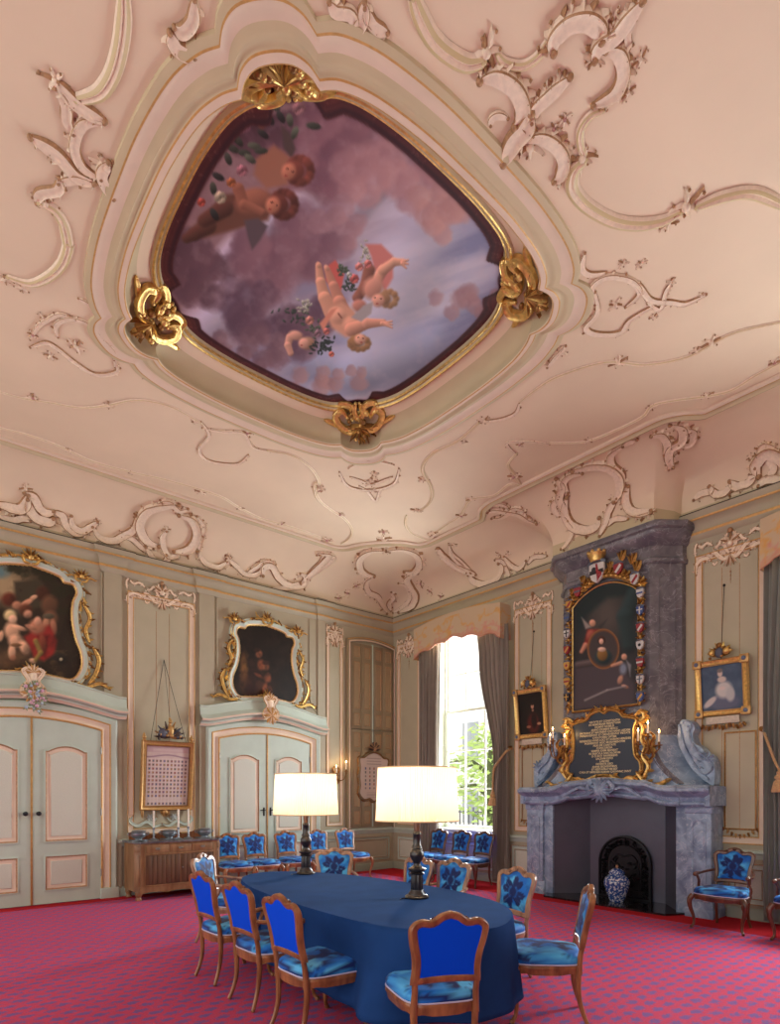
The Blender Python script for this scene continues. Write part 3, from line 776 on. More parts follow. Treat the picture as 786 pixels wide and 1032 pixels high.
# long moulded ribs on the flat: (points, half width)
r1 = lambda L: zz(0, 0, 1.965, L); r2 = lambda L: zz(386, 0, 1.965, L); r3 = lambda L: zz(0, 240, 1.965, L); r4 = lambda L: zz(386, 240, 1.965, L)
r8 = lambda L: zz(450, 0, 3.144, L); r5 = lambda L: zz(200, 480, 3.275, L); rc = lambda L: zz(420, 460, 4.367, L); rk = lambda L: zz(310, 520, 4.9125, L); rd = lambda L: zz(540, 400, 4.9125, L)
ribs = [
 (r1([(245, -20), (245, 30), (238, 90), (222, 145), (195, 182), (150, 195)]), .05),
 (r1([(75, 400), (105, 412), (125, 440), (134, 480), (135, 515)])[:-1]+r3([(136, 10), (125, 45), (100, 72), (60, 88), (15, 75)]), .045),
 (r2([(60, -10), (72, 25), (95, 70), (125, 100), (165, 122), (200, 118)]), .055),
 (r8([(160, 165), (185, 195), (240, 205), (290, 175), (320, 125)]), .03),
 (r8([(500, 345), (455, 365), (425, 410), (425, 460), (440, 490)]), .03),
 (r8([(440, 500), (405, 535), (398, 590), (440, 645), (520, 692), (600, 707), (680, 697), (742, 668)]), .055),
 (r2([(620, 408), (675, 387), (735, 380), (800, 408)]), .05),
 (r3([(-10, 300), (40, 315), (100, 325), (160, 335), (215, 330), (270, 320), (330, 330), (380, 355), (402, 368)]), .022),
 (r3([(530, 420), (580, 430), (618, 458), (632, 485)])+r5([(385, 20), (385, 50), (400, 80), (440, 112), (480, 138), (505, 172), (500, 200), (470, 222)]), .03),
 (r3([(-10, 372), (60, 390), (120, 412), (180, 440), (260, 462), (330, 478)])+r5([(60, 60), (130, 100), (200, 135), (270, 155), (350, 180), (430, 212)]), .028),
 (r4([(270, 325), (305, 298), (350, 272), (440, 245), (520, 250), (600, 235), (645, 212), (700, 185), (800, 163)]), .025),
 (r4([(190, 365), (150, 400), (100, 425), (78, 455), (92, 485)])+rc([(62, 130), (68, 170), (50, 210), (10, 242)]), .03),
 (rk([(490, -5), (485, 40), (510, 80), (560, 105), (605, 122)]), .03),
 (r4([(800, 238), (740, 270), (690, 300), (640, 312), (580, 320), (535, 330), (515, 352), (460, 380), (400, 402), (330, 405)]), .028),
 (r4([(265, 425), (248, 448), (262, 470), (272, 490)])+rc([(410, 120), (340, 170), (245, 185), (212, 225), (190, 262), (130, 300), (72, 342)]), .028),
]
for pts, w in ribs:
    mb = MB(); P, N = path3(pts, s_ceil, 6)
    P = [p for p in P]
    relief(mb, P, N, w, w*.7, (0, 2), (.6, .6), (.8, .8), 'rib')
    mb.build('stucco_rib', [M_stucco, M_gbrown, M_greenline], ceiling, ang=60)
# C and S scrolls on the flat: (pts, half width, leaves, side)
flat = [
 (r8([(340, 160), (343, 115), (385, 68), (445, 55), (485, 85), (492, 122)]), .075, 8, 0),
 (r8([(105, 250), (155, 235), (212, 268), (240, 325), (236, 370), (215, 395)]), .075, 8, 0),
 (r8([(180, 512), (212, 440), (248, 400), (268, 350)]), .085, 3, 0),
 (r8([(272, 380), (285, 335), (320, 300), (350, 272), (392, 238)]), .065, 7, 0),
 (r8([(245, 440), (300, 430), (350, 460), (371, 505), (360, 550), (340, 570)]), .065, 8, 0),
 (r8([(140, 395), (145, 372), (165, 362), (195, 372)]), .035, 0, 0),
 (r8([(505, 155), (545, 165), (560, 225), (532, 290), (465, 328)]), .06, 7, 0),
 (r8([(470, 185), (485, 140), (535, 105), (578, 50), (622, -5)]), .07, 5, 0),
 (r8([(600, 60), (575, 100), (580, 150)]), .03, 0, 0),
 (r8([(270, 345), (255, 400), (235, 455)]), .05, 2, 0),
 (r1([(112, 158), (140, 190), (172, 215), (208, 236)]), .06, 5, 0),
 (r1([(110, 170), (130, 205), (132, 235), (145, 262)]), .05, 3, 0),
 (r1([(60, 268), (110, 298), (150, 342), (188, 358)]), .065, 4, 0),
 (r1([(206, 240), (165, 242), (148, 285), (162, 325), (200, 352)]), .05, 4, 0),
 (r1([(215, 318), (202, 345), (225, 390)]), .06, 3, 0),
 (r1([(72, 400), (80, 380), (115, 372), (118, 350)]), .05, 4, 0),
 (r1([(115, 360), (150, 352), (185, 362)]), .05, 4, 0),
 (r1([(385, -5), (382, 35), (362, 58), (345, 50)]), .05, 2, 0),
 (r1([(336, 60), (352, 90), (385, 108)]), .06, 2, 0),
 (r1([(652, 0), (665, 18), (695, 25), (705, 60)]), .05, 2, 0),
 (r1([(722, 0), (718, 35), (700, 62)]), .05, 2, 0),
 (r1([(722, 12), (740, 45), (768, 62)]), .045, 3, 0),
 (r3([(155, 118), (178, 132), (188, 150)]), .03, 2, 0),
 (r3([(115, 195), (112, 170), (140, 158), (180, 172), (205, 205)]), .035, 6, 0),
 (r3([(60, 215), (90, 205), (112, 215), (150, 245), (190, 268), (232, 262), (226, 240)]), .035, 8, 0),
 (r3([(60, 200), (75, 175), (95, 160), (120, 150), (150, 160)]), .03, 7, 0),
 (r3([(205, 200), (225, 225), (228, 255)]), .03, 4, 0),
 (r3([(398, 362), (415, 390), (395, 418), (415, 440), (470, 446), (492, 428)]), .03, 8, 0),
 (r3([(400, 375), (440, 382), (482, 385), (500, 412), (535, 422)]), .03, 8, 0),
 (r4([(400, 28), (395, 58), (412, 70), (442, 66)]), .035, 3, 0),
 (r4([(420, 130), (415, 95), (445, 75), (490, 82), (508, 108), (480, 135)]), .04, 5, 0),
 (r4([(420, 105), (425, 145), (402, 175), (425, 188), (470, 185), (490, 160), (540, 130)]), .04, 8, 0),
 (r4([(470, 72), (505, 90), (530, 120), (570, 125), (600, 128), (640, 110)]), .035, 8, 0),
 (r4([(520, 120), (548, 140), (560, 105), (572, 85)]), .03, 5, 0),
 (r4([(325, 255), (345, 230), (362, 212)]), .04, 4, 0),
 (r4([(270, 325), (262, 345), (230, 358), (190, 362)]), .03, 5, 0),
 (r4([(265, 428), (245, 405), (290, 402), (330, 408)]), .028, 4, 0),
 (r5([(500, 0), (535, 12), (570, 25), (610, 12), (640, 0)]), .03, 7, 0),
 (r5([(530, 30), (560, 50), (585, 80), (600, 45), (620, 38)]), .03, 6, 0),
 (r3([(672, 462), (690, 490), (735, 498), (780, 485), (790, 455)]), .035, 7, 0),
 (r3([(690, 455), (730, 440), (780, 448)]), .03, 5, 0),
]
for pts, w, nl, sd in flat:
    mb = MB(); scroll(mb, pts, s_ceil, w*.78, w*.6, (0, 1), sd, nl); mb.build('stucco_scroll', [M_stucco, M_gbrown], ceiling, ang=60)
# clusters of leaves where ribs join
M_rose = mat('stucco_rose', (190, 140, 132), .5); 
spr = [(r1([(110, 158)])[0], .09), (r1([(212, 330)])[0], .1), (r1([(90, 400)])[0], .09), (r2([(205, 100)])[0], .11), (r2([(395, 310)])[0], .1), (r2([(600, 405)])[0], .13), (r2([(565, 440)])[0], .07), (r8([(470, 180)])[0], .07), (r8([(515, 110)])[0], .08), (r8([(525, 70)])[0], .07), (r8([(340, 405)])[0], .05), (r8([(375, 375)])[0], .05), (r8([(265, 460)])[0], .11), (r8([(575, 290)])[0], .05), (r8([(615, 185)])[0], .05),
 (r3([(65, 315)])[0], .07), (r3([(215, 330)])[0], .07), (r3([(385, 362)])[0], .05), (r3([(490, 385)])[0], .07), (r3([(632, 498)])[0], .09), (r3([(138, 420)])[0], .06), (r3([(260, 463)])[0], .06), (r3([(65, 190)])[0], .06), (r3([(100, 232)])[0], .06), (r3([(85, 155)])[0], .05), (r3([(150, 212)])[0], .09), (r3([(40, 95)])[0], .07), (r3([(8, 80)])[0], .06), (r3([(290, 275)])[0], .06), (r3([(730, 485)])[0], .09), (r3([(740, 465)])[0], .07),
 (r4([(465, 245)])[0], .09), (r4([(650, 205)])[0], .09), (r4([(620, 222)])[0], .06), (r4([(510, 50)])[0], .05), (r4([(475, 50)])[0], .05), (r4([(570, 85)])[0], .05), (r4([(630, 112)])[0], .04), (r4([(535, 155)])[0], .05), (r4([(460, 130)])[0], .07), (r4([(775, 245)])[0], .07), (r4([(640, 310)])[0], .07), (r4([(405, 400)])[0], .07), (r4([(270, 408)])[0], .06), (r4([(265, 470)])[0], .08), (r4([(200, 360)])[0], .08), (r4([(160, 402)])[0], .05), (r4([(530, 335)])[0], .07), (r4([(350, 225)])[0], .08),
 (r5([(10, 50)])[0], .09), (r5([(135, 105)])[0], .07), (r5([(275, 155)])[0], .07), (r5([(425, 210)])[0], .09), (r5([(395, 38)])[0], .1), (r5([(467, 125)])[0], .08), (r5([(575, 45)])[0], .08), (r5([(610, 205)])[0], .13), (r5([(715, 110)])[0], .08), (r5([(740, 10)])[0], .08), (r5([(575, 10)])[0], .09),
 (rk([(95, 115)])[0], .1), (rk([(625, 85)])[0], .12), (rk([(375, 75)])[0], .1), (rc([(240, 185)])[0], .09), (rc([(195, 258)])[0], .09), (rc([(72, 345)])[0], .1), (rc([(425, 85)])[0], .1), (rc([(8, 235)])[0], .08)]
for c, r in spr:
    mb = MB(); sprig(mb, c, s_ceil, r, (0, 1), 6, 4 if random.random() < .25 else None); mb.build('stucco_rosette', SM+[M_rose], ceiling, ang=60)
# cove work
a_ = lambda L: zz(0, 480, 3.275, L)
c5 = lambda L: zz(560, 400, 3.478, L)
h8 = lambda L: zz(480, 500, 5.614, L)
cv = [
 (a_([(-10, 88), (45, 108), (78, 100), (92, 60)]), .07, 5, 0), (a_([(80, 55), (110, 65), (128, 100), (150, 120), (178, 115)]), .06, 7, 0),
 (a_([(90, 75), (100, 115), (120, 140), (160, 152), (175, 140)]), .07, 3, 0), (a_([(-10, 132), (40, 148), (75, 142), (100, 150)]), .045, 2, 0),
 (a_([(175, 115), (205, 130), (215, 160), (245, 190), (285, 188)]), .055, 4, 0), (a_([(235, 130), (240, 165), (270, 182), (300, 165), (322, 150)]), .05, 6, 0),
 (a_([(305, 168), (330, 205), (370, 215), (405, 197), (440, 172), (450, 130)]), .055, 2, 0),
 (a_([(590, 90), (540, 95), (485, 112), (460, 160), (480, 210), (522, 232)]), .075, 6, 0), (a_([(590, 125), (632, 140), (648, 190), (622, 240), (572, 250)]), .075, 6, 0),
 (a_([(480, 235), (510, 285), (545, 288), (548, 262)]), .06, 4, 0), (a_([(450, 118), (455, 180), (475, 225), (505, 240)]), .04, 5, 0),
 (a_([(520, 92), (555, 80), (590, 110), (620, 105)]), .05, 6, 0), (a_([(650, 130), (672, 165), (660, 215), (655, 250)]), .04, 6, 0),
 (a_([(655, 245), (672, 285), (710, 300), (745, 290), (752, 262)]), .045, 5, 0), (a_([(600, 255), (560, 268), (540, 240), (535, 200), (550, 180)]), .05, 4, 0),
 (a_([(400, 200), (430, 205), (470, 240), (505, 262)]), .04, 3, 0),
 (r5([(-5, 250), (20, 285), (60, 302), (92, 282)]), .05, 3, 0), (r5([(92, 270), (120, 292), (150, 322), (188, 325), (212, 302)]), .045, 6, 0),
 (r5([(160, 320), (190, 300), (220, 280), (255, 290)]), .04, 6, 0), (r5([(212, 330), (215, 300), (240, 295), (262, 335), (298, 362), (335, 350)]), .065, 4, 0),
 (r5([(335, 355), (375, 315), (415, 275), (430, 255), (400, 255)]), .065, 3, 0), (r5([(335, 320), (350, 330), (345, 360), (290, 370), (240, 370)]), .05, 2, 0),
 (rk([(390, 168), (310, 170), (262, 205), (262, 255), (290, 282), (330, 292)]), .07, 7, 0), (rk([(330, 298), (292, 325), (300, 372), (345, 398), (368, 440), (390, 485)]), .06, 7, 0),
 (rk([(390, 168), (470, 160), (535, 185), (552, 235), (525, 272), (478, 272)]), .07, 7, 0), (rk([(545, 278), (495, 305), (515, 350), (540, 395), (520, 450), (455, 478)]), .075, 6, 0),
 (rk([(450, 330), (490, 345), (510, 400), (480, 445), (420, 480)]), .05, 3, 0), (rk([(415, 375), (428, 400), (400, 430), (410, 470)]), .05, 5, 0),
 (rk([(45, 190), (60, 180), (110, 190), (125, 205), (60, 260), (-5, 310)]), .05, 3, 0), (rk([(80, 185), (60, 225), (10, 270)]), .03, 0, 0),
 (rk([(650, 155), (670, 190), (720, 235), (790, 280)]), .06, 4, 0), (rk([(700, 140), (712, 190), (760, 240), (800, 265)]), .035, 0, 0),
 (rc([(90, 400), (130, 440), (180, 480), (240, 510), (262, 520)]), .055, 4, 0), (rc([(140, 380), (155, 420), (200, 460), (245, 505)]), .03, 0, 0),
 (rc([(240, 510), (250, 545), (300, 565), (360, 540), (380, 490), (362, 470)]), .065, 5, 0), (rc([(345, 455), (380, 460), (400, 500), (412, 532)]), .045, 4, 0),
 (rc([(385, 440), (420, 480), (455, 495), (482, 460)]), .045, 4, 0), (rc([(490, 475), (515, 445), (545, 440), (575, 438)]), .04, 4, 0),
 (rc([(310, 240), (350, 232), (400, 240), (450, 250), (490, 275), (530, 292)]), .06, 9, 0), (rc([(330, 270), (380, 262), (430, 225), (480, 240)]), .045, 8, 0), (rc([(330, 215), (370, 205), (410, 225)]), .04, 4, 0),
 (rd([(180, 360), (230, 345), (300, 335), (370, 350), (415, 400), (415, 470), (390, 520)]), .07, 6, 0), (rd([(100, 400), (130, 440), (120, 500), (150, 560), (165, 610)]), .06, 8, 0),
 (rd([(230, 375), (170, 385), (140, 420), (160, 470)]), .05, 5, 0), (rd([(430, 240), (375, 280), (380, 330), (425, 375), (440, 420)]), .05, 3, 0), (rd([(500, 205), (460, 215), (430, 240)]), .05, 4, 0),
 (rd([(460, 440), (450, 500), (470, 560), (520, 580), (575, 575)]), .06, 5, 0), (rd([(110, 500), (90, 540), (120, 590)]), .05, 4, 0),
 (c5([(40, 350), (35, 400), (60, 450), (110, 470), (150, 455), (155, 425)]), .07, 3, 0), (c5([(15, 345), (5, 390), (40, 440), (60, 480), (40, 520), (20, 535)]), .045, 5, 0),
 (c5([(215, 355), (190, 400), (180, 440), (155, 490)]), .05, 4, 0), (c5([(180, 455), (210, 430), (255, 430)]), .04, 3, 0), (c5([(245, 310), (250, 370), (275, 405), (335, 400)]), .055, 4, 0),
 (c5([(335, 135), (370, 130), (390, 165), (380, 200)]), .05, 6, 0), (c5([(400, 95), (440, 105), (440, 150), (400, 180), (395, 220), (410, 245)]), .055, 9, 0), (c5([(450, 110), (480, 120), (470, 160), (430, 165)]), .045, 6, 0), (c5([(395, 255), (402, 225), (430, 195)]), .035, 3, 0),
 (c5([(485, 362), (510, 340), (545, 330), (540, 312)]), .045, 3, 0), (c5([(538, 315), (565, 342), (600, 335), (612, 300)]), .05, 3, 0), (c5([(610, 295), (640, 315), (685, 295), (700, 250)]), .055, 4, 0),
 (c5([(715, 280), (705, 240), (740, 200), (785, 215), (800, 250)]), .07, 7, 0), (c5([(735, 210), (760, 235), (765, 260), (740, 280)]), .05, 4, 0), (c5([(712, 315), (740, 295), (800, 292)]), .05, 2, 0), (c5([(715, 200), (730, 170), (775, 185)]), .04, 4, 0),
]
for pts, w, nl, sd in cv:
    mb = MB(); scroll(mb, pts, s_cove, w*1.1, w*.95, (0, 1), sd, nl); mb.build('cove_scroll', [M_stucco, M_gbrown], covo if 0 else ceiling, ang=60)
cs = [(rk([(240, 345)])[0], .09), (rk([(195, 382)])[0], .09), (rk([(150, 408)])[0], .09), (rk([(560, 335)])[0], .09), (rk([(605, 372)])[0], .09), (rk([(660, 400)])[0], .09), (rk([(390, 175)])[0], .11), (rk([(240, 235)])[0], .06), (rk([(575, 240)])[0], .06),
      (a_([(585, 108)])[0], .1), (a_([(405, 195)])[0], .09), (a_([(85, 40)])[0], .08), (a_([(670, 160)])[0], .07), (a_([(320, 150)])[0], .06), (a_([(550, 175)])[0], .07), (a_([(755, 262)])[0], .07), (r5([(330, 325)])[0], .07), (r5([(440, 265)])[0], .07), (r5([(95, 265)])[0], .07),
      (c5([(725, 172)])[0], .06), (c5([(685, 212)])[0], .06), (c5([(760, 215)])[0], .09), (c5([(410, 100)])[0], .09), (c5([(200, 360)])[0], .07), (c5([(340, 402)])[0], .06), (rd([(150, 480)])[0], .07), (rd([(425, 380)])[0], .08), (rc([(360, 430)])[0], .06), (rc([(400, 425)])[0], .06), (rc([(530, 292)])[0], .06), (rc([(165, 388)])[0], .07)]
for i, (c, r) in enumerate(cs):
    mb = MB(); sprig(mb, c, s_cove, r, (0, 1), 6, 4 if i < 6 else None); mb.build('cove_rosette', SM+[M_rose], ceiling, ang=60)
# ================================================================ ceiling painting
M_oil = vcmat('oil_paint', .55, .3)
M_oil2 = vcmat('oil_paint_matte', .7, .2)
PZ = 6.62
def paint_ceiling(X, Y, U, V):
    p = Paint(X, Y, (150, 118, 124))
    wx = X+26*(fbm(X/40, Y/40, 71, 3)-.5)*2; wy = Y+26*(fbm(X/40+9, Y/40+5, 72, 3)-.5)*2
    # bright open sky towards the lower right, raked by streaks
    g = np.clip(((wx-300)*.62+(wy-190)*.5)/120, 0, 1); p.mix(g, (166, 166, 194))
    st = fbm((X*.35+Y*1.0)/22, (X-Y*.35)/110, 41, 4)
    p.mix(np.clip((st-.5)*4, 0, .8)*g, (206, 200, 214)); p.mix(np.clip((.48-st)*4, 0, .8)*g, (126, 132, 168))
    p.limb([(405, 120), (372, 190), (330, 236), (298, 214), (262, 228), (240, 262), (237, 300), (205, 330)], 9, 20, (196, 188, 212), 22, .85)
    p.limb([(300, 362), (360, 376), (430, 350)], 12, 22, (160, 164, 192), 20, .8)
    p.limb([(420, 240), (400, 280), (380, 350)], 34, 30, (200, 196, 214), 40, .5)
    def puff(x, y, r, c, d, n, s, sx=1.0):      # a cloud built of overlapping billows, lit from the right
        rs = np.random.RandomState(s)
        for k in range(n):
            a = rs.rand()*6.28; q = rs.rand()**.6; cx, cy = x+math.cos(a)*r*q*sx, y+math.sin(a)*r*q*.75; rr = r*rs.uniform(.28, .5)
            t = np.clip(.5+.5*((X-cx)/rr*.75+(Y-cy)/rr*.3), 0, 1)[..., None]
            dd = np.hypot(X-cx, Y-cy)/rr+.5*(fbm(X/rr*1.6+k, Y/rr*1.6, s+k, 3)-.5)
            kk = (np.clip((1-dd)/.35, 0, 1)*.72)[..., None]; p.c = p.c*(1-kk)+(np.array(d, float)*(1-t)+np.array(c, float)*t)*kk
    puff(330, 150, 62, (168, 122, 132), (104, 70, 86), 26, 3); puff(395, 175, 50, (208, 160, 158), (146, 106, 118), 20, 4); puff(440, 212, 36, (214, 168, 160), (164, 120, 122), 14, 5)
    puff(365, 110, 34, (150, 108, 122), (100, 68, 84), 10, 6, 1.4); puff(200, 275, 44, (122, 90, 100), (82, 58, 72), 22, 7); puff(290, 262, 56, (158, 118, 128), (110, 78, 94), 26, 8)
    puff(285, 325, 44, (124, 92, 106), (84, 62, 80), 20, 9, 1.3); puff(250, 352, 28, (140, 106, 114), (100, 74, 88), 12, 10, 1.6); puff(330, 385, 22, (196, 152, 146), (140, 108, 116), 12, 11, 2.2)
    puff(466, 302, 24, (186, 146, 146), (146, 112, 122), 10, 12, 1.6); puff(250, 130, 40, (104, 72, 84), (70, 46, 58), 14, 13); puff(345, 225, 28, (186, 146, 150), (140, 106, 118), 10, 14)
    p.mix(np.clip((fbm(X/9, Y/9, 31, 3)-.5)*.5, 0, .2), (214, 190, 196))
    sk, sk2 = (212, 156, 130), (140, 90, 76)
    dk, dk2 = (150, 96, 78), (96, 60, 52)
    # shadowed pair at the upper left with wings, roses and leaves
    p.poly([(205, 218), (226, 196), (262, 192), (280, 200), (270, 222), (236, 232), (205, 240), (190, 234)], (110, 72, 60), 5)
    p.limb([(210, 228), (196, 236), (188, 240)], 8, 5, dk2, 3); p.limb([(226, 210), (206, 222)], 9, 7, dk2, 3)
    p.poly([(246, 222), (260, 220), (270, 228), (262, 242), (254, 252), (250, 240)], (92, 78, 84), 3)
    p.blob(256, 203, 22, 16, dk, -12, .35); p.limb([(240, 190), (246, 206), (264, 214)], 6, 4, dk, 2)
    p.poly([(258, 160), (276, 146), (292, 158), (290, 186), (268, 190), (256, 176)], (160, 108, 88), 5)
    p.poly([(283, 126), (292, 134), (298, 150), (294, 160), (286, 150)], (84, 68, 66), 3)
    for (x, y, hx, hc) in ((298, 172, -1, (122, 66, 56)), (282, 206, -1, (104, 56, 48))):
        for k in range(14):
            a = k/14*6.28; p.blob(x+4+math.cos(a)*11, y+math.sin(a)*12, 6, 6, tuple(c*(.8+.35*((k*7) % 5)/5) for c in hc), 0, .5)
        p.blob(x, y, 12, 13, hc, 0, .4); p.blob(x-7, y+1, 9, 11, (188, 122, 98), 12, .4); p.blob(x-8, y-2, 2.2, 1.3, (70, 36, 34), 0, .6); p.blob(x-3, y+1, 1.6, 1.2, (70, 36, 34), 0, .6); p.blob(x-10, y+5, 2.2, 1.4, (150, 62, 56), 0, .6)
    rs = np.random.RandomState(5)
    for (x, y, a, s) in ((276, 108, 20, 1), (283, 118, 60, 1), (292, 121, 80, 1), (297, 134, 110, 1), (316, 127, 10, 1.1), (284, 100, 100, 1), (235, 150, 30, 1), (246, 154, 10, 1), (256, 147, 10, 1), (263, 152, 0, 1), (252, 160, 40, 1), (230, 160, 70, 1), (215, 190, 80, 1), (216, 216, 60, 1), (220, 178, 30, 1), (240, 142, 50, 1), (232, 138, 40, 1), (272, 120, 60, 1), (265, 135, 40, 1)):
        p.blob(x, y, 8*s, 4*s, [(62, 66, 58), (48, 48, 48), (84, 90, 76)][rs.randint(3)], a, .3)
    def rose(x, y, r, c):
        for k in range(7): a = k*.9; p.blob(x+math.cos(a)*r*.5, y+math.sin(a)*r*.5, r*.62, r*.55, tuple(v*(.8+.4*(k % 3)/2) for v in c), a*57, .4)
        p.blob(x, y, r*.4, r*.4, tuple(v*.62 for v in c), 0, .6)
    rose(244, 124, 11, (168, 116, 134)); rose(244, 172, 6, (170, 112, 124)); rose(222, 199, 6.5, (186, 170, 146)); rose(203, 204, 4.5, (190, 88, 74)); rose(301, 109, 7, (168, 122, 128)); rose(233, 184, 5, (176, 104, 66))
    p.blob(265, 114, 8, 18, (170, 92, 66), 5, .3); p.blob(262, 114, 2, 15, (206, 140, 90), 5, .6); p.blob(268, 114, 2, 14, (120, 50, 46), 5, .6)
    # falling pair in the light
    p.poly([(330, 268), (338, 262), (347, 276), (344, 292), (336, 296), (328, 282)], (204, 100, 92), 2)
    p.poly([(368, 246), (384, 246), (396, 258), (396, 280), (388, 294), (378, 276), (374, 258)], (204, 126, 118), 3)
    p.limb([(378, 284), (386, 272), (397, 264), (406, 264)], 6, 3.4, sk, 2); p.limb([(405, 264), (411, 262)], 1.6, 1, sk, 1.2); p.limb([(405, 265), (411, 266)], 1.6, 1, sk, 1.2); p.limb([(405, 266), (409, 270)], 1.6, 1, sk, 1.2)
    p.limb([(372, 272), (368, 288), (360, 300)], 6, 5, sk2, 2); p.blob(376, 290, 12, 15, (200, 142, 122), 30, .4); p.blob(362, 308, 9, 8, (186, 126, 110), 0, .4)
    for k in range(9): a = k*.7; p.blob(392+math.cos(a)*7, 301+math.sin(a)*7, 4.5, 4.5, (156, 118, 84), 0, .5)
    p.blob(387, 301, 9, 8, (150, 112, 80), 0, .4); p.blob(381, 303, 8, 8, (214, 156, 134), 0, .4); p.blob(380, 306, 1.8, 1.1, (150, 60, 56), 0, .6); p.blob(384, 301, 1.4, .9, (80, 46, 42), 0, .6); p.blob(378, 300, 1.4, .9, (80, 46, 42), 0, .6)
    p.limb([(321, 268), (323, 284), (327, 300), (334, 314)], 3.2, 8, sk, 1.5); p.limb([(330, 272), (336, 288), (342, 304), (346, 316)], 3.2, 8, (196, 138, 116), 1.5); p.blob(321, 267, 3, 4, sk, -20, .4); p.blob(329, 270, 3, 4, sk, -30, .4)
    p.poly([(326, 312), (344, 304), (356, 312), (366, 326), (362, 340), (348, 340), (334, 330)], sk, 4); p.blob(340, 318, 11, 10, (220, 164, 138), 30, .5); p.blob(355, 328, 12, 10, (208, 150, 126), 30, .5); p.limb([(341, 316), (344, 320)], .8, .8, (140, 84, 70), 1)
    p.limb([(354, 332), (370, 326), (386, 325)], 7, 3.6, (204, 146, 122), 1.5)
    for dy in (-2, 0, 2): p.limb([(385, 326), (395, 327+dy*1.6)], 1.8, .9, sk, 1.2)
    p.poly([(322, 326), (334, 312), (340, 310), (332, 322), (326, 334)], (216, 142, 118), 2); p.poly([(354, 320), (366, 308), (376, 304), (374, 316), (364, 324)], (168, 158, 158), 2)
    for k in range(11): a = k*.57; p.blob(362+math.cos(a)*9, 346+math.sin(a)*6, 4.4, 4.2, (150, 110, 74), 0, .5)
    p.blob(360, 344, 9, 7, (150, 110, 76), 0, .4); p.blob(363, 342, 7, 6.4, (218, 160, 136), 0, .4); p.blob(364, 345, 1.8, 1, (150, 62, 56), 0, .6); p.blob(361, 340, 1.3, .9, (80, 46, 42), 0, .6); p.blob(366, 341, 1.3, .9, (80, 46, 42), 0, .6)
    p.limb([(292, 340), (290, 348), (293, 356)], 4, 3, (206, 154, 134), 1.5); p.blob(298, 338, 9, 6, (206, 154, 134), 10, .4); p.blob(310, 346, 9, 8, (168, 128, 104), 0, .4); p.blob(306, 346, 6.5, 6.5, (216, 162, 142), 0, .4); p.blob(304, 348, 1.6, .9, (150, 62, 56), 0, .6)
    C_ = [(298, 318, 12, 6), (316, 330, 9, 6), (330, 346, 7, 6), (368, 256, 5, 7), (352, 286, 6, 5), (345, 272, 4, 4), (322, 350, 8, 5), (308, 308, 6, 4)]
    for k in range(190):
        c = C_[k % 8]; x, y = c[0]+rs.randn()*c[2]*.6, c[1]+rs.randn()*c[3]*.8
        p.blob(x, y, 2.8, 1.3, [(58, 70, 62), (78, 90, 74), (46, 54, 52), (166, 164, 148)][k % 4], rs.rand()*180, .5)
    for (x, y, r, c) in ((362, 269, 4.5, (214, 136, 126)), (371, 266, 4.2, (206, 120, 112)), (357, 281, 5, (196, 100, 94)), (312, 323, 4.6, (196, 132, 118)), (329, 334, 3.5, (196, 112, 104)), (334, 357, 3, (210, 114, 94)), (320, 336, 3.6, (140, 106, 118)), (352, 277, 3, (186, 186, 176))): rose(x, y, r, c)
    # painted marble surround
    ang = np.arctan2(V-RCY, U-RCX); tab = np.array([rad_at(LIP, a) for a in np.linspace(-PI, PI, 721)])
    R = np.interp(ang, np.linspace(-PI, PI, 721), tab); f = np.hypot(U-RCX, V-RCY)/R
    corner = np.abs(np.sin(2*ang)) > .95
    dev = np.abs(np.degrees(ang) % 90-45); w = .772-np.where(dev < 13, .022*np.abs(np.cos(dev/13*PI*1.5)), 0)
    k = np.clip((f-w)/.006+.5, 0, 1)
    vein = fbm(X/12+5, Y/12+8, 77, 4); vv = np.exp(-((vein-.5)/.02)**2)
    p.mix(k, (88, 40, 42)); p.mix(k*np.clip((vein-.4)*2, 0, 1)*.5, (116, 60, 56)); p.mix(k*vv*.35, (170, 112, 104))
    k2 = np.exp(-((f-w-.014)/.014)**2); p.mix(k2*.8, (48, 22, 34)); p.mix(np.exp(-((f-w-.04)/.006)**2)*.5, (60, 26, 34))
    return p.lin()
t = thing('ceiling_painting', 'painted sky with tumbling cherubs and rose garlands in the ceiling recess', 'painting', (RCX, RCY, PZ))
ins = inpoly(rim(.868))
canvas('canvas', lambda u, v, h: (u, v, PZ-h), RCX-1.65, RCX+1.65, RCY-1.68, RCY+1.68, 300, 300, paint_ceiling, M_oil, t, ins)
mb = MB()
prof = [(.876, 6.575), (.866, 6.55), (.858, 6.545), (.852, 6.56), (.848, 6.58), (.842, 6.57), (.836, 6.57), (.832, 6.59), (.828, 6.62)]
mb.loft([[(x, y, z) for x, y in rim(f)] for f, z in prof], [0, 1, 1, 0, 0, 1, 1, 0], True)
mb.build('frame', [M_ceilgreen, M_gold], t)
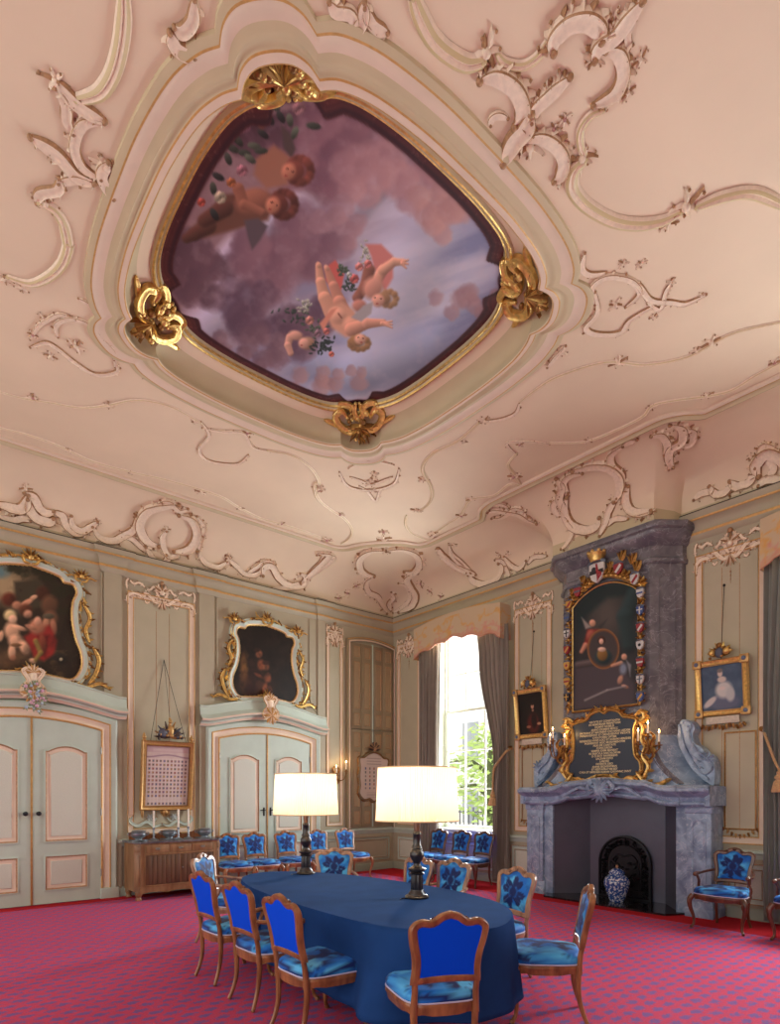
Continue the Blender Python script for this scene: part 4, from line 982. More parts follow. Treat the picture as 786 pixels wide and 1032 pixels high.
for cx, cy in ((1, 1), (1, -1), (-1, 1), (-1, -1)):
    c = Vector((RCX+cx*1.30, RCY+cy*1.30, PZ-.09)); mb = MB(); nn = Vector((-cx*.45, -cy*.45, -1)).normalized()
    tg = Vector((-cy, cx, 0)).normalized(); ou = Vector((cx, cy, 0)).normalized(); ou = (ou-nn*ou.dot(nn)).normalized()
    def q(a, b, h=0): return c+tg*a*1.25+ou*b*1.25+nn*h
    for s in (1, -1):
        for pts, w in (([(0, .05), (.10, .10), (.2, .05), (.24, -.05), (.17, -.10), (.12, -.03)], .045), ([(.02, -.05), (.08, -.14), (.17, -.16), (.2, -.08)], .04), ([(.18, .06), (.25, .03), (.31, .0), (.36, -.02)], .028), ([(0, .0), (.05, -.08), (.02, -.16)], .04)):
            P = [q(s*a, b, .03) for a, b in catmull(pts, 6)]
            relief(mb, P, [nn]*len(P), w, w*1.2, (0, 0), (.4, .3), (1.2, 1.2))
    for k in range(12):
        a = PI*k/11; leaf(mb, q(0, .06, .03), nn, tg*math.cos(a)+ou*math.sin(a), .18+.06*(k % 2), .035, k % 2, .05)
    for k in range(14): mb.ball(q(random.uniform(-.13, .13), random.uniform(-.1, .2), .05), random.uniform(.02, .045), k % 2, 8)
    for k in range(5): leaf(mb, q(0, .16, .03), nn, ou+tg*(k-2)*.25+nn*.5, .1, .03, k % 2, .04)
    mb.build('corner_ornament', [M_gold, M_gold2], t, ang=60)
# ================================================================ paintings over the doors
half = [(0, 567.5), (37, 572), (52, 577.5), (61, 582), (64.5, 587), (73.7, 589.5), (76.4, 597), (72.7, 606), (71.8, 623), (75.5, 643), (81, 658), (81.3, 672), (73.7, 682.7), (60.8, 681), (45, 677.5), (31, 675.5)]
hp = [ony(x, y, 10.12) for x, y in half]; cx0 = 1.555
ztop = ony(31, 569.5, 10.12)[1]
rel = [(0, ztop)]+[(max(.02, x-cx0), z) for x, z in hp[1:-1]]+[(0, hp[-1][1])]
zc = 4.33; rel = [(x, z-zc) for x, z in rel]
def canvas_outline(xc, sx=1, sz=1, dz=0):
    R = catmull(rel, 4); L = [(-x, z) for x, z in R[::-1]][1:-1]
    return [(xc+x*sx, zc+dz+z*sz) for x, z in R+L]
FRP = [(0, .02), (-.012, .05), (-.022, .055), (-.03, .045), (-.045, .05), (-.075, .075), (-.095, .08), (-.105, .065), (-.12, .06), (-.135, .07), (-.145, .06), (-.15, .0)]
FRM = [1, 0, 3, 3, 2, 2, 0, 2, 2, 0, 2]
def paint_d1(X, Y, U, V):
    p = Paint(X, Y, (50, 40, 30)); n = fbm(X/14, Y/14, 5, 4); n2 = fbm(X/5, Y/5, 15, 4)
    p.blob(5, 592, 36, 34, (166, 142, 108), 0, .8, 1, .8, 2); p.blob(0, 577, 12, 9, (96, 122, 126), 0, .7, 1, .9, 4)
    p.poly([(14, 586), (36, 584), (44, 588), (42, 612), (16, 612)], (66, 58, 44), 4)
    for x, y, r in ((12, 572, 10), (24, 576, 10), (38, 575, 9), (50, 582, 12), (62, 596, 12), (66, 615, 12)): p.blob(x, y, r, r*.6, (44, 42, 28), 0, .6, .9, 1.6, int(x))
    p.blob(10, 664, 44, 16, (92, 68, 48), 0, .7, 1, .8, 6); p.mix(np.clip((n2-.5)*2, 0, .4)*(Y > 655), (112, 86, 58))
    def body(parts):
        for q in parts: p.blob(q[0], q[1], q[2]*1.22, q[3]*1.18, q[4], q[5], .45)
    sk = (206, 158, 126); sd = (150, 102, 78)
    body([(43, 598, 7, 8, (70, 40, 28), 0), (50, 610, 9, 11, (96, 66, 48), 0), (51, 624, 8, 9, (110, 76, 56), 0), (46, 630, 3.6, 9, (172, 122, 94), 8), (54, 632, 3.4, 9, (152, 102, 78), -8), (49, 621, 6, 3, (84, 78, 62), 0)])
    body([(26, 608, 9, 3.2, (190, 132, 104), -32), (34, 602, 4, 2.4, sk, -20), (9, 604, 7.5, 7.5, (92, 44, 30), 0), (17, 610, 5, 4.5, (170, 118, 92), 0)])
    p.poly([(24, 642), (34, 634), (50, 630), (58, 646), (54, 660), (44, 666), (34, 662)], (146, 44, 38), 4); p.poly([(38, 640), (50, 640), (46, 662), (38, 660)], (98, 30, 28), 4)
    body([(37, 632, 9, 8, (174, 116, 90), 20), (38, 626, 4, 5, (206, 150, 122), 0), (43, 648, 4, 10, (116, 58, 42), -8), (26, 615, 7, 6.5, (90, 50, 34), 0), (28, 619, 4.6, 4.6, (200, 144, 116), 0), (31, 632, 6, 2.6, (188, 130, 102), 20)])
    body([(12, 636, 8, 10, sk, -15), (16, 646, 8, 7, sk, 0), (12, 657, 4, 8, sk, 0), (13, 663, 3.4, 3.4, sd, 0), (25, 653, 5, 9, sk, -28), (33, 666, 4, 2.8, sk, 20), (20, 633, 8, 2.6, sk, 18), (1, 641, 2.8, 6, sk, 10), (10, 620, 6.6, 6, (212, 184, 134), 0), (13, 624, 4.6, 4.6, (222, 174, 144), 0), (16, 650, 6, 2, (120, 84, 56), 0)])
    p.limb([(36, 646), (41, 658), (36, 665)], 2.6, 2, (136, 112, 60), 2.5)
    body([(60, 664, 8, 6, (40, 36, 30), 0), (54, 668, 4, 3, (70, 54, 36), 0), (61.5, 664.5, 1.8, 1.8, (196, 184, 150), 0)])
    p.mix(np.clip((.5-n)*1.6, 0, .35), (30, 24, 20)); return p.lin()
def paint_d2(X, Y, U, V):
    p = Paint(X, Y, (30, 22, 18)); n = fbm(X/9, Y/9, 6, 4); n2 = fbm(X/4, Y/6, 16, 3); p.mix(np.clip((n-.45)*1.2, 0, .6), (56, 38, 28))
    p.blob(246, 676, 6, 26, (126, 84, 44), 0, .8, .9, .5, 2); p.blob(258, 690, 20, 16, (66, 38, 26), 0, .8, 1, .6, 3)
    for q in ((261, 659, 4.5, 5, (142, 84, 58), 0), (259, 655, 4.6, 3, (60, 36, 26), 0), (254, 668, 5, 5.5, (52, 32, 26), 0), (256, 680, 7, 10, (48, 28, 24), 0), (253, 694, 8, 7, (50, 26, 24), 0), (263, 670, 5, 7, (130, 70, 46), 0), (268, 672, 4.6, 5, (144, 86, 58), 0), (268, 668, 5, 3, (58, 34, 26), 0), (270, 683, 4.6, 6.5, (132, 72, 48), 0), (267, 694, 3.4, 7, (138, 74, 48), 10), (272, 695, 3, 6, (110, 58, 40), -10), (261, 681, 7, 2.2, (128, 66, 42), 30), (262, 700, 16, 2.4, (60, 32, 26), 0)):
        p.blob(*q[:5], q[5], .55)
    p.mix(np.clip((.5-n2)*1.6, 0, .45), (22, 16, 14)); return p.lin()
def overdoor(name, xc, sx, sz, dz, pf, label):
    t = thing(name, label, 'painting', (xc, WA, zc+dz)); O = canvas_outline(xc, sx, sz, dz)
    canvas('canvas', fA(.03), xc-.95*sx, xc+.95*sx, 3.3, 5.3, 170, 190, pf, M_oil, t, inpoly(O))
    W = fA(.0); mb = MB(); sweep(mb, O, [(o, h) for o, h in FRP], W, True, FRM)
    mb.build('frame', [M_gold, M_goldline, M_pale, M_pink], t, ang=50)
    mb = MB(); frame_leaves(mb, O, W, 84, .11, (0, 1), .05, .12); 
    mb.build('carved_leaves', [M_gold, M_gold2], t, ang=60)
    n = Vector((0, -1, 0))
    def orn(u, z, r, k=9, up=1, sc=.8):
        mb = MB(); c = Vector((u, WA-.075, z))
        for i in range(k):
            a = PI*i/(k-1) if up else 2*PI*i/k
            leaf(mb, c, n, Vector((math.cos(a), 0, math.sin(a)*(1 if up >= 0 else -1))), r*random.uniform(.9, 1.2), r*.16, i % 2, r*.25)
        for s in (1, -1):
            P = [c+Vector((s*a*r, 0, b*r)) for a, b in catmull([(.1, -.5), (.5, -.45), (.7, 0), (.45, .25), (.3, 0)], 5)]
            relief(mb, P, [n]*len(P), r*.13, r*.2, (0, 0), (.4, .4))
            P = [c+Vector((s*a*r, 0, b*r)) for a, b in catmull([(.5, -.2), (1.0, .05), (1.5, -.1), (1.7, .0)], 5)]
            relief(mb, P, [n]*len(P), r*.09, r*.15, (0, 1), (.4, .3))
        mb.ball(c+n*.03, r*.28, 0, 8)
        mb.build('crest', [M_gold, M_gold2], t, ang=60)
    orn(xc, zc+dz+(ztop-zc)*sz+.1, .15)
    for s in (1, -1):
        orn(xc+s*.68*sx, zc+dz+.62*sz+.08, .13); 
        for pts, w in (([(.70, .30), (.80, .10), (.74, -.12), (.80, -.3)], .03), ([(.84, -.35), (.93, -.55), (.88, -.78), (.78, -.95)], .035), ([(.55, -.93), (.75, -1.0), (.95, -.92), (1.1, -1.0)], .03)):
            mb = MB(); P = [Vector((xc+s*a*sx, WA-.06, zc+dz+b*sz)) for a, b in catmull(pts, 6)]
            relief(mb, P, [n]*len(P), w, w, (0, 1)); 
            for k in range(1, len(P)-2, 3): leaf(mb, P[k], n, Vector((s, 0, random.uniform(-.5, .6))), .09, .022, k % 2, .03)
            mb.build('carved_scroll', [M_gold, M_gold2], t, ang=60)
    orn(xc, zc+dz-.83*sz, .12, 7)
    return t
overdoor('overdoor_painting', 1.555, 1, 1, 0, paint_d1, 'dark painting of putti in a curved gilt frame above the left doors')
overdoor('overdoor_painting', 5.45, .99, .86, -.08, paint_d2, 'very dark painting of huddled firelit figures above the second pair of doors')
# ================================================================ hung frames on panels
def frame_rect(W, u0, u1, z0, z1, w=.07, d=.05, mats=None, parent=None, name='frame'):
    mb = MB(); sweep(mb, rect(u0, u1, z0, z1), [(0, .012), (0, d*.6), (-w*.2, d*.75), (-w*.35, d*.55), (-w*.6, d*.7), (-w*.85, d), (-w, d*.8), (-w, 0)], W, True, [1, 1, 0, 0, 0, 1, 0])
    return mb.build(name, mats or [M_giltwood, M_gold], parent)
# chart of arms, leaning forward on its wires
t = thing('heraldic_chart', 'tall framed chart of small coats of arms hung above the sideboard', 'picture', (3.55, WA, 1.96))
def tilt(W0, zb, ang): return lambda u, v, h: (u, WA-.05-(v-zb)*math.tan(ang)-h, v)
TW = tilt(None, 1.42, math.radians(6))
def paint_chart(X, Y, U, V):
    p = Paint(X, Y, (212, 192, 184)); n = fbm(U*9, V*9, 3, 3); p.mix((n-.4)*.8, (176, 146, 146))
    top = V > 2.36; p.mix(top*.6, (190, 150, 158))
    p.mix(np.exp(-((V-2.30-.02*np.cos((U-3.55)*9))/.012)**2)*.7, (130, 96, 120)); p.mix(np.exp(-((V-2.40)/.03)**2)*(np.abs(U-3.55) < .25)*.6, (214, 196, 190))
    rs = np.random.RandomState(9); pal = [(150, 60, 60), (60, 80, 140), (186, 150, 70), (70, 66, 70), (110, 60, 56), (90, 110, 160), (80, 100, 80)]
    cols = 11; rows = 12
    for j in range(rows):
        for i in range(cols):
            if j == rows-2: continue
            u = 3.215+.67*(i+.5)/cols; v = 2.25-(.78)*(j+.5)/rows
            c = pal[rs.randint(7)]
            k = (np.abs(U-u) < .019) & (V-v < .02) & (V-v > -.027+np.abs(U-u)*.5)
            p.mix(k*.55, (150, 120, 118)); k = (np.abs(U-u) < .012) & (np.abs(V-v) < .014); p.mix(k*.6, c)
            k = (np.abs(U-u-.006) < .008) & (np.abs(V-v) < .010); p.mix(k*.8, pal[rs.randint(7)])
        p.mix(np.exp(-((V-(2.25-.78*j/rows))/.004)**2)*.6, (226, 214, 210))
    for i in range(cols+1): p.mix(np.exp(-((U-(3.215+.67*i/cols))/.004)**2)*(V < 2.26)*.7, (228, 216, 212))
    return p.lin()
canvas('canvas', TW, 3.17, 3.92, 1.45, 2.48, 170, 230, paint_chart, M_oil2, t)
frame_rect(TW, 3.19, 3.90, 1.47, 2.46, .085, .06, [M_giltwood, M_gold2], t)
mb = MB(); mb.add([TW(u, v, -.02) for u, v in rect(3.12, 3.97, 1.4, 2.53)], [(0, 1, 2, 3)]); mb.build('back_board', M_gbrown, t)
for u in (3.15, 3.94):
    mb = MB(); mb.lathe([(.03, 0), (.035, .02), (.015, .05), (.03, .08), (.02, .12), (.004, .15)], TW(u, 2.53, .0), 12); mb.ball(TW(u, 2.6, 0), .035); mb.build('finial', M_giltwood, t); mb = MB(); mb.lathe([(.004, -.14), (.02, -.1), (.028, -.05), (.03, 0)], TW(u, 1.40, .02), 10); mb.build('finial', M_giltwood, t)
mb = MB(); n = Vector((0, -1, 0)); c = Vector(TW(3.56, 2.62, .02))
for k in range(15):
    a = PI*k/14; leaf(mb, c, n, Vector((math.cos(a), 0, math.sin(a)*.7)), .2 if k % 2 else .27, .035, k % 3, .05)
mb.ball(c+Vector((-.12, -.02, .06)), .08, 1, 10, (1, .5, 1)); mb.ball(c+Vector((0, -.02, .1)), .08, 0, 10, (.8, .5, 1.2)); mb.ball(c+Vector((.13, -.02, .04)), .07, 2, 10, (1, .5, 1)); mb.ball(c+Vector((0, -.02, .26)), .035, 0)
mb.lathe([(.02, .16), (.03, .2), (.012, .25), (.025, .3), (.0, .34)], c, 10)
for k in range(16): mb.ball(c+Vector((random.uniform(-.24, .24), -.03, random.uniform(-.04, .1))), .028, k % 3, 8)
mb.build('carved_crest', [M_giltwood, mat('paint_slate', (80, 84, 100), .5), mat('paint_dark_umber', (70, 54, 50), .5)], t, ang=60)
mb = MB(); c = Vector(TW(3.52, 1.36, .03))
for k in range(9): a = -PI*k/8; leaf(mb, c, n, Vector((math.cos(a), 0, math.sin(a))), .09, .02, 0, .03)
mb.ball(c, .045); mb.build('carved_drop', M_giltwood, t)
mb = MB(); top = Vector((3.52, WA-.02, 3.95))
for u in (3.25, 3.85): mb.tube([TW(u, 2.53, .0), top], .004, 5)
mb.tube([TW(3.56, 2.9, 0), top], .003, 5); mb.build('hanging_wire', M_iron, t)
# carved panel foot behind the chart
mb = MB(); n = Vector((0, -1, 0))
for s in (1, -1):
    for pts, w in (([(0, 1.16), (.12, 1.12), (.25, 1.2), (.40, 1.14), (.52, 1.22), (.47, 1.3)], .03), ([(.08, 1.27), (.16, 1.2), (.26, 1.28)], .022)):
        P = [Vector((3.49+s*a, WA-.012, b)) for a, b in catmull(pts, 6)]; relief(mb, P, [n]*len(P), w, w*.7, (0, 1))
    for k in range(6): a = k*PI/3; leaf(mb, Vector((3.49+s*.2, WA-.02, 1.27)), n, Vector((math.cos(a), 0, math.sin(a))), .07, .02, 2, .02)
mb.build('carved_panel_foot', [M_pale, M_gbrown, mat('leaf_silver', (190, 196, 196), .4, .3)], wallL, ang=60)
# portrait left of the chimney
def paint_p5(X, Y, U, V):
    p = Paint(X, Y, (30, 24, 20)); n = fbm(U*12, V*12, 31, 3); p.mix((n-.45)*.5, (58, 42, 34))
    uc, vc = 6.33, 3.05
    def B_(u, v, a, b, c, s=.4): 
        d = np.sqrt(((U-uc-u)/a)**2+((V-vc-v)/b)**2); p.mix((1-d)/s, c)
    B_(.0, -.15, .16, .22, (84, 34, 28)); B_(-.02, -.1, .07, .16, (40, 26, 22)); B_(.0, .15, .04, .055, (190, 140, 112)); B_(-.005, .08, .03, .03, (150, 110, 90)); B_(-.12, -.16, .05, .03, (176, 128, 100)); B_(.0, .19, .045, .03, (52, 34, 26)); B_(.1, -.2, .06, .03, (150, 96, 76))
    return p.lin()
def hung(nm, label, u0, u1, z0, z1, pf, shield, base, W=None, blue=False, w=.075):
    W = W or (lambda u, v, h: (WB-.05-(v-z0)*.10-h, u, v))
    t = thing(nm, label, 'picture', (WB, (u0+u1)/2, (z0+z1)/2))
    canvas('canvas', W, u0, u1, z0, z1, 90, 110, pf, M_oil, t)
    frame_rect(W, u0, u1, z0, z1, w, .05, [M_gold, M_giltwood], t)
    mb = MB(); o = w; mb.add([W(u, v, -.015) for u, v in rect(u0-o, u1+o, z0-o, z1+o)], [(0, 1, 2, 3)]); mb.build('back_board', M_gbrown, t)
    for u in (u0-w*.5, u1+w*.5):
        for z in (z0-w*.5, z1+w*.5):
            mb = MB(); c = Vector(W(u, z, .04)); mb.box(c, (.05, w*1.5, w*1.5), 0, 0, .01); mb.ball(c+Vector((-.03, 0, 0)), .03, 1, 8, (.6, 1, 1))
            mb.build('corner_block', [M_giltwood, mat('paint_slate_blue', (98, 112, 136), .5)], t)
    mb = MB(); n = Vector((-1, 0, 0)); uc = (u0+u1)/2; c = Vector(W(uc, z1+w+.06, .03))
    for k in range(13):
        a = PI*k/12; leaf(mb, c, n, Vector((0, math.cos(a), math.sin(a)*.8)), .17 if k % 2 else .13, .03, 0 if k % 2 else 1, .04)
    mb.ball(c+Vector((-.03, 0, .02)), .06, 2, 10, (.5, .9, 1.2)); mb.ball(c+Vector((-.03, .09, .03)), .045, 0); mb.ball(c+Vector((-.03, -.09, .03)), .045, 0); mb.ball(c+Vector((-.02, 0, .12)), .04, 1, 8)
    for k in range(10): mb.ball(c+Vector((-.03, random.uniform(-.16, .16), random.uniform(-.05, .06))), .02, k % 2, 6)
    mb.build('carved_crest', [M_gold, M_gold2, mat('paint_slate', (80, 84, 100), .5)], t, ang=60)
    mb = MB(); mb.bb(W(0, z0, .03)[0], W(0, z0, .0)[0], u0+.05, u1-.05, z0-w-.11, z0-w-.01, 0, .01)
    mb.build('name_tablet', mat('tablet_cream', (206, 196, 178), .6, noise=.15, nscale=30), t)
    mb = MB()
    for k in range(13):
        tt = k/12; u = u0+(u1-u0)*tt; z = z0-w-.12-.03*math.sin(PI*tt*3)**2; leaf(mb, Vector(W(u, z, .02)), n, Vector((0, tt-.5, -1)), .055, .02, k % 2, .02); mb.ball(W(u, z, .025), .02, k % 2, 6)
    mb.build('carved_swag', [M_gold2, M_giltwood], t)
    mb = MB(); a = Vector((WB-.012, uc, z1+1.1)); mb.tube([W(uc, z1+w, 0), a], .004, 5); mb.ball(a, .018); mb.build('hanging_wire', M_iron, t)
    return t
hung('portrait', 'small dark portrait in a gilt frame between the window and the chimney', 6.10, 6.62, 2.72, 3.43, paint_p5, None, None)
def paint_p6(X, Y, U, V):
    p = Paint(X, Y, (70, 88, 112)); n = fbm(U*8, V*8, 51, 4); p.mix((n-.4)*.9, (112, 130, 150)); p.mix((.5-n)*.8, (48, 62, 84))
    uc, vc = 3.24, 3.12
    def B_(u, v, a, b, c, s=.4, r=0):
        x = -(U-uc)-u; y = V-vc-v; d = np.sqrt(((x*math.cos(r)+y*math.sin(r))/a)**2+((-x*math.sin(r)+y*math.cos(r))/b)**2); p.mix((1-d)/s, c)
    B_(.02, -.22, .26, .12, (96, 104, 128)); B_(-.16, -.2, .13, .05, (196, 190, 190), .4, .7); B_(.02, -.05, .13, .14, (200, 198, 196)); B_(.1, -.12, .07, .12, (186, 188, 190)); B_(.0, .09, .07, .05, (204, 190, 182)); B_(-.02, .17, .04, .055, (206, 186, 176)); B_(-.02, .21, .045, .035, (120, 112, 112)); B_(.0, -.03, .05, .03, (214, 200, 196))
    return p.lin()
hung('portrait', 'gilt framed pale blue picture of a figure in white right of the chimney', 2.98, 3.50, 2.80, 3.40, paint_p6, None, None)
# small cartouche plaque on the shutter doors
t = thing('heraldic_plaque', 'scalloped plaque painted with small coats of arms hung on the tall corner shutters', 'plaque', (8.03, WA, 2.07))
Pq = catmull([(8.03, 2.56), (8.18, 2.52), (8.30, 2.44), (8.42, 2.42), (8.40, 2.25), (8.42, 2.05), (8.40, 1.85), (8.42, 1.68), (8.3, 1.56), (8.15, 1.58), (8.03, 1.52), (7.91, 1.58), (7.76, 1.56), (7.64, 1.68), (7.66, 1.85), (7.64, 2.05), (7.66, 2.25), (7.64, 2.42), (7.76, 2.44), (7.88, 2.52)], 4, True)
def paint_pl(X, Y, U, V):
    p = Paint(X, Y, (206, 186, 176)); rs = np.random.RandomState(2); pal = [(70, 80, 120), (150, 80, 70), (120, 110, 110), (90, 90, 90)]
    for j in range(6):
        for i in range(5):
            u = 7.8+.115*i; v = 2.22-.085*j; k = (np.abs(U-u) < .02) & (np.abs(V-v) < .024); p.mix(k*.75, pal[rs.randint(4)])
    for j in range(3): p.mix(((np.abs(V-(2.44-.06*j)) < .008) & (np.abs(U-8.03) < .2))*.4, (120, 100, 96)); p.mix(((np.abs(V-(1.70-.05*j)) < .006) & (np.abs(U-8.03) < .2))*.4, (120, 100, 96))
    return p.lin()
canvas('canvas', fA(.09), 7.6, 8.46, 1.48, 2.6, 90, 110, paint_pl, M_oil2, t, inpoly(Pq))
mb = MB(); sweep(mb, Pq, [(.0, .02), (0, .05), (-.02, .06), (-.04, .045), (-.055, 0)], fA(.06), True, [0, 1, 0, 1])
frame_leaves(mb, Pq, fA(.06), 26, .06, (0, 1), .03, .04); mb.build('frame', [mat('carved_olive', (128, 116, 92), .5), M_gold2], t, ang=60)
mb = MB(); c = Vector((8.03, WA-.1, 2.64)); n = Vector((0, -1, 0))
for k in range(11): a = PI*k/10; leaf(mb, c, n, Vector((math.cos(a), 0, math.sin(a))), .16, .035, k % 2, .04)
mb.ball(c, .05, 1); mb.build('carved_crest', [mat('paint_dark_umber', (70, 54, 50), .5), M_gbrown], t)
mb = MB(); mb.tube([(8.03, WA-.08, 2.7), (8.03, WA-.07, 3.6)], .004, 5); mb.build('hanging_wire', M_iron, t)
# ================================================================ chimneypiece
def marble(name, c, c2, vein, rough=.35):
    m = mat(name, c, rough, coat=.15); nt = m.node_tree; b = nt.nodes['Principled BSDF']; tc = nt.nodes['Texture Coordinate']
    n = nt.nodes.new('ShaderNodeTexNoise'); n.inputs['Scale'].default_value = 5; n.inputs['Detail'].default_value = 8; n.inputs['Distortion'].default_value = .8
    r = nt.nodes.new('ShaderNodeValToRGB'); e = r.color_ramp.elements
    e[0].position = .35; e[0].color = lin(c2)+(1,); e[1].position = .62; e[1].color = lin(c)+(1,)
    n2 = nt.nodes.new('ShaderNodeTexNoise'); n2.inputs['Scale'].default_value = 3; n2.inputs['Detail'].default_value = 6; n2.inputs['Distortion'].default_value = 2
    r2 = nt.nodes.new('ShaderNodeValToRGB'); f = r2.color_ramp.elements; f[0].position = .485; f[0].color = (0, 0, 0, 1); f[1].position = .5; f[1].color = (.6, .6, .6, 1)
    g = r2.color_ramp.elements.new(.515); g.color = (0, 0, 0, 1)
    mx = nt.nodes.new('ShaderNodeMix'); mx.data_type = 'RGBA'; mx.inputs[7].default_value = lin(vein)+(1,)
    for q in (n, n2): nt.links.new(tc.outputs['Object'], q.inputs['Vector'])
    nt.links.new(n.outputs['Fac'], r.inputs['Fac']); nt.links.new(n2.outputs['Fac'], r2.inputs['Fac'])
    nt.links.new(r.outputs['Color'], mx.inputs[6]); nt.links.new(r2.outputs['Color'], mx.inputs[0]); nt.links.new(mx.outputs[2], b.inputs['Base Color'])
    return m
M_marb = marble('grey_marble', (122, 120, 126), (92, 90, 100), (176, 174, 180))
M_marb2 = marble('blue_grey_marble', (156, 178, 204), (112, 132, 162), (210, 218, 228))
YC = 4.73
fp = thing('fireplace', 'tall grey marble chimneypiece with curved mantel and stepped hood', 'fireplace', (WB, YC, 0))
# plan outlines (y offset from centre, x) for the shaft
def shaft(hw, xf, cant=.1): return [(WB+.02, YC-hw-.06), (xf+.34, YC-hw-.05), (xf+.30, YC-hw), (xf+.06, YC-hw+.18), (xf, YC-hw+.25), (xf, YC+hw-.25), (xf+.06, YC+hw-.18), (xf+.30, YC+hw), (xf+.34, YC+hw+.05), (WB+.02, YC+hw+.06)]
mb = MB()
lv = [(2.45, .92, 8.22), (5.0, .92, 8.22)]
mb.loft([[(x, y, z) for x, y in shaft(h, xf)] for z, h, xf in lv], 0, False); mb.build('shaft', M_marb, fp)
mb = MB()
lv = [(4.93, .93, 8.21), (4.95, .95, 8.19), (5.0, .95, 8.19), (5.02, .93, 8.21), (5.18, .93, 8.21), (5.2, .95, 8.19), (5.26, .99, 8.13), (5.3, 1.02, 8.10), (5.34, 1.03, 8.09), (5.36, 1.03, 8.09), (5.38, 1.06, 8.06), (5.44, 1.07, 8.05), (5.46, 1.06, 8.06), (5.46, .9, 8.3)]
mb.loft([[(x, y, z) for x, y in shaft(h, xf)] for z, h, xf in lv], 0, False); mb.build('cornice', M_marb, fp)
# sunk panels on the canted and side faces
for s in (-1, 1):
    a = Vector((8.225+.06, YC+s*(.92-.18), 0)); b = Vector((8.22+.30, YC+s*.92, 0)); d = (b-a); n = Vector((-abs(d.y), s*abs(d.x), 0)).normalized()
    f = lambda u, v, h, a=a, d=d, n=n: a+d*u+Vector((0, 0, v))+n*h
    mb = MB(); sweep(mb, archrect(.1, .9, 2.62, 4.74, .06, 8), [(0, 0), (0, .012), (.03, .012), (.05, -.002)], f); mb.build('sunk_panel_moulding', M_marb, fp)
# hood flare: concave sweep from mantel to shaft
mb = MB(); rings = []
for k in range(15):
    t = k/14; z = 1.78+.72*t; e = (1-t)**2.3
    rings.append([(x, y, z) for x, y in shaft(.92+.42*e, 8.22-.03*e)])
mb.loft(rings, 0, False); mb.build('hood', M_marb2, fp)
for s in (-1, 1):      # curved buttresses with scrolled shoulders
    mb = MB()
    pro = [(1.44, 1.78), (1.46, 2.0), (1.42, 2.16), (1.34, 2.22), (1.28, 2.3), (1.2, 2.36), (1.17, 2.48), (1.2, 2.56), (1.15, 2.66), (1.06, 2.70), (1.0, 2.66), (.99, 2.5), (1.04, 2.3), (1.12, 2.1), (1.24, 1.92), (1.36, 1.82)]
    P = catmull(pro, 4, True)
    mb.prism([(YC+s*a, z) for a, z in P], lambda u, v: (8.42, u, v), lambda u, v: (8.62, u, v)); mb.build('scrolled_buttress', M_marb2, fp)
    mb = MB(); n = Vector((-1, 0, 0))
    for pts, w in (([(1.0, 2.62), (1.02, 2.4), (1.1, 2.2), (1.22, 2.0), (1.38, 1.86)], .04), ([(1.12, 2.6), (1.12, 2.42), (1.2, 2.24), (1.32, 2.14), (1.4, 2.04), (1.34, 1.96), (1.28, 2.02)], .05), ([(1.05, 2.66), (1.13, 2.62), (1.1, 2.52)], .04)):
        Q = [Vector((8.415, YC+s*a, b)) for a, b in catmull(pts, 6)]; relief(mb, Q, [n]*len(Q), w, w*.8, (0, 0))
    for k in range(6): a = PI*k/5; leaf(mb, Vector((8.41, YC+s*1.36, 2.12)), n, Vector((0, math.cos(a), math.sin(a))), .12, .03, 0, .04)
    mb.build('carved_shoulder', M_marb2, fp, ang=60)
    mb = MB()      # ribs sweeping down the hood edge
    for o in (0, .07, .14):
        Q = []
        for k in range(13):
            t = k/12; z = 1.8+.68*t; e = (1-t)**2.3; Q.append((8.235-.03*e, YC+s*(.72-o*.5+.42*e-.0), z))
        mb.tube(Q, .018, 6)
    mb.build('hood_rib', M_marb, fp)
# mantel shelf: serpentine profile in elevation, breakfront in plan
def lint(u):       # lower edge of the shelf
    a = abs(u); return 1.49+.115*(1/(1+math.exp((a-.72)/.07)))+.02*math.cos(a*6)*(a < .6)
mb = MB(); rings = []
us = [-1.5+3.0*k/72 for k in range(73)]
secs = [(.0, 8.3), (.0, 8.20), (.03, 8.17), (.06, 8.17), (.075, 8.20), (.13, 8.19), (.17, 8.13), (.19, 8.08), (.22, 8.05), (.26, 8.05), (.27, 8.08), (.30, 8.10), (.30, 8.45)]
for dz, x in secs:
    r = []
    for u in us:
        a = abs(u); br = .05*(1/(1+math.exp((a-.75)/.05)))-.0; ex = .05 if 1.10 < a < 1.47 else 0
        r.append((x-ex*1.0+(.0), YC+u*(1+(8.2-x)*.12), lint(u)+dz*.95+(.0)))
    rings.append(r)
mb.loft(rings, 0, False)
for s in (-1, 1): mb.bb(8.12, WB, YC+s*1.45, YC+s*1.515, 1.5, 1.76)
mb.bb(8.3, WB, YC-1.5, YC+1.5, 1.62, 1.77); mb.build('mantel_shelf', M_marb2, fp)
mb = MB(); n = Vector((-1, 0, 0)); c = Vector((8.03, YC, 1.72))
mb.ball(c, .1, 0, 12, (.6, 1, 1)); 
for k in range(14): a = 2*PI*k/14; leaf(mb, c, n, Vector((0, math.cos(a), math.sin(a))), .19, .04, 0, .05)
for s in (1, -1):
    for pts, w in (([(0, .1), (.12, .14), (.2, .04), (.14, -.04)], .035), ([(.2, .0), (.34, .04), (.5, -.02), (.62, -.09)], .025)):
        Q = [c+Vector((.03, s*a, b)) for a, b in catmull(pts, 6)]; relief(mb, Q, [n]*len(Q), w, w, (0, 0))
mb.build('keystone_shell', M_marb2, fp, ang=60)
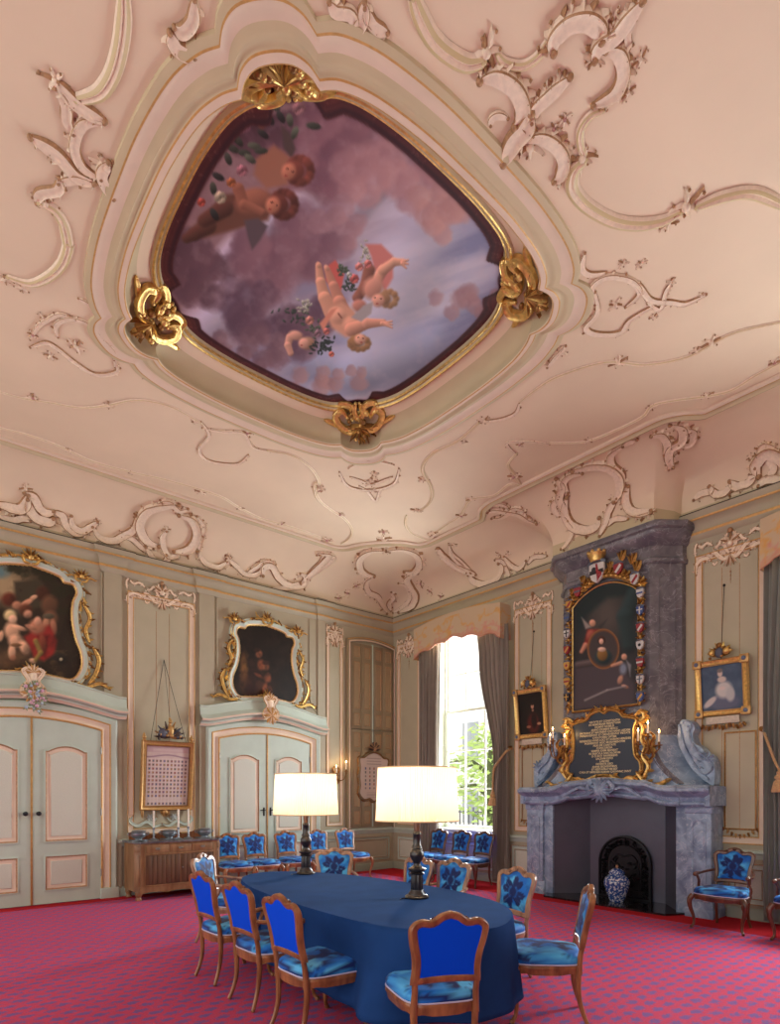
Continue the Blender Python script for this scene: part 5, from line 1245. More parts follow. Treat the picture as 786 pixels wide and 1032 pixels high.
# jambs with sunk panels
for s in (-1, 1):
    mb = MB(); a, b = 1.0, 1.48
    mb.bb(8.30, WB, YC+s*a, YC+s*(b-.004), 0, 1.6, 0, .006); mb.bb(8.27, WB, YC+s*(a+.14), YC+s*(b+.015), 0, .22, 0, .01); mb.bb(8.24, WB, YC+s*(a+.14), YC+s*(b+.03), 0, .12, 0, .01)
    mb.bb(8.25, 8.5, YC+s*(a+.16), YC+s*b, .22, 1.5, 0, .008)
    mb.bb(8.23, 8.5, YC+s*(a+.14), YC+s*(b+.02), 1.40, 1.5, 0, .012)
    p = archrect(*sorted((YC+s*(a+.22), YC+s*(b-.06))), .3, 1.28, .05, 8, .02)
    sweep(mb, p, [(0, 0), (0, .012), (.02, .014), (.035, .004)], lambda u, v, h: (8.25-h, u, v))
    mb.build('jamb', M_marb2, fp)
# fire opening
M_plate = mat('dark_plate', (92, 95, 110), .35, metal=.3, noise=.08, nscale=4)
mb = MB()
pl = [(8.34, YC-1.0), (8.80, YC-.62), (8.80, YC+.62), (8.34, YC+1.0)]
for i in range(3): (x0, y0), (x1, y1) = pl[i], pl[i+1]; mb.add([(x0, y0, .03), (x1, y1, .03), (x1, y1, 1.66), (x0, y0, 1.66)], [(0, 1, 2, 3)])
mb.add([(8.34, YC-1, 1.655), (8.8, YC-.62, 1.655), (8.8, YC+.62, 1.655), (8.34, YC+1, 1.655)], [(0, 1, 2, 3)])
mb.build('firebox', M_plate, fp)
mb = MB(); hs = [(8.02, YC-.98), (8.3, YC-1.12), (8.82, YC-1.02), (8.82, YC+1.02), (8.3, YC+1.12), (8.02, YC+.98)]
mb.prism(hs, lambda a, b: (a, b, 0.002), lambda a, b: (a, b, .032)); mb.build('hearth_slab', marble('black_marble', (40, 38, 42), (26, 25, 30), (90, 86, 84), .12), fp)
# cast iron fireback
t = thing('fireback', 'black cast iron arched fireback with relief leaves standing at the back of the hearth', 'fireback', (8.74, YC, .032))
mb = MB(); O = [(YC-.43, .032), (YC+.43, .032)]+[(YC+.43*math.cos(PI*k/24), .58+.43*math.sin(PI*k/24)) for k in range(25)]
fk = lambda u, v, h: (8.76-h, u, v)
mb.prism(O, lambda a, b: (8.79, a, b), lambda a, b: (8.755, a, b)); sweep(mb, O, [(0, 0), (0, .03), (.025, .035), (.04, .01), (.13, .008), (.14, .02), (.155, .005)], fk)
mb.build('plate', M_iron, t)
mb = MB(); n = Vector((-1, 0, 0))
for k in range(46):
    s = k/45
    if s < .3: c = (YC-.335, .1+s/.3*.48)
    elif s > .7: c = (YC+.335, .1+(1-s)/.3*.48)
    else: a = PI-(s-.3)/.4*PI; c = (YC+.335*math.cos(a), .58+.335*math.sin(a))
    q = Vector(fk(c[0], c[1], .01))
    for j in range(4): a = random.random()*6.28; leaf(mb, q, n, Vector((0, math.cos(a), math.sin(a))), .06, .018, 0, .025)
    mb.ball(q, .016, 0, 6)
for k in range(40):
    q = Vector(fk(YC+random.uniform(-.22, .22), random.uniform(.1, .62), .008)); a = random.random()*6.28; leaf(mb, q, n, Vector((0, math.cos(a), math.sin(a))), .08, .02, 0, .02)
for s in (1, -1):
    Q = [Vector(fk(YC+s*a, b, .01)) for a, b in catmull([(0, .68), (.12, .7), (.2, .62), (.12, .56)], 6)]; relief(mb, Q, [n]*len(Q), .02, .02, (0, 0))
    mb.tube([fk(YC+s*.24, .08, .01), fk(YC+s*.24, .6, .01)], .01, 6)
mb.build('relief_leaves', M_iron, t, ang=60)
# blue and white jar
M_pot = mat('delft_glaze', (206, 214, 226), .15, coat=.6); nt = M_pot.node_tree
n_ = nt.nodes.new('ShaderNodeTexVoronoi'); n_.inputs['Scale'].default_value = 34; n_.feature = 'SMOOTH_F1'
nz = nt.nodes.new('ShaderNodeTexNoise'); nz.inputs['Scale'].default_value = 16; nz.inputs['Detail'].default_value = 3; nz.inputs['Distortion'].default_value = 1.5
ad = nt.nodes.new('ShaderNodeMath'); ad.operation = 'MULTIPLY'; r = nt.nodes.new('ShaderNodeValToRGB')
r.color_ramp.elements[0].position = .14; r.color_ramp.elements[0].color = lin((206, 214, 226))+(1,); r.color_ramp.elements[1].position = .2; r.color_ramp.elements[1].color = lin((48, 84, 150))+(1,)
for q in (n_, nz): nt.links.new(nt.nodes['Texture Coordinate'].outputs['Object'], q.inputs['Vector'])
nt.links.new(n_.outputs['Distance'], ad.inputs[0]); nt.links.new(nz.outputs['Fac'], ad.inputs[1]); nt.links.new(ad.outputs[0], r.inputs['Fac']); nt.links.new(r.outputs['Color'], nt.nodes['Principled BSDF'].inputs['Base Color'])
t = thing('ginger_jar', 'blue and white porcelain lidded jar standing on the hearth', 'vase', (8.42, 4.67, .032))
mb = MB(); mb.lathe([(.10, 0), (.105, .01), (.12, .05), (.165, .17), (.19, .27), (.185, .33), (.15, .38), (.115, .40), (.105, .41), (.105, .425)], (8.42, 4.67, .032), 32); mb.build('body', M_pot, t, ang=50)
mb = MB(); mb.lathe([(.118, 0), (.12, .015), (.105, .035), (.08, .06), (.05, .075), (.02, .08)], (8.42, 4.67, .455), 28); mb.build('lid', M_pot, t, ang=50)
mb = MB(); mb.lathe([(.012, 0), (.014, .01), (.024, .025), (.016, .045), (0, .05)], (8.42, 4.67, .534), 14); mb.build('lid_knob', M_gbrown, t)
# ---------------------------------------------------------------- overmantel portrait with coats of arms
XF = 8.19
W8 = lambda u, v, h: (XF-h, u, v)
q8 = lambda px, py: onx(px, py, XF-.02)
t = thing('overmantel_painting', 'tall dark painting bordered by small painted coats of arms on the chimney', 'painting', (XF, YC, 3.8))
cv8 = [(583, 607), (595, 596), (608, 589), (622, 586.5), (638, 587), (640, 640), (640, 693), (632, 700), (575, 712), (577, 712), (580, 660)]
yl, yr = 5.27, 4.20; zb_, zt_ = 2.95, 4.58
O8 = [(yr, zb_), (yl, zb_), (yl, zt_)]+[(yl+(yr-yl)*k/12, zt_+.24*math.sin(PI*k/12)**.8) for k in range(1, 12)]+[(yr, zt_)]
def paint_om(X, Y, U, V):
    p = Paint(X, Y, (48, 48, 50)); n = fbm(X/12, Y/16, 61, 4); p.mix((n-.4)*.6, (72, 70, 68)); 
    p.blob(612, 620, 26, 40, (92, 84, 78), 0, .8, .8); p.poly([(580, 612), (600, 590), (640, 586), (640, 600), (612, 602), (592, 620), (582, 640)], (34, 48, 50), 6)
    p.limb([(640, 600), (630, 622), (634, 650)], 8, 7, (40, 58, 60), 6); p.poly([(578, 672), (625, 668), (640, 690), (640, 712), (576, 716)], (76, 68, 74), 6); p.limb([(582, 670), (618, 664)], 3, 3, (96, 84, 84), 3)
    sk = (204, 150, 124)
    p.poly([(588, 650), (592, 634), (604, 634), (600, 648), (588, 655)], (136, 52, 46), 3); p.blob(595, 640, 5, 7, (160, 84, 70), 20, .5); p.limb([(590, 650), (586, 657)], 2.4, 1.8, (190, 130, 106), 2); p.blob(597, 628, 4, 4.5, sk, 0, .4); p.poly([(586, 622), (596, 632), (590, 634)], (150, 140, 134), 2); p.poly([(602, 632), (612, 624), (606, 634)], (60, 58, 60), 2)
    d = np.hypot((X-608)/15.5, (Y-654)/19.5); p.mix((1-d)/.06, (70, 62, 62)); p.mix(np.exp(-((d-.98)/.07)**2), (126, 82, 50)); p.mix(np.exp(-((d-1.02)/.02)**2)*.6, (170, 120, 76))
    p.blob(608, 662, 10, 9, (34, 58, 64), 0, .35); p.blob(607, 660, 6.5, 7.5, (132, 96, 50), 0, .35); p.blob(606.5, 654.5, 5, 3, (214, 176, 156), 0, .4); p.blob(606, 645, 4.6, 5, (66, 42, 36), 0, .35); p.blob(606, 646.5, 2.8, 3.6, (222, 178, 156), 0, .4)
    p.limb([(617, 671), (626, 668)], 1.6, 2, (186, 138, 114), 1.5); p.blob(628, 674, 5, 8, (128, 138, 156), 5, .6); p.blob(625, 685, 3.4, 6, (180, 134, 112), 20, .5); p.blob(630, 692, 5, 2.4, (176, 128, 106), 20, .5); p.blob(629, 662, 3.6, 4, sk, 0, .4); p.poly([(631, 665), (636, 670), (635, 682)], (130, 130, 136), 2)
    p.limb([(590, 706), (612, 696), (630, 692)], 1.2, 1, (130, 124, 126), 2)
    return p.lin()
canvas('canvas', lambda u, v, h: (XF-.015, u, v), yr-.05, yl+.05, zb_-.02, zt_+.3, 120, 200, paint_om, M_oil, t, inpoly(O8))
mb = MB(); sweep(mb, O8, [(.012, .02), (.012, .03), (0, .04), (-.012, .035), (-.02, .02), (-.02, 0)], W8, True, [0, 0, 1, 1, 0]); mb.build('frame', [M_gold, M_gold2], t)
mb = MB(); n = Vector((-1, 0, 0))
def gl(u, z, r, k=5, a0=0, sp=2*PI):
    for i in range(k): a = a0+sp*i/max(1, k-1); leaf(mb, Vector(W8(u, z, .05)), n, Vector((0, math.cos(a), math.sin(a))), r, r*.26, i % 2, r*.4)
    mb.ball(W8(u, z, .06), r*.3, 0, 8)
for k in range(19):
    z = 3.0+1.62*k/18
    for u in (yl+.05, yr-.05): gl(u+random.uniform(-.01, .01), z, .075, 5, random.random()*3)
for k in range(17):
    tt = k/16; gl(yl+.04+(yr-yl-.08)*tt, zt_+.07+.27*math.sin(PI*tt), .11, 7, .1, PI)
mb.build('gilt_mantling', [M_gold, M_gold2], t, ang=60)
M_sh = [mat('enamel_'+n_, c, .4) for n_, c in (('blue', (58, 84, 140)), ('white', (206, 204, 200)), ('red', (150, 46, 54)), ('slate', (90, 98, 112)), ('gold', (196, 150, 70)), ('black', (40, 40, 46)))]
rs = random.Random(4)
def shield(u, z, r, a, b, kind=0, big=False):
    m = MB(); P = [(-.8, 1), (.8, 1), (.82, .2), (.55, -.6), (0, -1), (-.55, -.6), (-.82, .2)]
    f0 = lambda x, y: (XF-.07, u+x*r, z+y*r); f1 = lambda x, y: (XF-.11, u+x*r, z+y*r)
    m.prism(P, f0, f1, 0)
    X1 = XF-.114
    if kind == 0: m.add([(X1, u-.75*r, z-.1*r), (X1, u+.75*r, z-.1*r), (X1, u+.75*r, z+.3*r), (X1, u-.75*r, z+.3*r)], [(0, 1, 2, 3)], 1)
    elif kind == 1:
        m.add([(X1, u-.15*r, z-.8*r), (X1, u+.15*r, z-.8*r), (X1, u+.15*r, z+.95*r), (X1, u-.15*r, z+.95*r)], [(0, 1, 2, 3)], 1); m.add([(X1-.001, u-.7*r, z+.1*r), (X1-.001, u+.7*r, z+.1*r), (X1-.001, u+.7*r, z+.35*r), (X1-.001, u-.7*r, z+.35*r)], [(0, 1, 2, 3)], 1)
    elif kind == 2: m.add([(X1, u-.75*r, z+.5*r), (X1, u-.4*r, z+.9*r), (X1, u+.6*r, z-.4*r), (X1, u+.25*r, z-.7*r)], [(0, 1, 2, 3)], 1)
    else: m.ball((X1, u, z+.1*r), r*.35, 1, 8, (.3, 1, 1))
    if big:
        m.ball((X1, u+.3*r, z+.4*r), r*.25, 1, 8, (.3, 1, 1)); m.ball((X1, u-.3*r, z-.2*r), r*.3, 2, 8, (.3, 1, 1))
        m.add([(X1-.002, u-.1*r, z-.9*r), (X1-.002, u-.4*r, z-.5*r), (X1-.002, u-.1*r, z+.9*r), (X1-.002, u+.1*r, z+.9*r)], [(0, 1, 2, 3)], 2)
    # little helm and scroll above
    m.tube([(XF-.09, u-r*.95, z+r*1.0), (XF-.12, u-r*.4, z+r*1.25), (XF-.12, u+r*.4, z+r*1.25), (XF-.09, u+r*.95, z+r*1.0)], r*.18, 6, 3)
    m.build('shield', [M_sh[a], M_sh[b], M_sh[2], M_sh[3]], t)
for k, (a, b) in enumerate([(3, 0), (1, 5), (2, 4), (4, 2), (4, 2), (5, 4)]): shield(yl+.06, 4.42-.25*k, .062, a, b, k % 4)
for k, (a, b) in enumerate([(1, 0), (0, 1), (2, 1), (1, 5), (2, 1), (1, 3), (0, 4)]): shield(yr-.06, 4.50-.245*k, .062, a, b, k % 4)
shield(yl-.13, 4.78, .07, 2, 3, 0); shield(yl+.02, 4.62, .06, 4, 2, 2); shield(YC-.26, 4.94, .08, 2, 1, 2); shield(yr+.02, 4.72, .075, 1, 2, 2)
shield(YC+.08, 4.98, .15, 1, 5, 0, True)
mb = MB(); mb.lathe([(.09, 0), (.1, .02), (.1, .04), (.13, .09), (.14, .11)], (XF-.1, YC+.08, 5.15), 16)
for k in range(8): a = 2*PI*k/8; mb.ball((XF-.1+.12*math.cos(a), YC+.08+.12*math.sin(a), 5.28), .028, 0, 8)
mb.build('crown', M_gold, t)
for u, z, h in ((YC-.30, 5.06, .15), (YC-.46, 4.96, .16), (yr-.0, 4.84, .15), (YC-.02-.1, 5.0, .1), (yl-.2, 4.92, .1), (yl-.02, 4.78, .1)):
    mb = MB()
    for k in range(5): leaf(mb, Vector((XF-.06, u, z)), n, Vector((0, (k-2)*.25, 1)), h, .03, k % 2, .04)
    mb.build('gilt_plume', [M_gold, M_gold2], t)
# ---------------------------------------------------------------- inscription slab
t = thing('inscription_tablet', 'dark blue tablet with gilt lettering in a scrolled gilt frame above the mantel', 'tablet', (XF, YC, 2.3))
yl2, yr2 = 5.30, 4.22
xs = XF-.02
Ps = [(yr2+.02, 1.93), (YC-.28, 1.89), (YC-.2, 1.93), (YC, 1.96), (YC+.2, 1.93), (YC+.28, 1.89), (yl2-.02, 1.93), (yl2+.04, 2.0), (yl2+.03, 2.12), (yl2-.05, 2.24), (yl2-.06, 2.6), (yl2-.02, 2.72), (yl2-.12, 2.76), (YC+.3, 2.78), (YC+.22, 2.86), (YC+.08, 2.9), (YC, 2.86), (YC-.08, 2.9), (YC-.22, 2.86), (YC-.3, 2.78), (yr2+.12, 2.76), (yr2+.02, 2.72), (yr2+.06, 2.6), (yr2+.05, 2.24), (yr2-.03, 2.12), (yr2-.04, 2.0)]
Pc = catmull(Ps, 4, True)
mb = MB(); mb.prism(Pc, lambda u, v: (XF+.01, u, v), lambda u, v: (xs, u, v)); mb.build('slab', mat('slab_blue', (44, 56, 72), .4), t)
mb = MB(); sweep(mb, Pc, [(.005, .02), (.005, .04), (-.01, .055), (-.02, .05), (-.035, .035), (-.045, .045), (-.055, .035), (-.06, 0)], W8, True, [0, 0, 0, 1, 0, 0, 1]); mb.build('frame', [M_gold, M_gold2], t, ang=50)
mb = MB(); frame_leaves(mb, Pc, W8, 46, .08, (0, 1), .04, .05); mb.build('carved_leaves', [M_gold, M_gold2], t, ang=60)
for s in (1, -1):
    mb = MB()
    for pts, w in (([(.52, 1.98), (.6, 1.88), (.72, 1.80), (.86, 1.80), (.95, 1.86)], .03), ([(.66, 2.35), (.62, 2.2), (.7, 2.05), (.62, 1.9)], .03), ([(.55, 2.7), (.62, 2.6), (.6, 2.45), (.66, 2.3)], .028), ([(.5, 2.78), (.6, 2.84), (.64, 2.74), (.56, 2.7)], .028), ([(.1, 1.95), (.3, 1.86), (.42, 1.9), (.55, 1.86)], .03)):
        Q = [Vector((XF-.06, YC+s*a, b)) for a, b in catmull(pts, 6)]; relief(mb, Q, [n]*len(Q), w, w, (0, 1), (.4, .3))
        for k in range(2, len(Q)-2, 4): leaf(mb, Q[k], n, Vector((0, s, random.uniform(-.6, .6))), .1, .03, k % 2, .04)
    mb.build('carved_scroll', [M_gold, M_gold2], t, ang=60)
lines = ['VIRTVTE ET CONSTANTIA', 'IN MEMORIAM PERPETVAM', 'DOMVS NOBILIS', 'ANNO DOMINI MDCC', 'PATRIBVS ET MATRIBVS QVI HANC AEDEM', 'FVNDAVERVNT ET ORNAVERVNT PIETATE', 'CVRATORES OPTIMI', 'REGENTES HVIVS LOCI ET EORVM HEREDES', 'POSVERVNT HOC MONVMENTVM', 'FIDE SPE CARITATE', 'CONCORDIA', 'SEMPER IDEM MANEAT', 'IN SAECVLA SAECVLORVM', 'D O M ET PAVPERIBVS', 'SACRVM ESTO', 'LABORE', 'FAVENTE DEO', 'ANNIS SEQVENTIBVS', 'ET RESTAVRATVM EST', 'CVRA ET IMPENSIS EORVM QVI NVNC SVNT']
fc = bpy.data.curves.new('lettering', 'FONT'); fc.body = '\n'.join(lines); fc.align_x = 'CENTER'; fc.size = .043; fc.space_line = .93; fc.extrude = .001; fc.offset = .0012
fo = bpy.data.objects.new('lettering', fc); C.objects.link(fo)
dg = bpy.context.evaluated_depsgraph_get(); me = bpy.data.meshes.new_from_object(fo.evaluated_get(dg)); bpy.data.objects.remove(fo)
M4 = Matrix(((0, 0, -1, 0), (-1, 0, 0, 0), (0, 1, 0, 0), (0, 0, 0, 1)))
me.transform(M4)
lo = bpy.data.objects.new('lettering', me); C.objects.link(lo); lo.parent = t; lo.location = (xs-.004-XF, 0, 2.74-2.3); me.materials.clear(); me.materials.append(mat('letter_gold', (216, 200, 160), .4, metal=.2))
# ---------------------------------------------------------------- candle sconces
def sconce(label, base, nrm, side, arms, group=None):
    t = thing('wall_sconce', label, 'candle sconce', base); nv = Vector(nrm); sd = Vector(side); up = Vector((0, 0, 1)); c = Vector(base)
    mb = MB()
    for k in range(12): a = 2*PI*k/12; leaf(mb, c, nv, sd*math.cos(a)+up*math.sin(a)*1.4, .11, .03, k % 2, .03)
    for s in (1, -1):
        Q = [c+sd*s*a+up*b+nv*.02 for a, b in catmull([(0, -.2), (.07, -.12), (.03, 0), (.08, .12), (.02, .2)], 5)]; relief(mb, Q, [nv]*len(Q), .02, .03, (0, 1))
    mb.build('backplate', [M_gold2, M_gold], t, ang=60)
    for (a, b, d, hh) in arms:
        tip = c+sd*a+nv*d+up*b
        mb = MB(); P = catmull([tuple(c+nv*.03), tuple(c+sd*a*.3+nv*d*.4-up*.1), tuple(c+sd*a*.8+nv*d*.8-up*.07), tuple(tip-up*.03), tuple(tip)], 6); mb.tube(P, .009, 8)
        mb.ball(P[8], .018); mb.lathe([(.008, -.05), (.02, -.03), (.012, -.01), (.045, 0), (.048, .008), (.016, .012), (.016, .045), (.02, .05)], tip, 16); mb.build('candle_arm', M_gold2, t)
        mb = MB(); mb.lathe([(.0125, .045), (.0125, .045+hh), (.004, .05+hh)], tip, 12); cd = mb.build('candle', M_white, t)
        mb = MB(); z = .055+hh; mb.lathe([(.002, z-.005), (.009, z+.008), (.008, z+.02), (.001, z+.042)], tip, 10); mb.build('flame', M_flame, cd)
        L = bpy.data.lights.new('candle_light', 'POINT'); L.energy = .6; L.color = (1, .62, .28); L.shadow_soft_size = .012
        lo = bpy.data.objects.new('candle_light', L); C.objects.link(lo); lo.location = tip+up*(z+.05)+nv*.02
sconce('three armed gilt candle sconce on the window side of the inscription tablet', (8.14, 5.44, 2.33), (-1, 0, 0), (0, 1, 0), [(.16, .08, .1, .13), (.04, .16, .2, .13), (-.12, .04, .12, .14)])
sconce('three armed gilt candle sconce on the armchair side of the inscription tablet', (8.14, 4.02, 2.33), (-1, 0, 0), (0, 1, 0), [(.1, .02, .14, .14), (-.05, .12, .16, .13), (-.16, .0, .06, .13)])
sconce('two armed gilt candle sconce on the narrow panel beside the second doors', (7.045, WA-.02, 2.05), (0, -1, 0), (1, 0, 0), [(-.06, .0, .14, .12), (.2, .08, .12, .14)])
# ================================================================ sash windows
M_sash = mat('sash_paint', (214, 218, 204), .45)
M_reveal = mat('reveal_paint', (196, 200, 182), .5)
M_glass = bpy.data.materials.new('window_glass'); M_glass.use_nodes = True
nt = M_glass.node_tree; nt.nodes.clear(); o_ = nt.nodes.new('ShaderNodeOutputMaterial'); mx = nt.nodes.new('ShaderNodeMixShader'); tr = nt.nodes.new('ShaderNodeBsdfTransparent'); gs = nt.nodes.new('ShaderNodeBsdfGlossy'); gs.inputs['Roughness'].default_value = .02
tr.inputs['Color'].default_value = (.97, .98, .97, 1); mx.inputs[0].default_value = .05
nt.links.new(tr.outputs[0], mx.inputs[1]); nt.links.new(gs.outputs[0], mx.inputs[2]); nt.links.new(mx.outputs[0], o_.inputs[0])
def window(i, yc):
    root = thing('window_%d' % i, '', '', (WB+.33, yc, .95)); del root['label']; del root['category']; root['kind'] = 'structure'
    X = WB+.33; y0, y1 = yc-.80, yc+.80
    top = lambda u: 4.96+.16*(1-(u/.8)**2)
    mb = MB()      # reveals
    for s in (-1, 1):
        mb.add([(WB-.0, yc+s*.92, .92), (X, yc+s*.84, .92), (X, yc+s*.84, 5.2), (WB, yc+s*.92, 5.2)], [(0, 1, 2, 3)])
        for z0, z1 in ((1.0, 2.7), (2.8, 4.9)):
            f = lambda u, v, h, s=s: (WB+u, yc+s*(.92-.08*u/.33)-s*h, v)
            sweep(mb, rect(.05, .29, z0, z1), [(0, 0), (0, .012), (.02, .012), (.03, .002)], f)
    mb.add([(WB, y0-.12, 5.19), (X, y0-.12, 5.19), (X, y1+.12, 5.19), (WB, y1+.12, 5.19)], [(0, 1, 2, 3)])
    mb.build('window_reveal', M_reveal, root)
    mb = MB(); mb.bb(WB-.06, X+.06, yc-.9, yc+.9, .92, .965, 0, .008); mb.build('window_sill', M_sash, root)
    mb = MB()
    for s in (-1, 1): mb.bb(X-.03, X+.06, yc+s*.80, yc+s*.88, .95, 5.2, 0, .006)
    P = [(yc-.8, 5.2)]+[(yc-.8+1.6*k/16, top(-.8+1.6*k/16)) for k in range(17)]+[(yc+.8, 5.2)]
    mb.prism(P, lambda a, b: (X-.03, a, b), lambda a, b: (X+.06, a, b)); mb.build('window_frame', M_sash, root)
    zs = [1.0, 1.77, 2.56, 3.36, 4.14]
    for nm, za, zb, xo, bars in (('lower_sash', .97, 3.40, -.01, (1.77, 2.56)), ('upper_sash', 3.36, 5.12, .03, (4.14,))):
        m = MB(); 
        for s in (-1, 1): m.bb(X+xo-.02, X+xo+.02, yc+s*.75, yc+s*.81, za, zb, 0, .004)
        m.bb(X+xo-.022, X+xo+.022, y0, y1, za, za+.06, 0, .004)
        if nm == 'lower_sash': m.bb(X+xo-.022, X+xo+.022, y0, y1, zb-.06, zb, 0, .004)
        for z in bars: m.bb(X+xo-.015, X+xo+.015, y0, y1, z-.016, z+.016, 0, .004)
        for k in (1, 2): m.bb(X+xo-.014, X+xo+.014, y0+1.6*k/3-.014, y0+1.6*k/3+.014, za, zb, 0, .004)
        m.build(nm, M_sash, root)
        g = MB(); g.add([(X+xo, y0, za), (X+xo, y1, za), (X+xo, y1, zb), (X+xo, y0, zb)], [(0, 1, 2, 3)]); g.build('glass', M_glass, root)
for i, w in enumerate(WIN): window(i+1, w)
# ---------------------------------------------------------------- pelmets
def fabric(name, col, rough=.8, sheen=.4):
    m = mat(name, col, rough, sheen=sheen, noise=.08, nscale=6); return m
M_pelm = vcmat('embroidered_silk', .7, .3, sheen=.3)
def pelmet(yc, label):
    t = thing('pelmet', label, 'pelmet', (WB, yc, 5.15)); y0, y1 = yc-1.15, yc+1.16; xf = 8.36
    def low(s):      # s 0..1 across the front
        a = abs(s-.5)*2
        return 4.50+.20*(1-a)**.8+.05*abs(math.sin(PI*(s*5)))**1.2+(.0 if a < .9 else -.02)
    n = 120; K = 26
    path = [(WB, y1, 1)]+[(xf, y1-(y1-y0)*k/n, k/n) for k in range(n+1)]+[(WB, y0, 0)]
    top = lambda s: 5.12+.10*math.sin(PI*s)
    V = []; Cc = []
    SS = [0]*9+[k/n for k in range(n+1)]+[1]*9
    XY = [(WB-(WB-xf)*k/9, y1) for k in range(9)]+[(xf, y1-(y1-y0)*k/n) for k in range(n+1)]+[(xf+(WB-xf)*(k+1)/9, y0) for k in range(9)]
    for j in range(K+1):
        for (x, y), s in zip(XY, SS):
            zt, zl = top(s), low(s); z = zl+(zt-zl)*j/K; V.append((x, y, z))
    A_ = np.array(V); yy = A_[:, 1]-A_[:, 0]; z = A_[:, 2]
    base = np.zeros((len(V), 3)); base[:] = (200, 178, 146)
    n1 = fbm(yy*5+40, z*5+7, 91, 3); n2 = fbm(yy*4+11, z*6+3, 95, 3)
    zl = np.array([low(s) for s in SS]*(K+1)); zt = np.array([top(s) for s in SS]*(K+1)); f = (z-zl)/(zt-zl)
    k1 = np.exp(-((n1-.5)/.035)**2)*(f < .85); k2 = np.exp(-((n2-.5)/.04)**2)*(f < .45); k3 = np.exp(-((f-.07)/.05)**2)
    for k, c, a in ((k1, (214, 156, 78), .8), (k2, (206, 140, 126), .7), (k3, (204, 140, 116), .6)):
        k = (k*a)[:, None]; base = base*(1-k)+np.array(c)*k
    W_ = len(XY); fs = [(j*W_+i, j*W_+i+1, (j+1)*W_+i+1, (j+1)*W_+i) for j in range(K) for i in range(W_-1)]
    me = bpy.data.meshes.new('valance'); L = (WB, yc, 5.15); me.from_pydata([(a-L[0], b-L[1], c-L[2]) for a, b, c in V], [], fs); me.materials.append(M_pelm)
    c = base/255; c = np.where(c <= .04045, c/12.92, ((c+.055)/1.055)**2.4)
    at = me.color_attributes.new('Col', 'FLOAT_COLOR', 'POINT'); at.data.foreach_set('color', np.concatenate([c, np.ones((len(c), 1))], 1).astype(np.float32).ravel())
    o = bpy.data.objects.new('valance', me); C.objects.link(o); o.parent = t
    sm = o.modifiers.new('thickness', 'SOLIDIFY'); sm.thickness = .012
    mb = MB(); mb.bb(xf+.01, WB, y0+.01, y1-.01, 5.09, 5.12); mb.build('top_board', M_giltwood, t)
    mb = MB(); P = []
    for k in range(61): s = k/60; P.append((xf-.008, y1-(y1-y0)*s, low(s)))
    mb.tube(P, .009, 6); mb.build('fringe_cord', mat('fringe_rose', (190, 130, 110), .7), t)
pelmet(WIN[0], 'embroidered beige pelmet with scalloped edge over the window beside the chimney')
pelmet(WIN[1], 'end of an embroidered pelmet at the right edge over the second window')
# ---------------------------------------------------------------- curtains
M_cur = fabric('curtain_taupe', (136, 126, 114)); M_cur2 = fabric('curtain_grey_green', (124, 128, 120))
def curtain(label, ya, yb, keys, material, side):
    """keys: (z, inner edge, outer edge) survey of where the edges run"""
    t = MB(); rings = []; n = 72; zs = [4.75-4.7*k/60 for k in range(61)]
    rs = random.Random(int(ya*10)); ph = [rs.uniform(0, 6) for _ in range(4)]
    for z in zs:
        for q in range(len(keys)-1):
            if keys[q][0] >= z >= keys[q+1][0]:
                f = (keys[q][0]-z)/(keys[q][0]-keys[q+1][0]); f = f*f*(3-2*f); a = keys[q][1]+(keys[q+1][1]-keys[q][1])*f; b = keys[q][2]+(keys[q+1][2]-keys[q][2])*f; break
        wd = abs(b-a); r = []
        for k in range(n+1):
            s = k/n; amp = .035+.03*max(0, 1-wd/.7)
            x = 8.50+amp*math.sin(s*2*PI*7+ph[0]+.4*math.sin(z*1.3))+.35*amp*math.sin(s*2*PI*13+ph[1]+z*.5)
            r.append((x, a+(b-a)*s+.01*math.sin(s*2*PI*14+ph[2]), z))
        rings.append(r)
    t.loft(rings, 0, False); o = t.build('curtain', material, ang=80); tag(o, label, 'curtain'); m = o.modifiers.new('thickness', 'SOLIDIFY'); m.thickness = .008
    return o
curtain('straight taupe curtain on the corner side of the window', 8.56, 9.19, [(4.8, 8.57, 9.18), (2.2, 8.60, 9.16), (0, 8.60, 9.17)], M_cur, 1)
curtain('taupe curtain drawn back by a cord on the chimney side of the window', 7.48, 6.88, [(4.8, 7.52, 6.78), (4.2, 7.46, 6.78), (2.25, 7.10, 6.80), (1.6, 7.13, 6.80), (0, 7.14, 6.80)], M_cur, -1)
curtain('grey green curtain cut off by the right edge behind the armchair', 2.05, 2.7, [(4.8, 2.0, 2.71), (2.3, 2.3, 2.71), (1.6, 2.3, 2.71), (0, 2.28, 2.71)], M_cur2, 1)
M_cord = mat('gold_cord', (196, 156, 108), .6, sheen=.4, noise=.3, nscale=90)
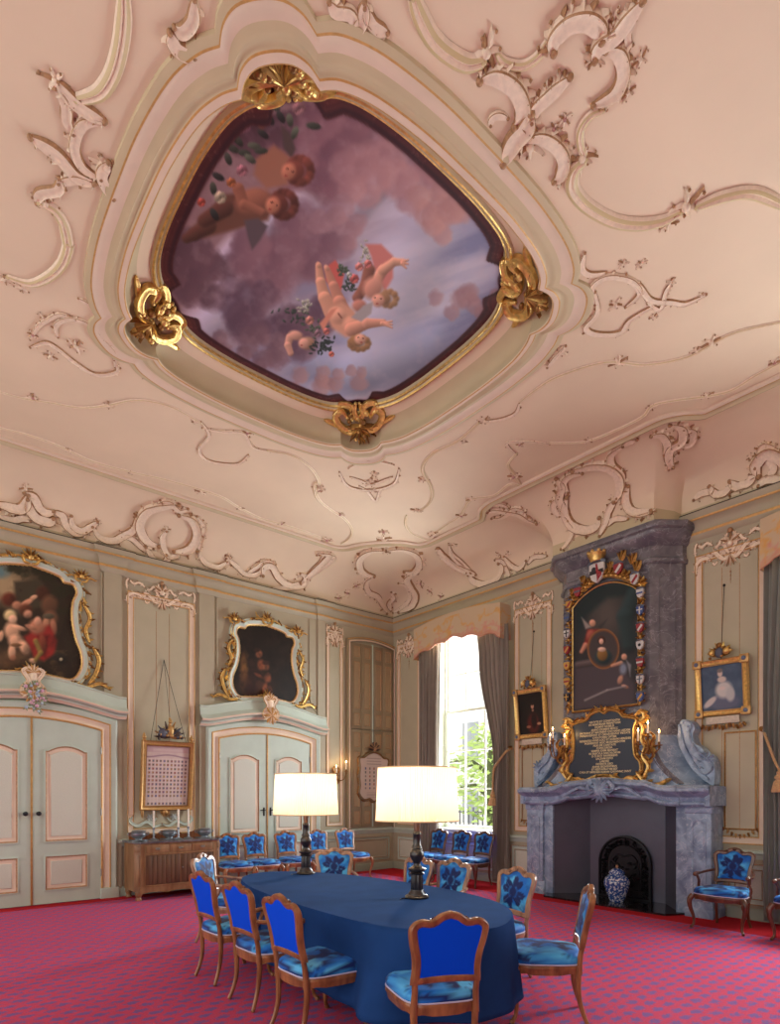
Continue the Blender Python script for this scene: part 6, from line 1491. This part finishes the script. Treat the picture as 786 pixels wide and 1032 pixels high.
def tieback(label, P, tas=True):
    t = thing('curtain_tieback', label, 'tieback', P[0])
    mb = MB(); Q = catmull(P, 8)
    for k in range(3):
        mb.tube([(x+.011*math.cos(i*1.1+k*2.1), y+.011*math.sin(i*1.1+k*2.1), z+.011*math.sin(i*1.1+k*2.1)) for i, (x, y, z) in enumerate(Q)], .010, 6)
    mb.build('cord', M_cord, t)
    h = MB(); h.lathe([(.035, 0), (.04, .01), (.015, .02), (.012, .05), (.035, .07), (.03, .085), (0, .095)], P[0], 14, 0, (-1, 0, 0)); h.build('hook', M_gold2, t)
    if tas:
        m = MB(); p = P[-1]; m.ball((p[0], p[1], p[2]-.03), .035); m.lathe([(.03, -.05), (.05, -.08), (.05, -.1), (.035, -.11), (.06, -.14), (.085, -.26), (.08, -.27)], p, 20, 0, None, .08, 10); m.build('tassel', M_cord, t)
tieback('twisted gold cord tieback looped round the taupe curtain', [(WB-.06, 6.82, 2.5), (8.42, 6.80, 2.42), (8.40, 6.95, 2.25), (8.42, 7.08, 2.1), (8.44, 7.12, 1.72)])
tieback('twisted gold cord with heavy tassel by the right edge', [(WB-.02, 2.76, 2.5), (8.40, 2.66, 2.38), (8.36, 2.56, 2.1), (8.37, 2.50, 1.95)])
# ================================================================ outside
g = MB(); g.bb(9.2, 40, -12, 40, -1.3, -1.2); o = g.build('garden_ground', mat('paving_grey', (170, 168, 160), .9, noise=.2, nscale=2)); o['kind'] = 'structure'
M_leafm = mat('tree_leaf', (196, 222, 130), .6, noise=.3, nscale=2); M_bark = mat('bark', (92, 100, 60), .8, noise=.3, nscale=8)
def tree(label, x, y, h, r, n, seed, tr=.2):
    rs = random.Random(seed); t = thing('garden_tree', label, 'tree', (x, y, -1.2))
    m = MB(); m.tube([(x, y, -1.2), (x+.1, y+.05, .5), (x-.05, y+.1, h*.6), (x, y, h)], [tr, tr*.85, tr*.6, tr*.2], 10)
    for k in range(7):
        a = rs.uniform(0, 6.28); z = rs.uniform(1.0, h*.8); m.tube([(x, y, z), (x+math.cos(a)*r*.5, y+math.sin(a)*r*.5, z+.5), (x+math.cos(a)*r, y+math.sin(a)*r, z+.4)], [tr*.35, tr*.2, .02], 6)
    m.build('trunk', M_bark, t)
    m = MB()
    for k in range(n):
        d = Vector((rs.gauss(0, 1), rs.gauss(0, 1), rs.gauss(0, 1))).normalized()*rs.uniform(.3, 1)**.5
        c = Vector((x+d.x*r, y+d.y*r, h*.62+d.z*h*.42)); u = Vector((rs.gauss(0, 1), rs.gauss(0, 1), rs.gauss(0, .5))).normalized(); v = u.orthogonal().normalized(); s = rs.uniform(.07, .15)
        m.add([c-u*s, c+v*s*.5, c+u*s, c-v*s*.5], [(0, 1, 2, 3)])
    f = m.build('foliage', M_leafm, t, flat=True); f['kind'] = 'stuff'
tree('leafy garden tree close behind the window panes', 12.6, 10.6, 3.6, 1.3, 900, 3)
tree('tree with mossy trunk at the chimney side of the window view', 13.2, 9.5, 5.2, 1.5, 500, 8, .25)
t = thing('garden_building', 'pale building with tall windows seen far off through the sash window', 'building', (26, 20, -1.2))
m = MB(); m.bb(26, 30, 8, 34, -1.2, 9); m.build('wall', mat('render_pale', (250, 248, 246), .8, noise=.1, nscale=1), t)
for k in range(8):
    for z in (0, 3.6): m = MB(); m.bb(25.93, 26.02, 10+k*2.6, 11.2+k*2.6, z, z+2.3); m.build('building_window', mat('far_glass', (170, 176, 184), .3), t)
t = thing('garden_railing', 'dark iron railing seen through the lower panes', 'railing', (16, 12, -1.2))
m = MB()
for k in range(46): m.bb(15.98, 16.02, 8+k*.22, 8.03+k*.22, -1.2, 1.2)
m.bb(15.97, 16.03, 8, 18, 1.0, 1.05); m.bb(15.97, 16.03, 8, 18, -1.0, -.95); m.build('bars', mat('railing_grey', (96, 98, 104), .6), t)
# ================================================================ chairs
M_cw = wood('chair_walnut', (166, 108, 66), (112, 66, 38), .32, (14, 14, 4), .35)
M_cw2 = wood('chair_walnut_dark', (112, 66, 42), (66, 36, 24), .3, (14, 14, 4), .4)
M_cwl = wood('chair_walnut_pale', (176, 136, 110), (128, 88, 66), .35, (14, 14, 4), .3)
M_royal = mat('royal_blue_cloth', (0, 74, 224), .9, spec=.15, bump=.08, bscale=300)
M_velv = vcmat('blue_velvet', .6, .3, sheen=.08)
M_pipe = mat('piping_lilac', (196, 190, 214), .6)
def seat_w(y):       # half width by depth; front is -y
    t = (.24-y)/.50; return .205+.075*t**.8
def velvet(u, v, seed, scale, med=None):
    """blue ground with dark leafy figure"""
    n = fbm(u*scale+seed*3.1, v*scale+seed, 100+seed, 4); k = np.clip((n-.5)*9+.3, 0, 1)
    if med is not None:
        cu, cv, R = med; r = np.hypot(u-cu, (v-cv)); th = np.arctan2(v-cv, u-cu)
        pet = R*(.42+.40*np.abs(np.cos(4*th+.5))**1.2+.30*np.abs(np.cos(2*th+1.1))**3)+.05*(fbm(u*26+seed, v*26, 7, 3)-.5)
        k2 = np.clip((pet-r)/.012+.5, 0, 1)*(1-.6*np.exp(-((np.abs(np.sin(4*th+.5))-.75)/.05)**2)*(r > R*.25)); ring = np.exp(-((r-R*.33)/.010)**2)*(np.cos(th*2) > -.6)
        st = np.clip((.02-np.abs(u-cu-.03*np.sin((v-cv)*20)))/.01, 0, 1)*(v < cv-.05)
        k = np.clip(np.maximum(k2, np.maximum(st, k*.25*(r > R)))-ring*.6, 0, 1)
    hl = fbm(u*9+seed, v*13, 50+seed, 3)
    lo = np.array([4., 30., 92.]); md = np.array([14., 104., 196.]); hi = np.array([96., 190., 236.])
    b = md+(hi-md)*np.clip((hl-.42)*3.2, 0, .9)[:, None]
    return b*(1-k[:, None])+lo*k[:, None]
def vc_mesh(name, V, Fs, cols, material, parent):
    me = bpy.data.meshes.new(name); me.from_pydata(V, [], Fs); me.materials.append(material); me.polygons.foreach_set('use_smooth', [True]*len(Fs))
    c = np.clip(cols, 0, 255)/255; c = np.where(c <= .04045, c/12.92, ((c+.055)/1.055)**2.4)
    at = me.color_attributes.new('Col', 'FLOAT_COLOR', 'POINT'); at.data.foreach_set('color', np.concatenate([c, np.ones((len(c), 1))], 1).astype(np.float32).ravel())
    o = bpy.data.objects.new(name, me); C.objects.link(o); o.parent = parent; return o
BACK = [(0, .985), (.06, .968), (.11, .935), (.165, .94), (.21, .925), (.238, .885), (.232, .81), (.212, .72), (.206, .64), (.212, .56), (.2, .545), (.1, .55), (0, .553)]
def backmap(u, w, h=0):   # h>0 to the front
    y = .215+(w-.42)*.20; yc = y-.10*0+ .0; curve = -.02*(1-(u/.24)**2)*0
    return (u, y+(-h), w-h*.15)
def make_chair(seed, wm, arms=False, wide=1.0, name='side_chair'):
    t = thing(name, 'chair', 'chair')
    R = catmull(BACK, 4); path = R+[(-a, b) for a, b in R[::-1]][1:-1]
    # back frame
    mb = MB()
    pf = [(.0, .004), (-.004, .018), (.008, .026), (.024, .022), (.036, .024), (.045, .012), (.046, -.008), (.036, -.018), (.01, -.02), (.0, -.006)]
    P = path if area2(path) > 0 else path[::-1]; N = normals2(P, True)
    rings = [[backmap(p[0]+n.x*o, p[1]+n.y*o, h) for p, n in zip(P, N)] for o, h in pf+[pf[0]]]
    mb.loft(rings, 0, True)
    # stiles running down past the seat
    for s in (1, -1): mb.tube([backmap(s*.192, .60), backmap(s*.188, .50), (s*.19, .222, .42), (s*.192, .222, .36)], [.02, .019, .022, .022], 8, up=(1, 0, 0))
    n = Vector((0, -1, .2)).normalized()
    for a in (0, .09, -.09):
        for k in range(5): d = Vector(((k-2)*.5, 0, 1)); leaf(mb, Vector(backmap(a, .945-abs(a)*.28, .02)), n, d, .035, .012, 0, .012)
    mb.build('back_frame', wm, t, ang=50)
    # upholstered front of back
    inner = [(p[0]+q.x*.038, p[1]+q.y*.038) for p, q in zip(P, N)]; ct = (0, .745); rr = [0, .2, .38, .55, .7, .82, .92, 1]
    for nm, sgn, mm in (('back_upholstery', 1, 'v'), ('back_covering', -1, 'r')):
        V = []; Fs = []; L = len(inner)
        V.append(backmap(ct[0], ct[1], sgn*.030 if sgn > 0 else -.012))
        fine = [i/22 for i in range(1, 23)] if sgn > 0 else rr[1:]
        for f in fine:
            for a in inner: V.append(backmap(ct[0]+(a[0]-ct[0])*f, ct[1]+(a[1]-ct[1])*f, (.012+.020*(1-f**3)) if sgn > 0 else -(.010+.004*(1-f**2))))
        for k in range(L): Fs.append((0, 1+k, 1+(k+1) % L))
        for j in range(len(fine)-1):
            for k in range(L): Fs.append((1+j*L+k, 1+(j+1)*L+k, 1+(j+1)*L+(k+1) % L, 1+j*L+(k+1) % L))
        if sgn > 0:
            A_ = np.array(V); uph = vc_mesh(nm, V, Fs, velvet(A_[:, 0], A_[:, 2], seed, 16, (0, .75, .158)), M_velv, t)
        else:
            m = MB(); m.add(V, Fs); m.build(nm, M_royal, t, ang=80, world=False)
    mb = MB(); mb.tube([backmap(a[0], a[1], .012) for a in inner], .0045, 5, 0, True); mb.build('back_piping', M_pipe, uph)
    # seat rail outline
    def out(k, n_=56, g=0, wv=1):
        a = 2*PI*k/n_; c, s = math.cos(a), math.sin(a); e = .42
        x = (abs(c)**e)*(1 if c > 0 else -1); y = (abs(s)**e)*(1 if s > 0 else -1)
        yy = -.01+y*.25; w = seat_w(max(-.26, min(.24, yy)))*wide+g
        yy2 = yy-(g if y < 0 else -g*.3)*.8-(.018*math.cos(x*PI)*(y < -.5))*wv
        return x*w, yy2
    K = 56
    mb = MB(); rings = []
    for g, z in ((-.03, .425), (.0, .428), (.012, .42), (.014, .40), (.006, .385), (.002, .365)):
        rings.append([(*out(k, K, g), z-(.012*math.cos(4*2*PI*k/K+PI)**2 if z < .37 else 0)) for k in range(K)])
    rings.append([(*out(k, K, -.02), .37) for k in range(K)]); mb.loft(rings, 0, True); mb.build('seat_frame', wm, t, ang=50)
    # seat cushion
    V = []; rows = [(.004, .428), (.012, .445), (.010, .47), (-.005, .492), (-.03, .505)]
    for g, z in rows: V += [(*out(k, K, g), z) for k in range(K)]
    nr = 14
    for j in range(1, nr+1):
        f = 1-j/nr
        for k in range(K): x, y = out(k, K, -.03); V.append((x*f, -.01+(y+.01)*f, .505+.02*(1-f**2)))
    Fs = [(j*K+k, j*K+(k+1) % K, (j+1)*K+(k+1) % K, (j+1)*K+k) for j in range(len(rows)+nr-1) for k in range(K)]
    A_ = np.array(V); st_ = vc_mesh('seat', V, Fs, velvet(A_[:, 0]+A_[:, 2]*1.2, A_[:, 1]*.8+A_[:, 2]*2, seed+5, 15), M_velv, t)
    mb = MB(); mb.tube([(*out(k, K, .010), .431) for k in range(K)], .0055, 6, 0, True); mb.build('seat_piping', M_pipe, st_)
    # cabriole legs
    fw_ = seat_w(-.22)*wide
    for s in (1, -1):
        mb = MB(); Q = catmull([(s*(fw_-.02), -.225, .41), (s*(fw_+.012), -.25, .35), (s*(fw_+.006), -.245, .26), (s*(fw_-.025), -.222, .14), (s*(fw_-.03), -.225, .06), (s*(fw_-.012), -.245, .02), (s*(fw_-.005), -.252, .012)], 5)
        L = len(Q); mb.tube(Q, [(.034 if i < 3 else .034-.019*min(1, (i-3)/(L*.5))) if i < L*.8 else .015+.004*(i/L) for i in range(L)], 10)
        mb.ball((s*(fw_-.008), -.25, .017), .017, 0, 8, (1, 1.2, 1)); leaf(mb, Vector((s*fw_, -.285, .37)), Vector((s*.5, -1, 0)).normalized(), Vector((0, 0, -1)), .08, .02, 0, .012)
        mb.build('leg', wm, t)
        mb = MB(); Q = catmull([(s*.188, .218, .42), (s*.19, .215, .34), (s*.182, .22, .2), (s*.185, .245, .09), (s*.195, .272, .02), (s*.198, .278, .01)], 5)
        L = len(Q); mb.tube(Q, [.026-.010*math.sin(PI/2*min(1, i/(L*.75))) for i in range(L)], 8); mb.ball((s*.197, .275, .015), .0155, 0, 8); mb.build('leg', wm, t)
        if arms:
            mb = MB(); mb.tube(catmull([backmap(s*.222, .69, .01), (s*.27, .14, .675), (s*.30, .02, .66), (s*.305, -.08, .665), (s*.30, -.12, .655)], 5), [.016]*3+[.017]*8+[.02]*8+[.024, .026], 8)
            mb.tube(catmull([(s*.30, -.09, .655), (s*.285, -.05, .58), (s*.30, -.02, .50), (s*(seat_w(-.02)*wide+.005), -.03, .40)], 5), .017, 8)
            mb.ball((s*.30, -.125, .655), .028, 0, 10); mb.build('arm', wm, t)
    return t
base = make_chair(1, M_cw); armb = make_chair(2, M_cw, True, 1.08, 'armchair')
baseD = make_chair(3, M_cw2, name='side_chair'); armD = make_chair(4, M_cw2, True, 1.1, 'armchair'); baseP = make_chair(6, M_cwl, name='side_chair'); armP = make_chair(7, M_cwl, True, 1.05, 'armchair')
first = set()
def place(src, x, y, f, label, group=None, sc=1):
    rz = math.atan2(f[1], f[0])+PI/2
    if src.name not in first:
        first.add(src.name); r = src; r.location = (x, y, 0); r.rotation_euler = (0, 0, rz); r['label'] = label
        if group: r['group'] = group
    else: r = dup(src, (x, y, 0), rz, label, group)
    r.scale = (sc, sc, sc); return r
G1 = 'chairs drawn up round the oval table'; G2 = 'side chairs along the wall by the second doors'; G3 = 'side chairs under the window'
S = 1.0
place(base, 2.385, 5.07, (1, .03), 'farthest of the three blue backed chairs along the left side of the table', G1, S)
place(armb, 2.355, 4.30, (1, .02), 'middle of the three blue backed chairs on the left, the one with arms', G1, S)
place(base, 2.315, 3.55, (1, .0), 'nearest of the three blue backed chairs along the left side of the table', G1, S)
place(armP, 2.90, 6.33, (.6, -.8), 'pale framed chair turned side on at the far left end of the table', G1, S)
place(armP, 4.07, 5.93, (-.62, -.78), 'chair facing us at the far right of the table, right of the farther lamp', G1, S)
place(baseP, 4.13, 4.80, (-1, .05), 'chair half hidden behind the nearer lamp stem', G1, S)
place(armP, 4.24, 4.36, (-1, .0), 'chair facing us just right of the nearer lamp stem', G1, S)
place(baseP, 4.15, 3.50, (-1, .12), 'chair facing us at the right hand end of the far side of the table', G1, S)
place(base, 3.78, 2.67, (-.62, .78), 'chair seen from the side at the right end of the table', G1, S)
place(base, 2.59, 2.66, (.45, .89), 'chair seen from behind with a dark blue back at the near end of the table', G1, S)
for x, l in ((4.46, 'chair against the wall beside the sideboard, first of the row'), (4.98, 'second chair of the wall row from the sideboard'), (5.62, 'third chair of the wall row, in front of the second doors'), (6.32, 'fourth chair of the wall row, half behind the farther lamp stem'), (6.98, 'last chair of the wall row, nearest the room corner')):
    place(baseD if 0 else base, x, 9.45, (.0, -1), l, G2, S)
for y, l in ((8.42, 'left chair of the three under the window'), (7.80, 'middle chair of the three under the window'), (7.24, 'right chair of the three under the window')):
    place(baseD, 8.05, y, (-1, .0), l, G3, S)
place(armD, 7.84, 2.93, (-1, .0), 'dark wood armchair with navy flowered velvet right of the fireplace', 'armchairs by the second window')
place(armD, 7.86, 2.06, (-1, .0), 'armchair cut off by the right edge of the picture', 'armchairs by the second window')
# ================================================================ table and cloth
TO = [(2.50, 3.16), (2.48, 3.6), (2.50, 4.17), (2.56, 4.8), (2.66, 5.35), (2.86, 5.86), (3.19, 6.1), (3.5, 5.97), (3.76, 5.55), (3.91, 5.0), (3.97, 4.4), (3.96, 3.8), (3.84, 3.25), (3.62, 2.88), (3.34, 2.66), (3.05, 2.57), (2.75, 2.72), (2.56, 2.93)]
TP = catmull(TO, 14, True); TP = TP if area2(TP) > 0 else TP[::-1]
t = thing('oval_table', 'long oval table hidden under the dark blue cloth', 'table', (3.24, 4.33, 0))
mb = MB(); q = [(3.24+(x-3.24)*.97, 4.33+(y-4.33)*.97) for x, y in catmull(TO, 4, True)]
mb.prism(q, lambda a, b: (a, b, .72), lambda a, b: (a, b, .755)); mb.build('table_top', M_cw, t)
for x, y in ((2.85, 3.3), (3.6, 3.3), (2.95, 5.4), (3.6, 5.4)):
    mb = MB(); mb.lathe([(.03, 0), (.035, .05), (.03, .1), (.045, .4), (.035, .6), (.05, .66), (.05, .72)], (x, y, 0), 14); mb.build('leg', M_cw, t)
M_cloth = mat('table_cloth_blue', (32, 66, 120), 1, spec=.1, noise=.12, nscale=5, bump=.1, bscale=250)
N = normals2(TP, True); d = along(TP); rings = []; L = len(TP)
for f in (.0, .25, .5, .75, .9, .97): rings.append([(3.24+(x-3.24)*f, 4.33+(y-4.33)*f, .762) for x, y in TP])
TOTAL = d[-1]
def fold(s):
    a = s/TOTAL*2*PI
    return .5*math.sin(a*15+.6*math.sin(a*3))+.3*math.sin(a*26+1.3)+.25*math.sin(a*9+2)
for k in range(16):
    tt = k/15; z = .762-.58*tt; r = []
    for i, ((x, y), n) in enumerate(zip(TP, N)):
        corner = math.exp(-((x-2.5)**2+(y-3.05)**2)/.035)
        o = -(.005+.045*tt+.075*tt**1.1*fold(d[i])*(.35+.65*abs(math.sin(i*.013)))+.13*tt*corner)
        if k == 0: o = 0; 
        r.append((x+n.x*o, y+n.y*o, z+.002*(k == 0)+.02*fold(d[i])*tt*.4))
    rings.append(r)
mb = MB(); mb.loft(rings, 0, True); cl = mb.build('tablecloth', M_cloth, ang=80); tag(cl, 'dark blue cloth draped over the long oval table', 'tablecloth')
m = cl.modifiers.new('thickness', 'SOLIDIFY'); m.thickness = .004; m.offset = 1
# ================================================================ lamps
M_shade = bpy.data.materials.new('lamp_shade_silk'); M_shade.use_nodes = True
nt = M_shade.node_tree; b = nt.nodes['Principled BSDF']; b.inputs['Base Color'].default_value = lin((250, 232, 200))+(1,); b.inputs['Roughness'].default_value = .8
b.inputs['Transmission Weight'].default_value = 0
b.inputs['Emission Color'].default_value = (1, .80, .52, 1); b.inputs['Emission Strength'].default_value = .2
tl = nt.nodes.new('ShaderNodeBsdfTranslucent'); tl.inputs['Color'].default_value = (1, .9, .74, 1); ms = nt.nodes.new('ShaderNodeMixShader'); ms.inputs[0].default_value = .55
nt.links.new(b.outputs[0], ms.inputs[1]); nt.links.new(tl.outputs[0], ms.inputs[2]); nt.links.new(ms.outputs[0], nt.nodes['Material Output'].inputs[0])
M_blackl = mat('lamp_black', (38, 32, 32), .3, coat=.4); M_brownl = mat('lamp_column_brown', (112, 76, 56), .35, coat=.3, noise=.3, nscale=12)
def lamp(label, x, y, sr=.345):
    t = thing('table_lamp', label, 'lamp', (x, y, .768)); z0 = .768
    mb = MB(); mb.lathe([(.10, 0), (.105, .012), (.095, .022), (.075, .03), (.07, .045), (.06, .055), (.055, .07)], (x, y, z0), 32); mb.build('base', M_blackl, t)
    mb = MB(); mb.lathe([(.05, .07), (.052, .08), (.050, .16), (.047, .20)], (x, y, z0), 40, 0, None, .07, 12)
    mb.lathe([(.062, .20), (.066, .21), (.05, .22), (.075, .235), (.078, .25), (.05, .262), (.032, .28), (.03, .30), (.05, .33), (.062, .36), (.06, .39), (.045, .41), (.04, .42), (.05, .425), (.045, .44), (.034, .46), (.034, .54), (.038, .545), (.036, .56), (.028, .57)], (x, y, z0), 28); mb.build('turned_stem', M_blackl, t)
    mb = MB(); mb.lathe([(.026, .57), (.030, .62), (.026, .80), (.02, .88), (.012, .90)], (x, y, z0), 20); mb.lathe([(.008, .9), (.008, 1.12)], (x, y, z0), 8); mb.build('column', M_brownl, t)
    mb = MB(); a = sr*1.03; b_ = sr*.965; zb, zt = 1.43, 1.88; n = 220
    rings = []
    for r, z in ((a, zb), (a-.002, zb+.012), (a+(b_-a)*.5, (zb+zt)/2), (b_+.002, zt-.012), (b_, zt)):
        rings.append([(x+r*(1+.006*math.cos(k*PI))*math.cos(2*PI*k/n), y+r*(1+.006*math.cos(k*PI))*math.sin(2*PI*k/n), z) for k in range(n)])
    mb.loft(rings, 0, True); mb.build('lamp_shade', M_shade, t, ang=10)
    mb = MB()
    mb.tube([(x+b_*math.cos(2*PI*k/60), y+b_*math.sin(2*PI*k/60), zt) for k in range(60)], .006, 6, 0, True)
    for k in range(3): aa = 2*PI*k/3; mb.tube([(x, y, zt-.04), (x+b_*math.cos(aa), y+b_*math.sin(aa), zt-.01)], .003, 5)
    mb.build('shade_ring', mat('shade_trim', (226, 196, 150), .7), t)
    mb = MB(); mb.tube([(x+a*math.cos(2*PI*k/60), y+a*math.sin(2*PI*k/60), zb) for k in range(60)], .006, 6, 0, True); mb.build('shade_trim', MATS['shade_trim'], t)
    mb = MB(); mb.ball((x, y, 1.62), .045); mb.build('bulb', mat('bulb_glow', (255, 230, 190), .5, emit=(255, 214, 160), estr=6), t)
    mb = MB(); mb.tube(catmull([(x-.1, y, z0+.006), (x-.15, y+.03, z0+.004), (x-.19, y+.0, z0+.004)], 5), .004, 6); mb.build('cord', M_iron, t)
    Lg = bpy.data.lights.new('lamp_light', 'POINT'); Lg.energy = 17; Lg.color = (1, .78, .52); Lg.shadow_soft_size = .05
    lo = bpy.data.objects.new('lamp_light', Lg); C.objects.link(lo); lo.location = (x, y, 1.68)
lamp('farther of the two table lamps with black turned stem and cream pleated shade', 3.53, 5.67, .35)
lamp('nearer and larger looking table lamp with black turned stem and cream pleated shade', 3.44, 3.74, .345)
# ================================================================ sideboard
M_oak = wood('sideboard_oak', (160, 122, 84), (120, 84, 52), .45, (10, 10, 2), .1); M_oak2 = wood('sideboard_oak_dark', (112, 80, 56), (80, 54, 36), .45, (24, 24, 2), .1)
M_stone = marble('sideboard_top_stone', (120, 118, 120), (78, 76, 80), (150, 148, 150), .2)
t = thing('sideboard', 'oak sideboard with three drawers and planked sliding doors under the chart', 'sideboard', (3.55, 9.85, 0))
x0, x1, y0, y1 = 2.86, 4.26, 9.52, 10.1
mb = MB(); pl = [(x0, y1), (x0, y0+.08), (x0+.08, y0), (x1-.08, y0), (x1, y0+.08), (x1, y1)]
mb.prism(pl, lambda a, b: (a, b, .14), lambda a, b: (a, b, .885)); mb.build('body', M_oak, t)
mb = MB(); sw = lambda g: [(x0-g, y1), (x0-g, y0+.08-g*.4), (x0+.08-g*.4, y0-g), (x1-.08+g*.4, y0-g), (x1+g, y0+.08-g*.4), (x1+g, y1)]
mb.loft([[(a, b, z) for a, b in sw(g)] for g, z in ((.0, .885), (.03, .89), (.035, .905), (.03, .92), (-.3, .9201))], 0, True); 
mb.prism(sw(.03), lambda a, b: (a, b, .889), lambda a, b: (a, b, .919)); mb.build('top_slab', M_stone, t)
w3 = (x1-x0-.30)/3
for k in range(3):
    a = x0+.15+k*w3; mb = MB(); mb.bb(a+.008, a+w3-.008, y0-.012, y0+.01, .735, .86, 0, .005); dr = mb.build('drawer', M_oak, t)
    mb = MB(); c = (a+w3/2, y0-.016, .80); mb.box(c, (.07, .006, .03), 0, 0, .002); mb.tube([(c[0]-.03, y0-.02, .80), (c[0]-.02, y0-.035, .785), (c[0]+.02, y0-.035, .785), (c[0]+.03, y0-.02, .80)], .005, 6); h = mb.build('drawer_handle', M_metal, dr)
for k in range(2):
    a = x0+.15+k*(1.5*w3); mb = MB(); mb.bb(a+.006, a+1.5*w3-.006, y0-.006, y0+.01, .235, .70, 0, .003)
    for j in range(7): xx = a+.03+j*(1.5*w3-.06)/6.9; mb.bb(xx+.003, xx+(1.5*w3-.06)/6.9-.004, y0-.014, y0-.005, .245, .69, 0, .003)
    mb.build('planked_door', M_oak2, t)
mb = MB(); mb.bb(x0+.14, x1-.14, y0-.014, y0+.01, .70, .725, 0, .004); mb.bb(x0+.14, x1-.14, y0-.014, y0+.01, .205, .232, 0, .004); mb.bb(x0+.135, x0+.15, y0-.014, y0, .2, .86, 0, .002); mb.bb(x1-.15, x1-.135, y0-.014, y0, .2, .86, 0, .002)
pa = [(x0+.06, .14)]+[(x0+.06+(x1-x0-.12)*k/30, .095+.03*abs(math.sin(PI*k/10))) for k in range(31)]+[(x1-.06, .14), (x1-.06, .21), (x0+.06, .21)]
mb.prism(pa, lambda a, b: (a, y0-.008, b), lambda a, b: (a, y0+.03, b)); mb.build('front_rail', M_oak, t)
mb = MB(); mb.lathe([(.014, 0), (.014, .012), (.006, .014)], (x0+.15+1.5*w3+.03, y0-.014, .48), 12, 0, (0, -1, 0)); mb.build('door_knob', M_metal, t)
for (a, b) in ((x0+.06, y0+.05), (x1-.06, y0+.05), (x0+.05, y1-.06), (x1-.05, y1-.06)):
    mb = MB(); mb.lathe([(.045, 0), (.05, .02), (.035, .05), (.05, .08), (.055, .10), (.05, .14)], (a, b, 0), 14); mb.build('foot', M_oak, t)
for s, xx in ((-1, x0), (1, x1)):      # canted corner blocks
    mb = MB(); c = (xx+(.04 if s < 0 else -.04), y0+.035, .80); mb.box(c, (.10, .02, .09), 0, (-PI/4 if s < 0 else PI/4), .005); mb.box((c[0], c[1], .46), (.07, .018, .5), 0, (-PI/4 if s < 0 else PI/4), .005); mb.build('corner_block', M_oak, t)
mb = MB(); sp = [(x0+.05, .92), (x0+.05, 1.04), (x0+.25, 1.04), (x0+.4, .99), (3.35, .985), (3.42, 1.05), (3.56, 1.07), (3.70, 1.05), (3.77, .985), (x1-.4, .99), (x1-.25, 1.04), (x1-.05, 1.04), (x1-.05, .92)]
mb.prism(sp, lambda a, b: (a, 10.03, b), lambda a, b: (a, 10.055, b)); mb.build('splashback', wood('splash_wood', (150, 92, 52), (112, 62, 34), .4), t)
M_pew = mat('pewter', (150, 158, 166), .35, metal=.8)
def bowl(x, y, label, ears):
    t = thing('pewter_bowl', label, 'bowl', (x, y, .92)); t['group'] = 'pewter bowls on the sideboard'
    mb = MB(); mb.lathe([(.14, 0), (.15, .004), (.15, .010), (.06, .012), (.05, .03)], (x, y, .9205), 28); mb.build('dish', M_pew, t)
    mb = MB(); mb.lathe([(.045, .012), (.05, .03), (.09, .05), (.115, .085), (.115, .115), (.10, .13), (.108, .14), (.12, .142)], (x, y, .92), 28)
    if ears:
        mb.lathe([(.118, .142), (.10, .155), (.06, .165), (0, .168)], (x, y, .92), 28)
    mb.build('basin', M_pew, t)
    for s in (1, -1):
        m = MB(); m.tube(catmull([(x+s*.11, y, 1.03), (x+s*.15, y, 1.045), (x+s*.16, y, 1.02), (x+s*.12, y, 1.0)], 5), .008, 6); m.build('handle', M_pew, t)
bowl(2.99, 9.80, 'leftmost pewter bowl on the sideboard', True); bowl(3.50, 9.86, 'middle pewter bowl on the sideboard among the candlesticks', False); bowl(4.08, 9.82, 'rightmost pewter bowl on the sideboard, near the wall chairs', True)
for x, y, l, hh in ((3.22, 9.78, 'leftmost candlestick on the sideboard with a tall white candle', .27), (3.575, 9.66, 'middle candlestick on the sideboard standing in front on a wide foot', .29), (3.78, 9.76, 'rightmost candlestick on the sideboard with a tall white candle', .29)):
    t = thing('candlestick', l, 'candlestick', (x, y, .92)); t['group'] = 'candlesticks on the sideboard'
    mb = MB(); mb.lathe([(.075, 0), (.078, .006), (.05, .015), (.02, .03), (.014, .06), (.022, .08), (.014, .1), (.018, .14), (.012, .16), (.024, .185), (.022, .2)], (x, y, .9205), 20); mb.build('stem', M_pew, t)
    mb = MB(); mb.lathe([(.016, .2), (.016, .2+hh), (.005, .205+hh)], (x, y, .92), 12); mb.build('candle', M_white, t)
# ================================================================ camera and light
cam = bpy.data.cameras.new('camera'); co = bpy.data.objects.new('camera', cam); C.objects.link(co)
co.location = (0, 0, H0); co.rotation_euler = (PI/2, 0, YAW-PI/2)
cam.sensor_fit = 'HORIZONTAL'; cam.sensor_width = 36; cam.lens = 36*F/786; cam.shift_y = (HY-516)/786; cam.clip_start = .05
bpy.context.scene.camera = co
w = bpy.data.worlds.new('sky'); bpy.context.scene.world = w; w.use_nodes = True
bg = w.node_tree.nodes['Background']; bg.inputs['Color'].default_value = (1.0, .985, .95, 1); bg.inputs['Strength'].default_value = 1.35
def area(name, loc, rot, sx, sy, e, col):
    L = bpy.data.lights.new(name, 'AREA'); L.shape = 'RECTANGLE'; L.size = sx; L.size_y = sy; L.energy = e; L.color = col
    o = bpy.data.objects.new(name, L); C.objects.link(o); o.location = loc; o.rotation_euler = rot; return o
for y in WIN: area('window_daylight', (WB+.75, y, 3.1), (0, -PI/2, PI), 4.0, 1.55, 400, (.93, .97, 1.0))
for o in bpy.data.objects:
    if '_org' in o: del o['_org']
s = bpy.context.scene; s.view_settings.view_transform = 'Standard'; s.view_settings.look = 'None'; s.view_settings.gamma = 1; s.view_settings.exposure = 0.38; s.view_settings.use_curve_mapping = False
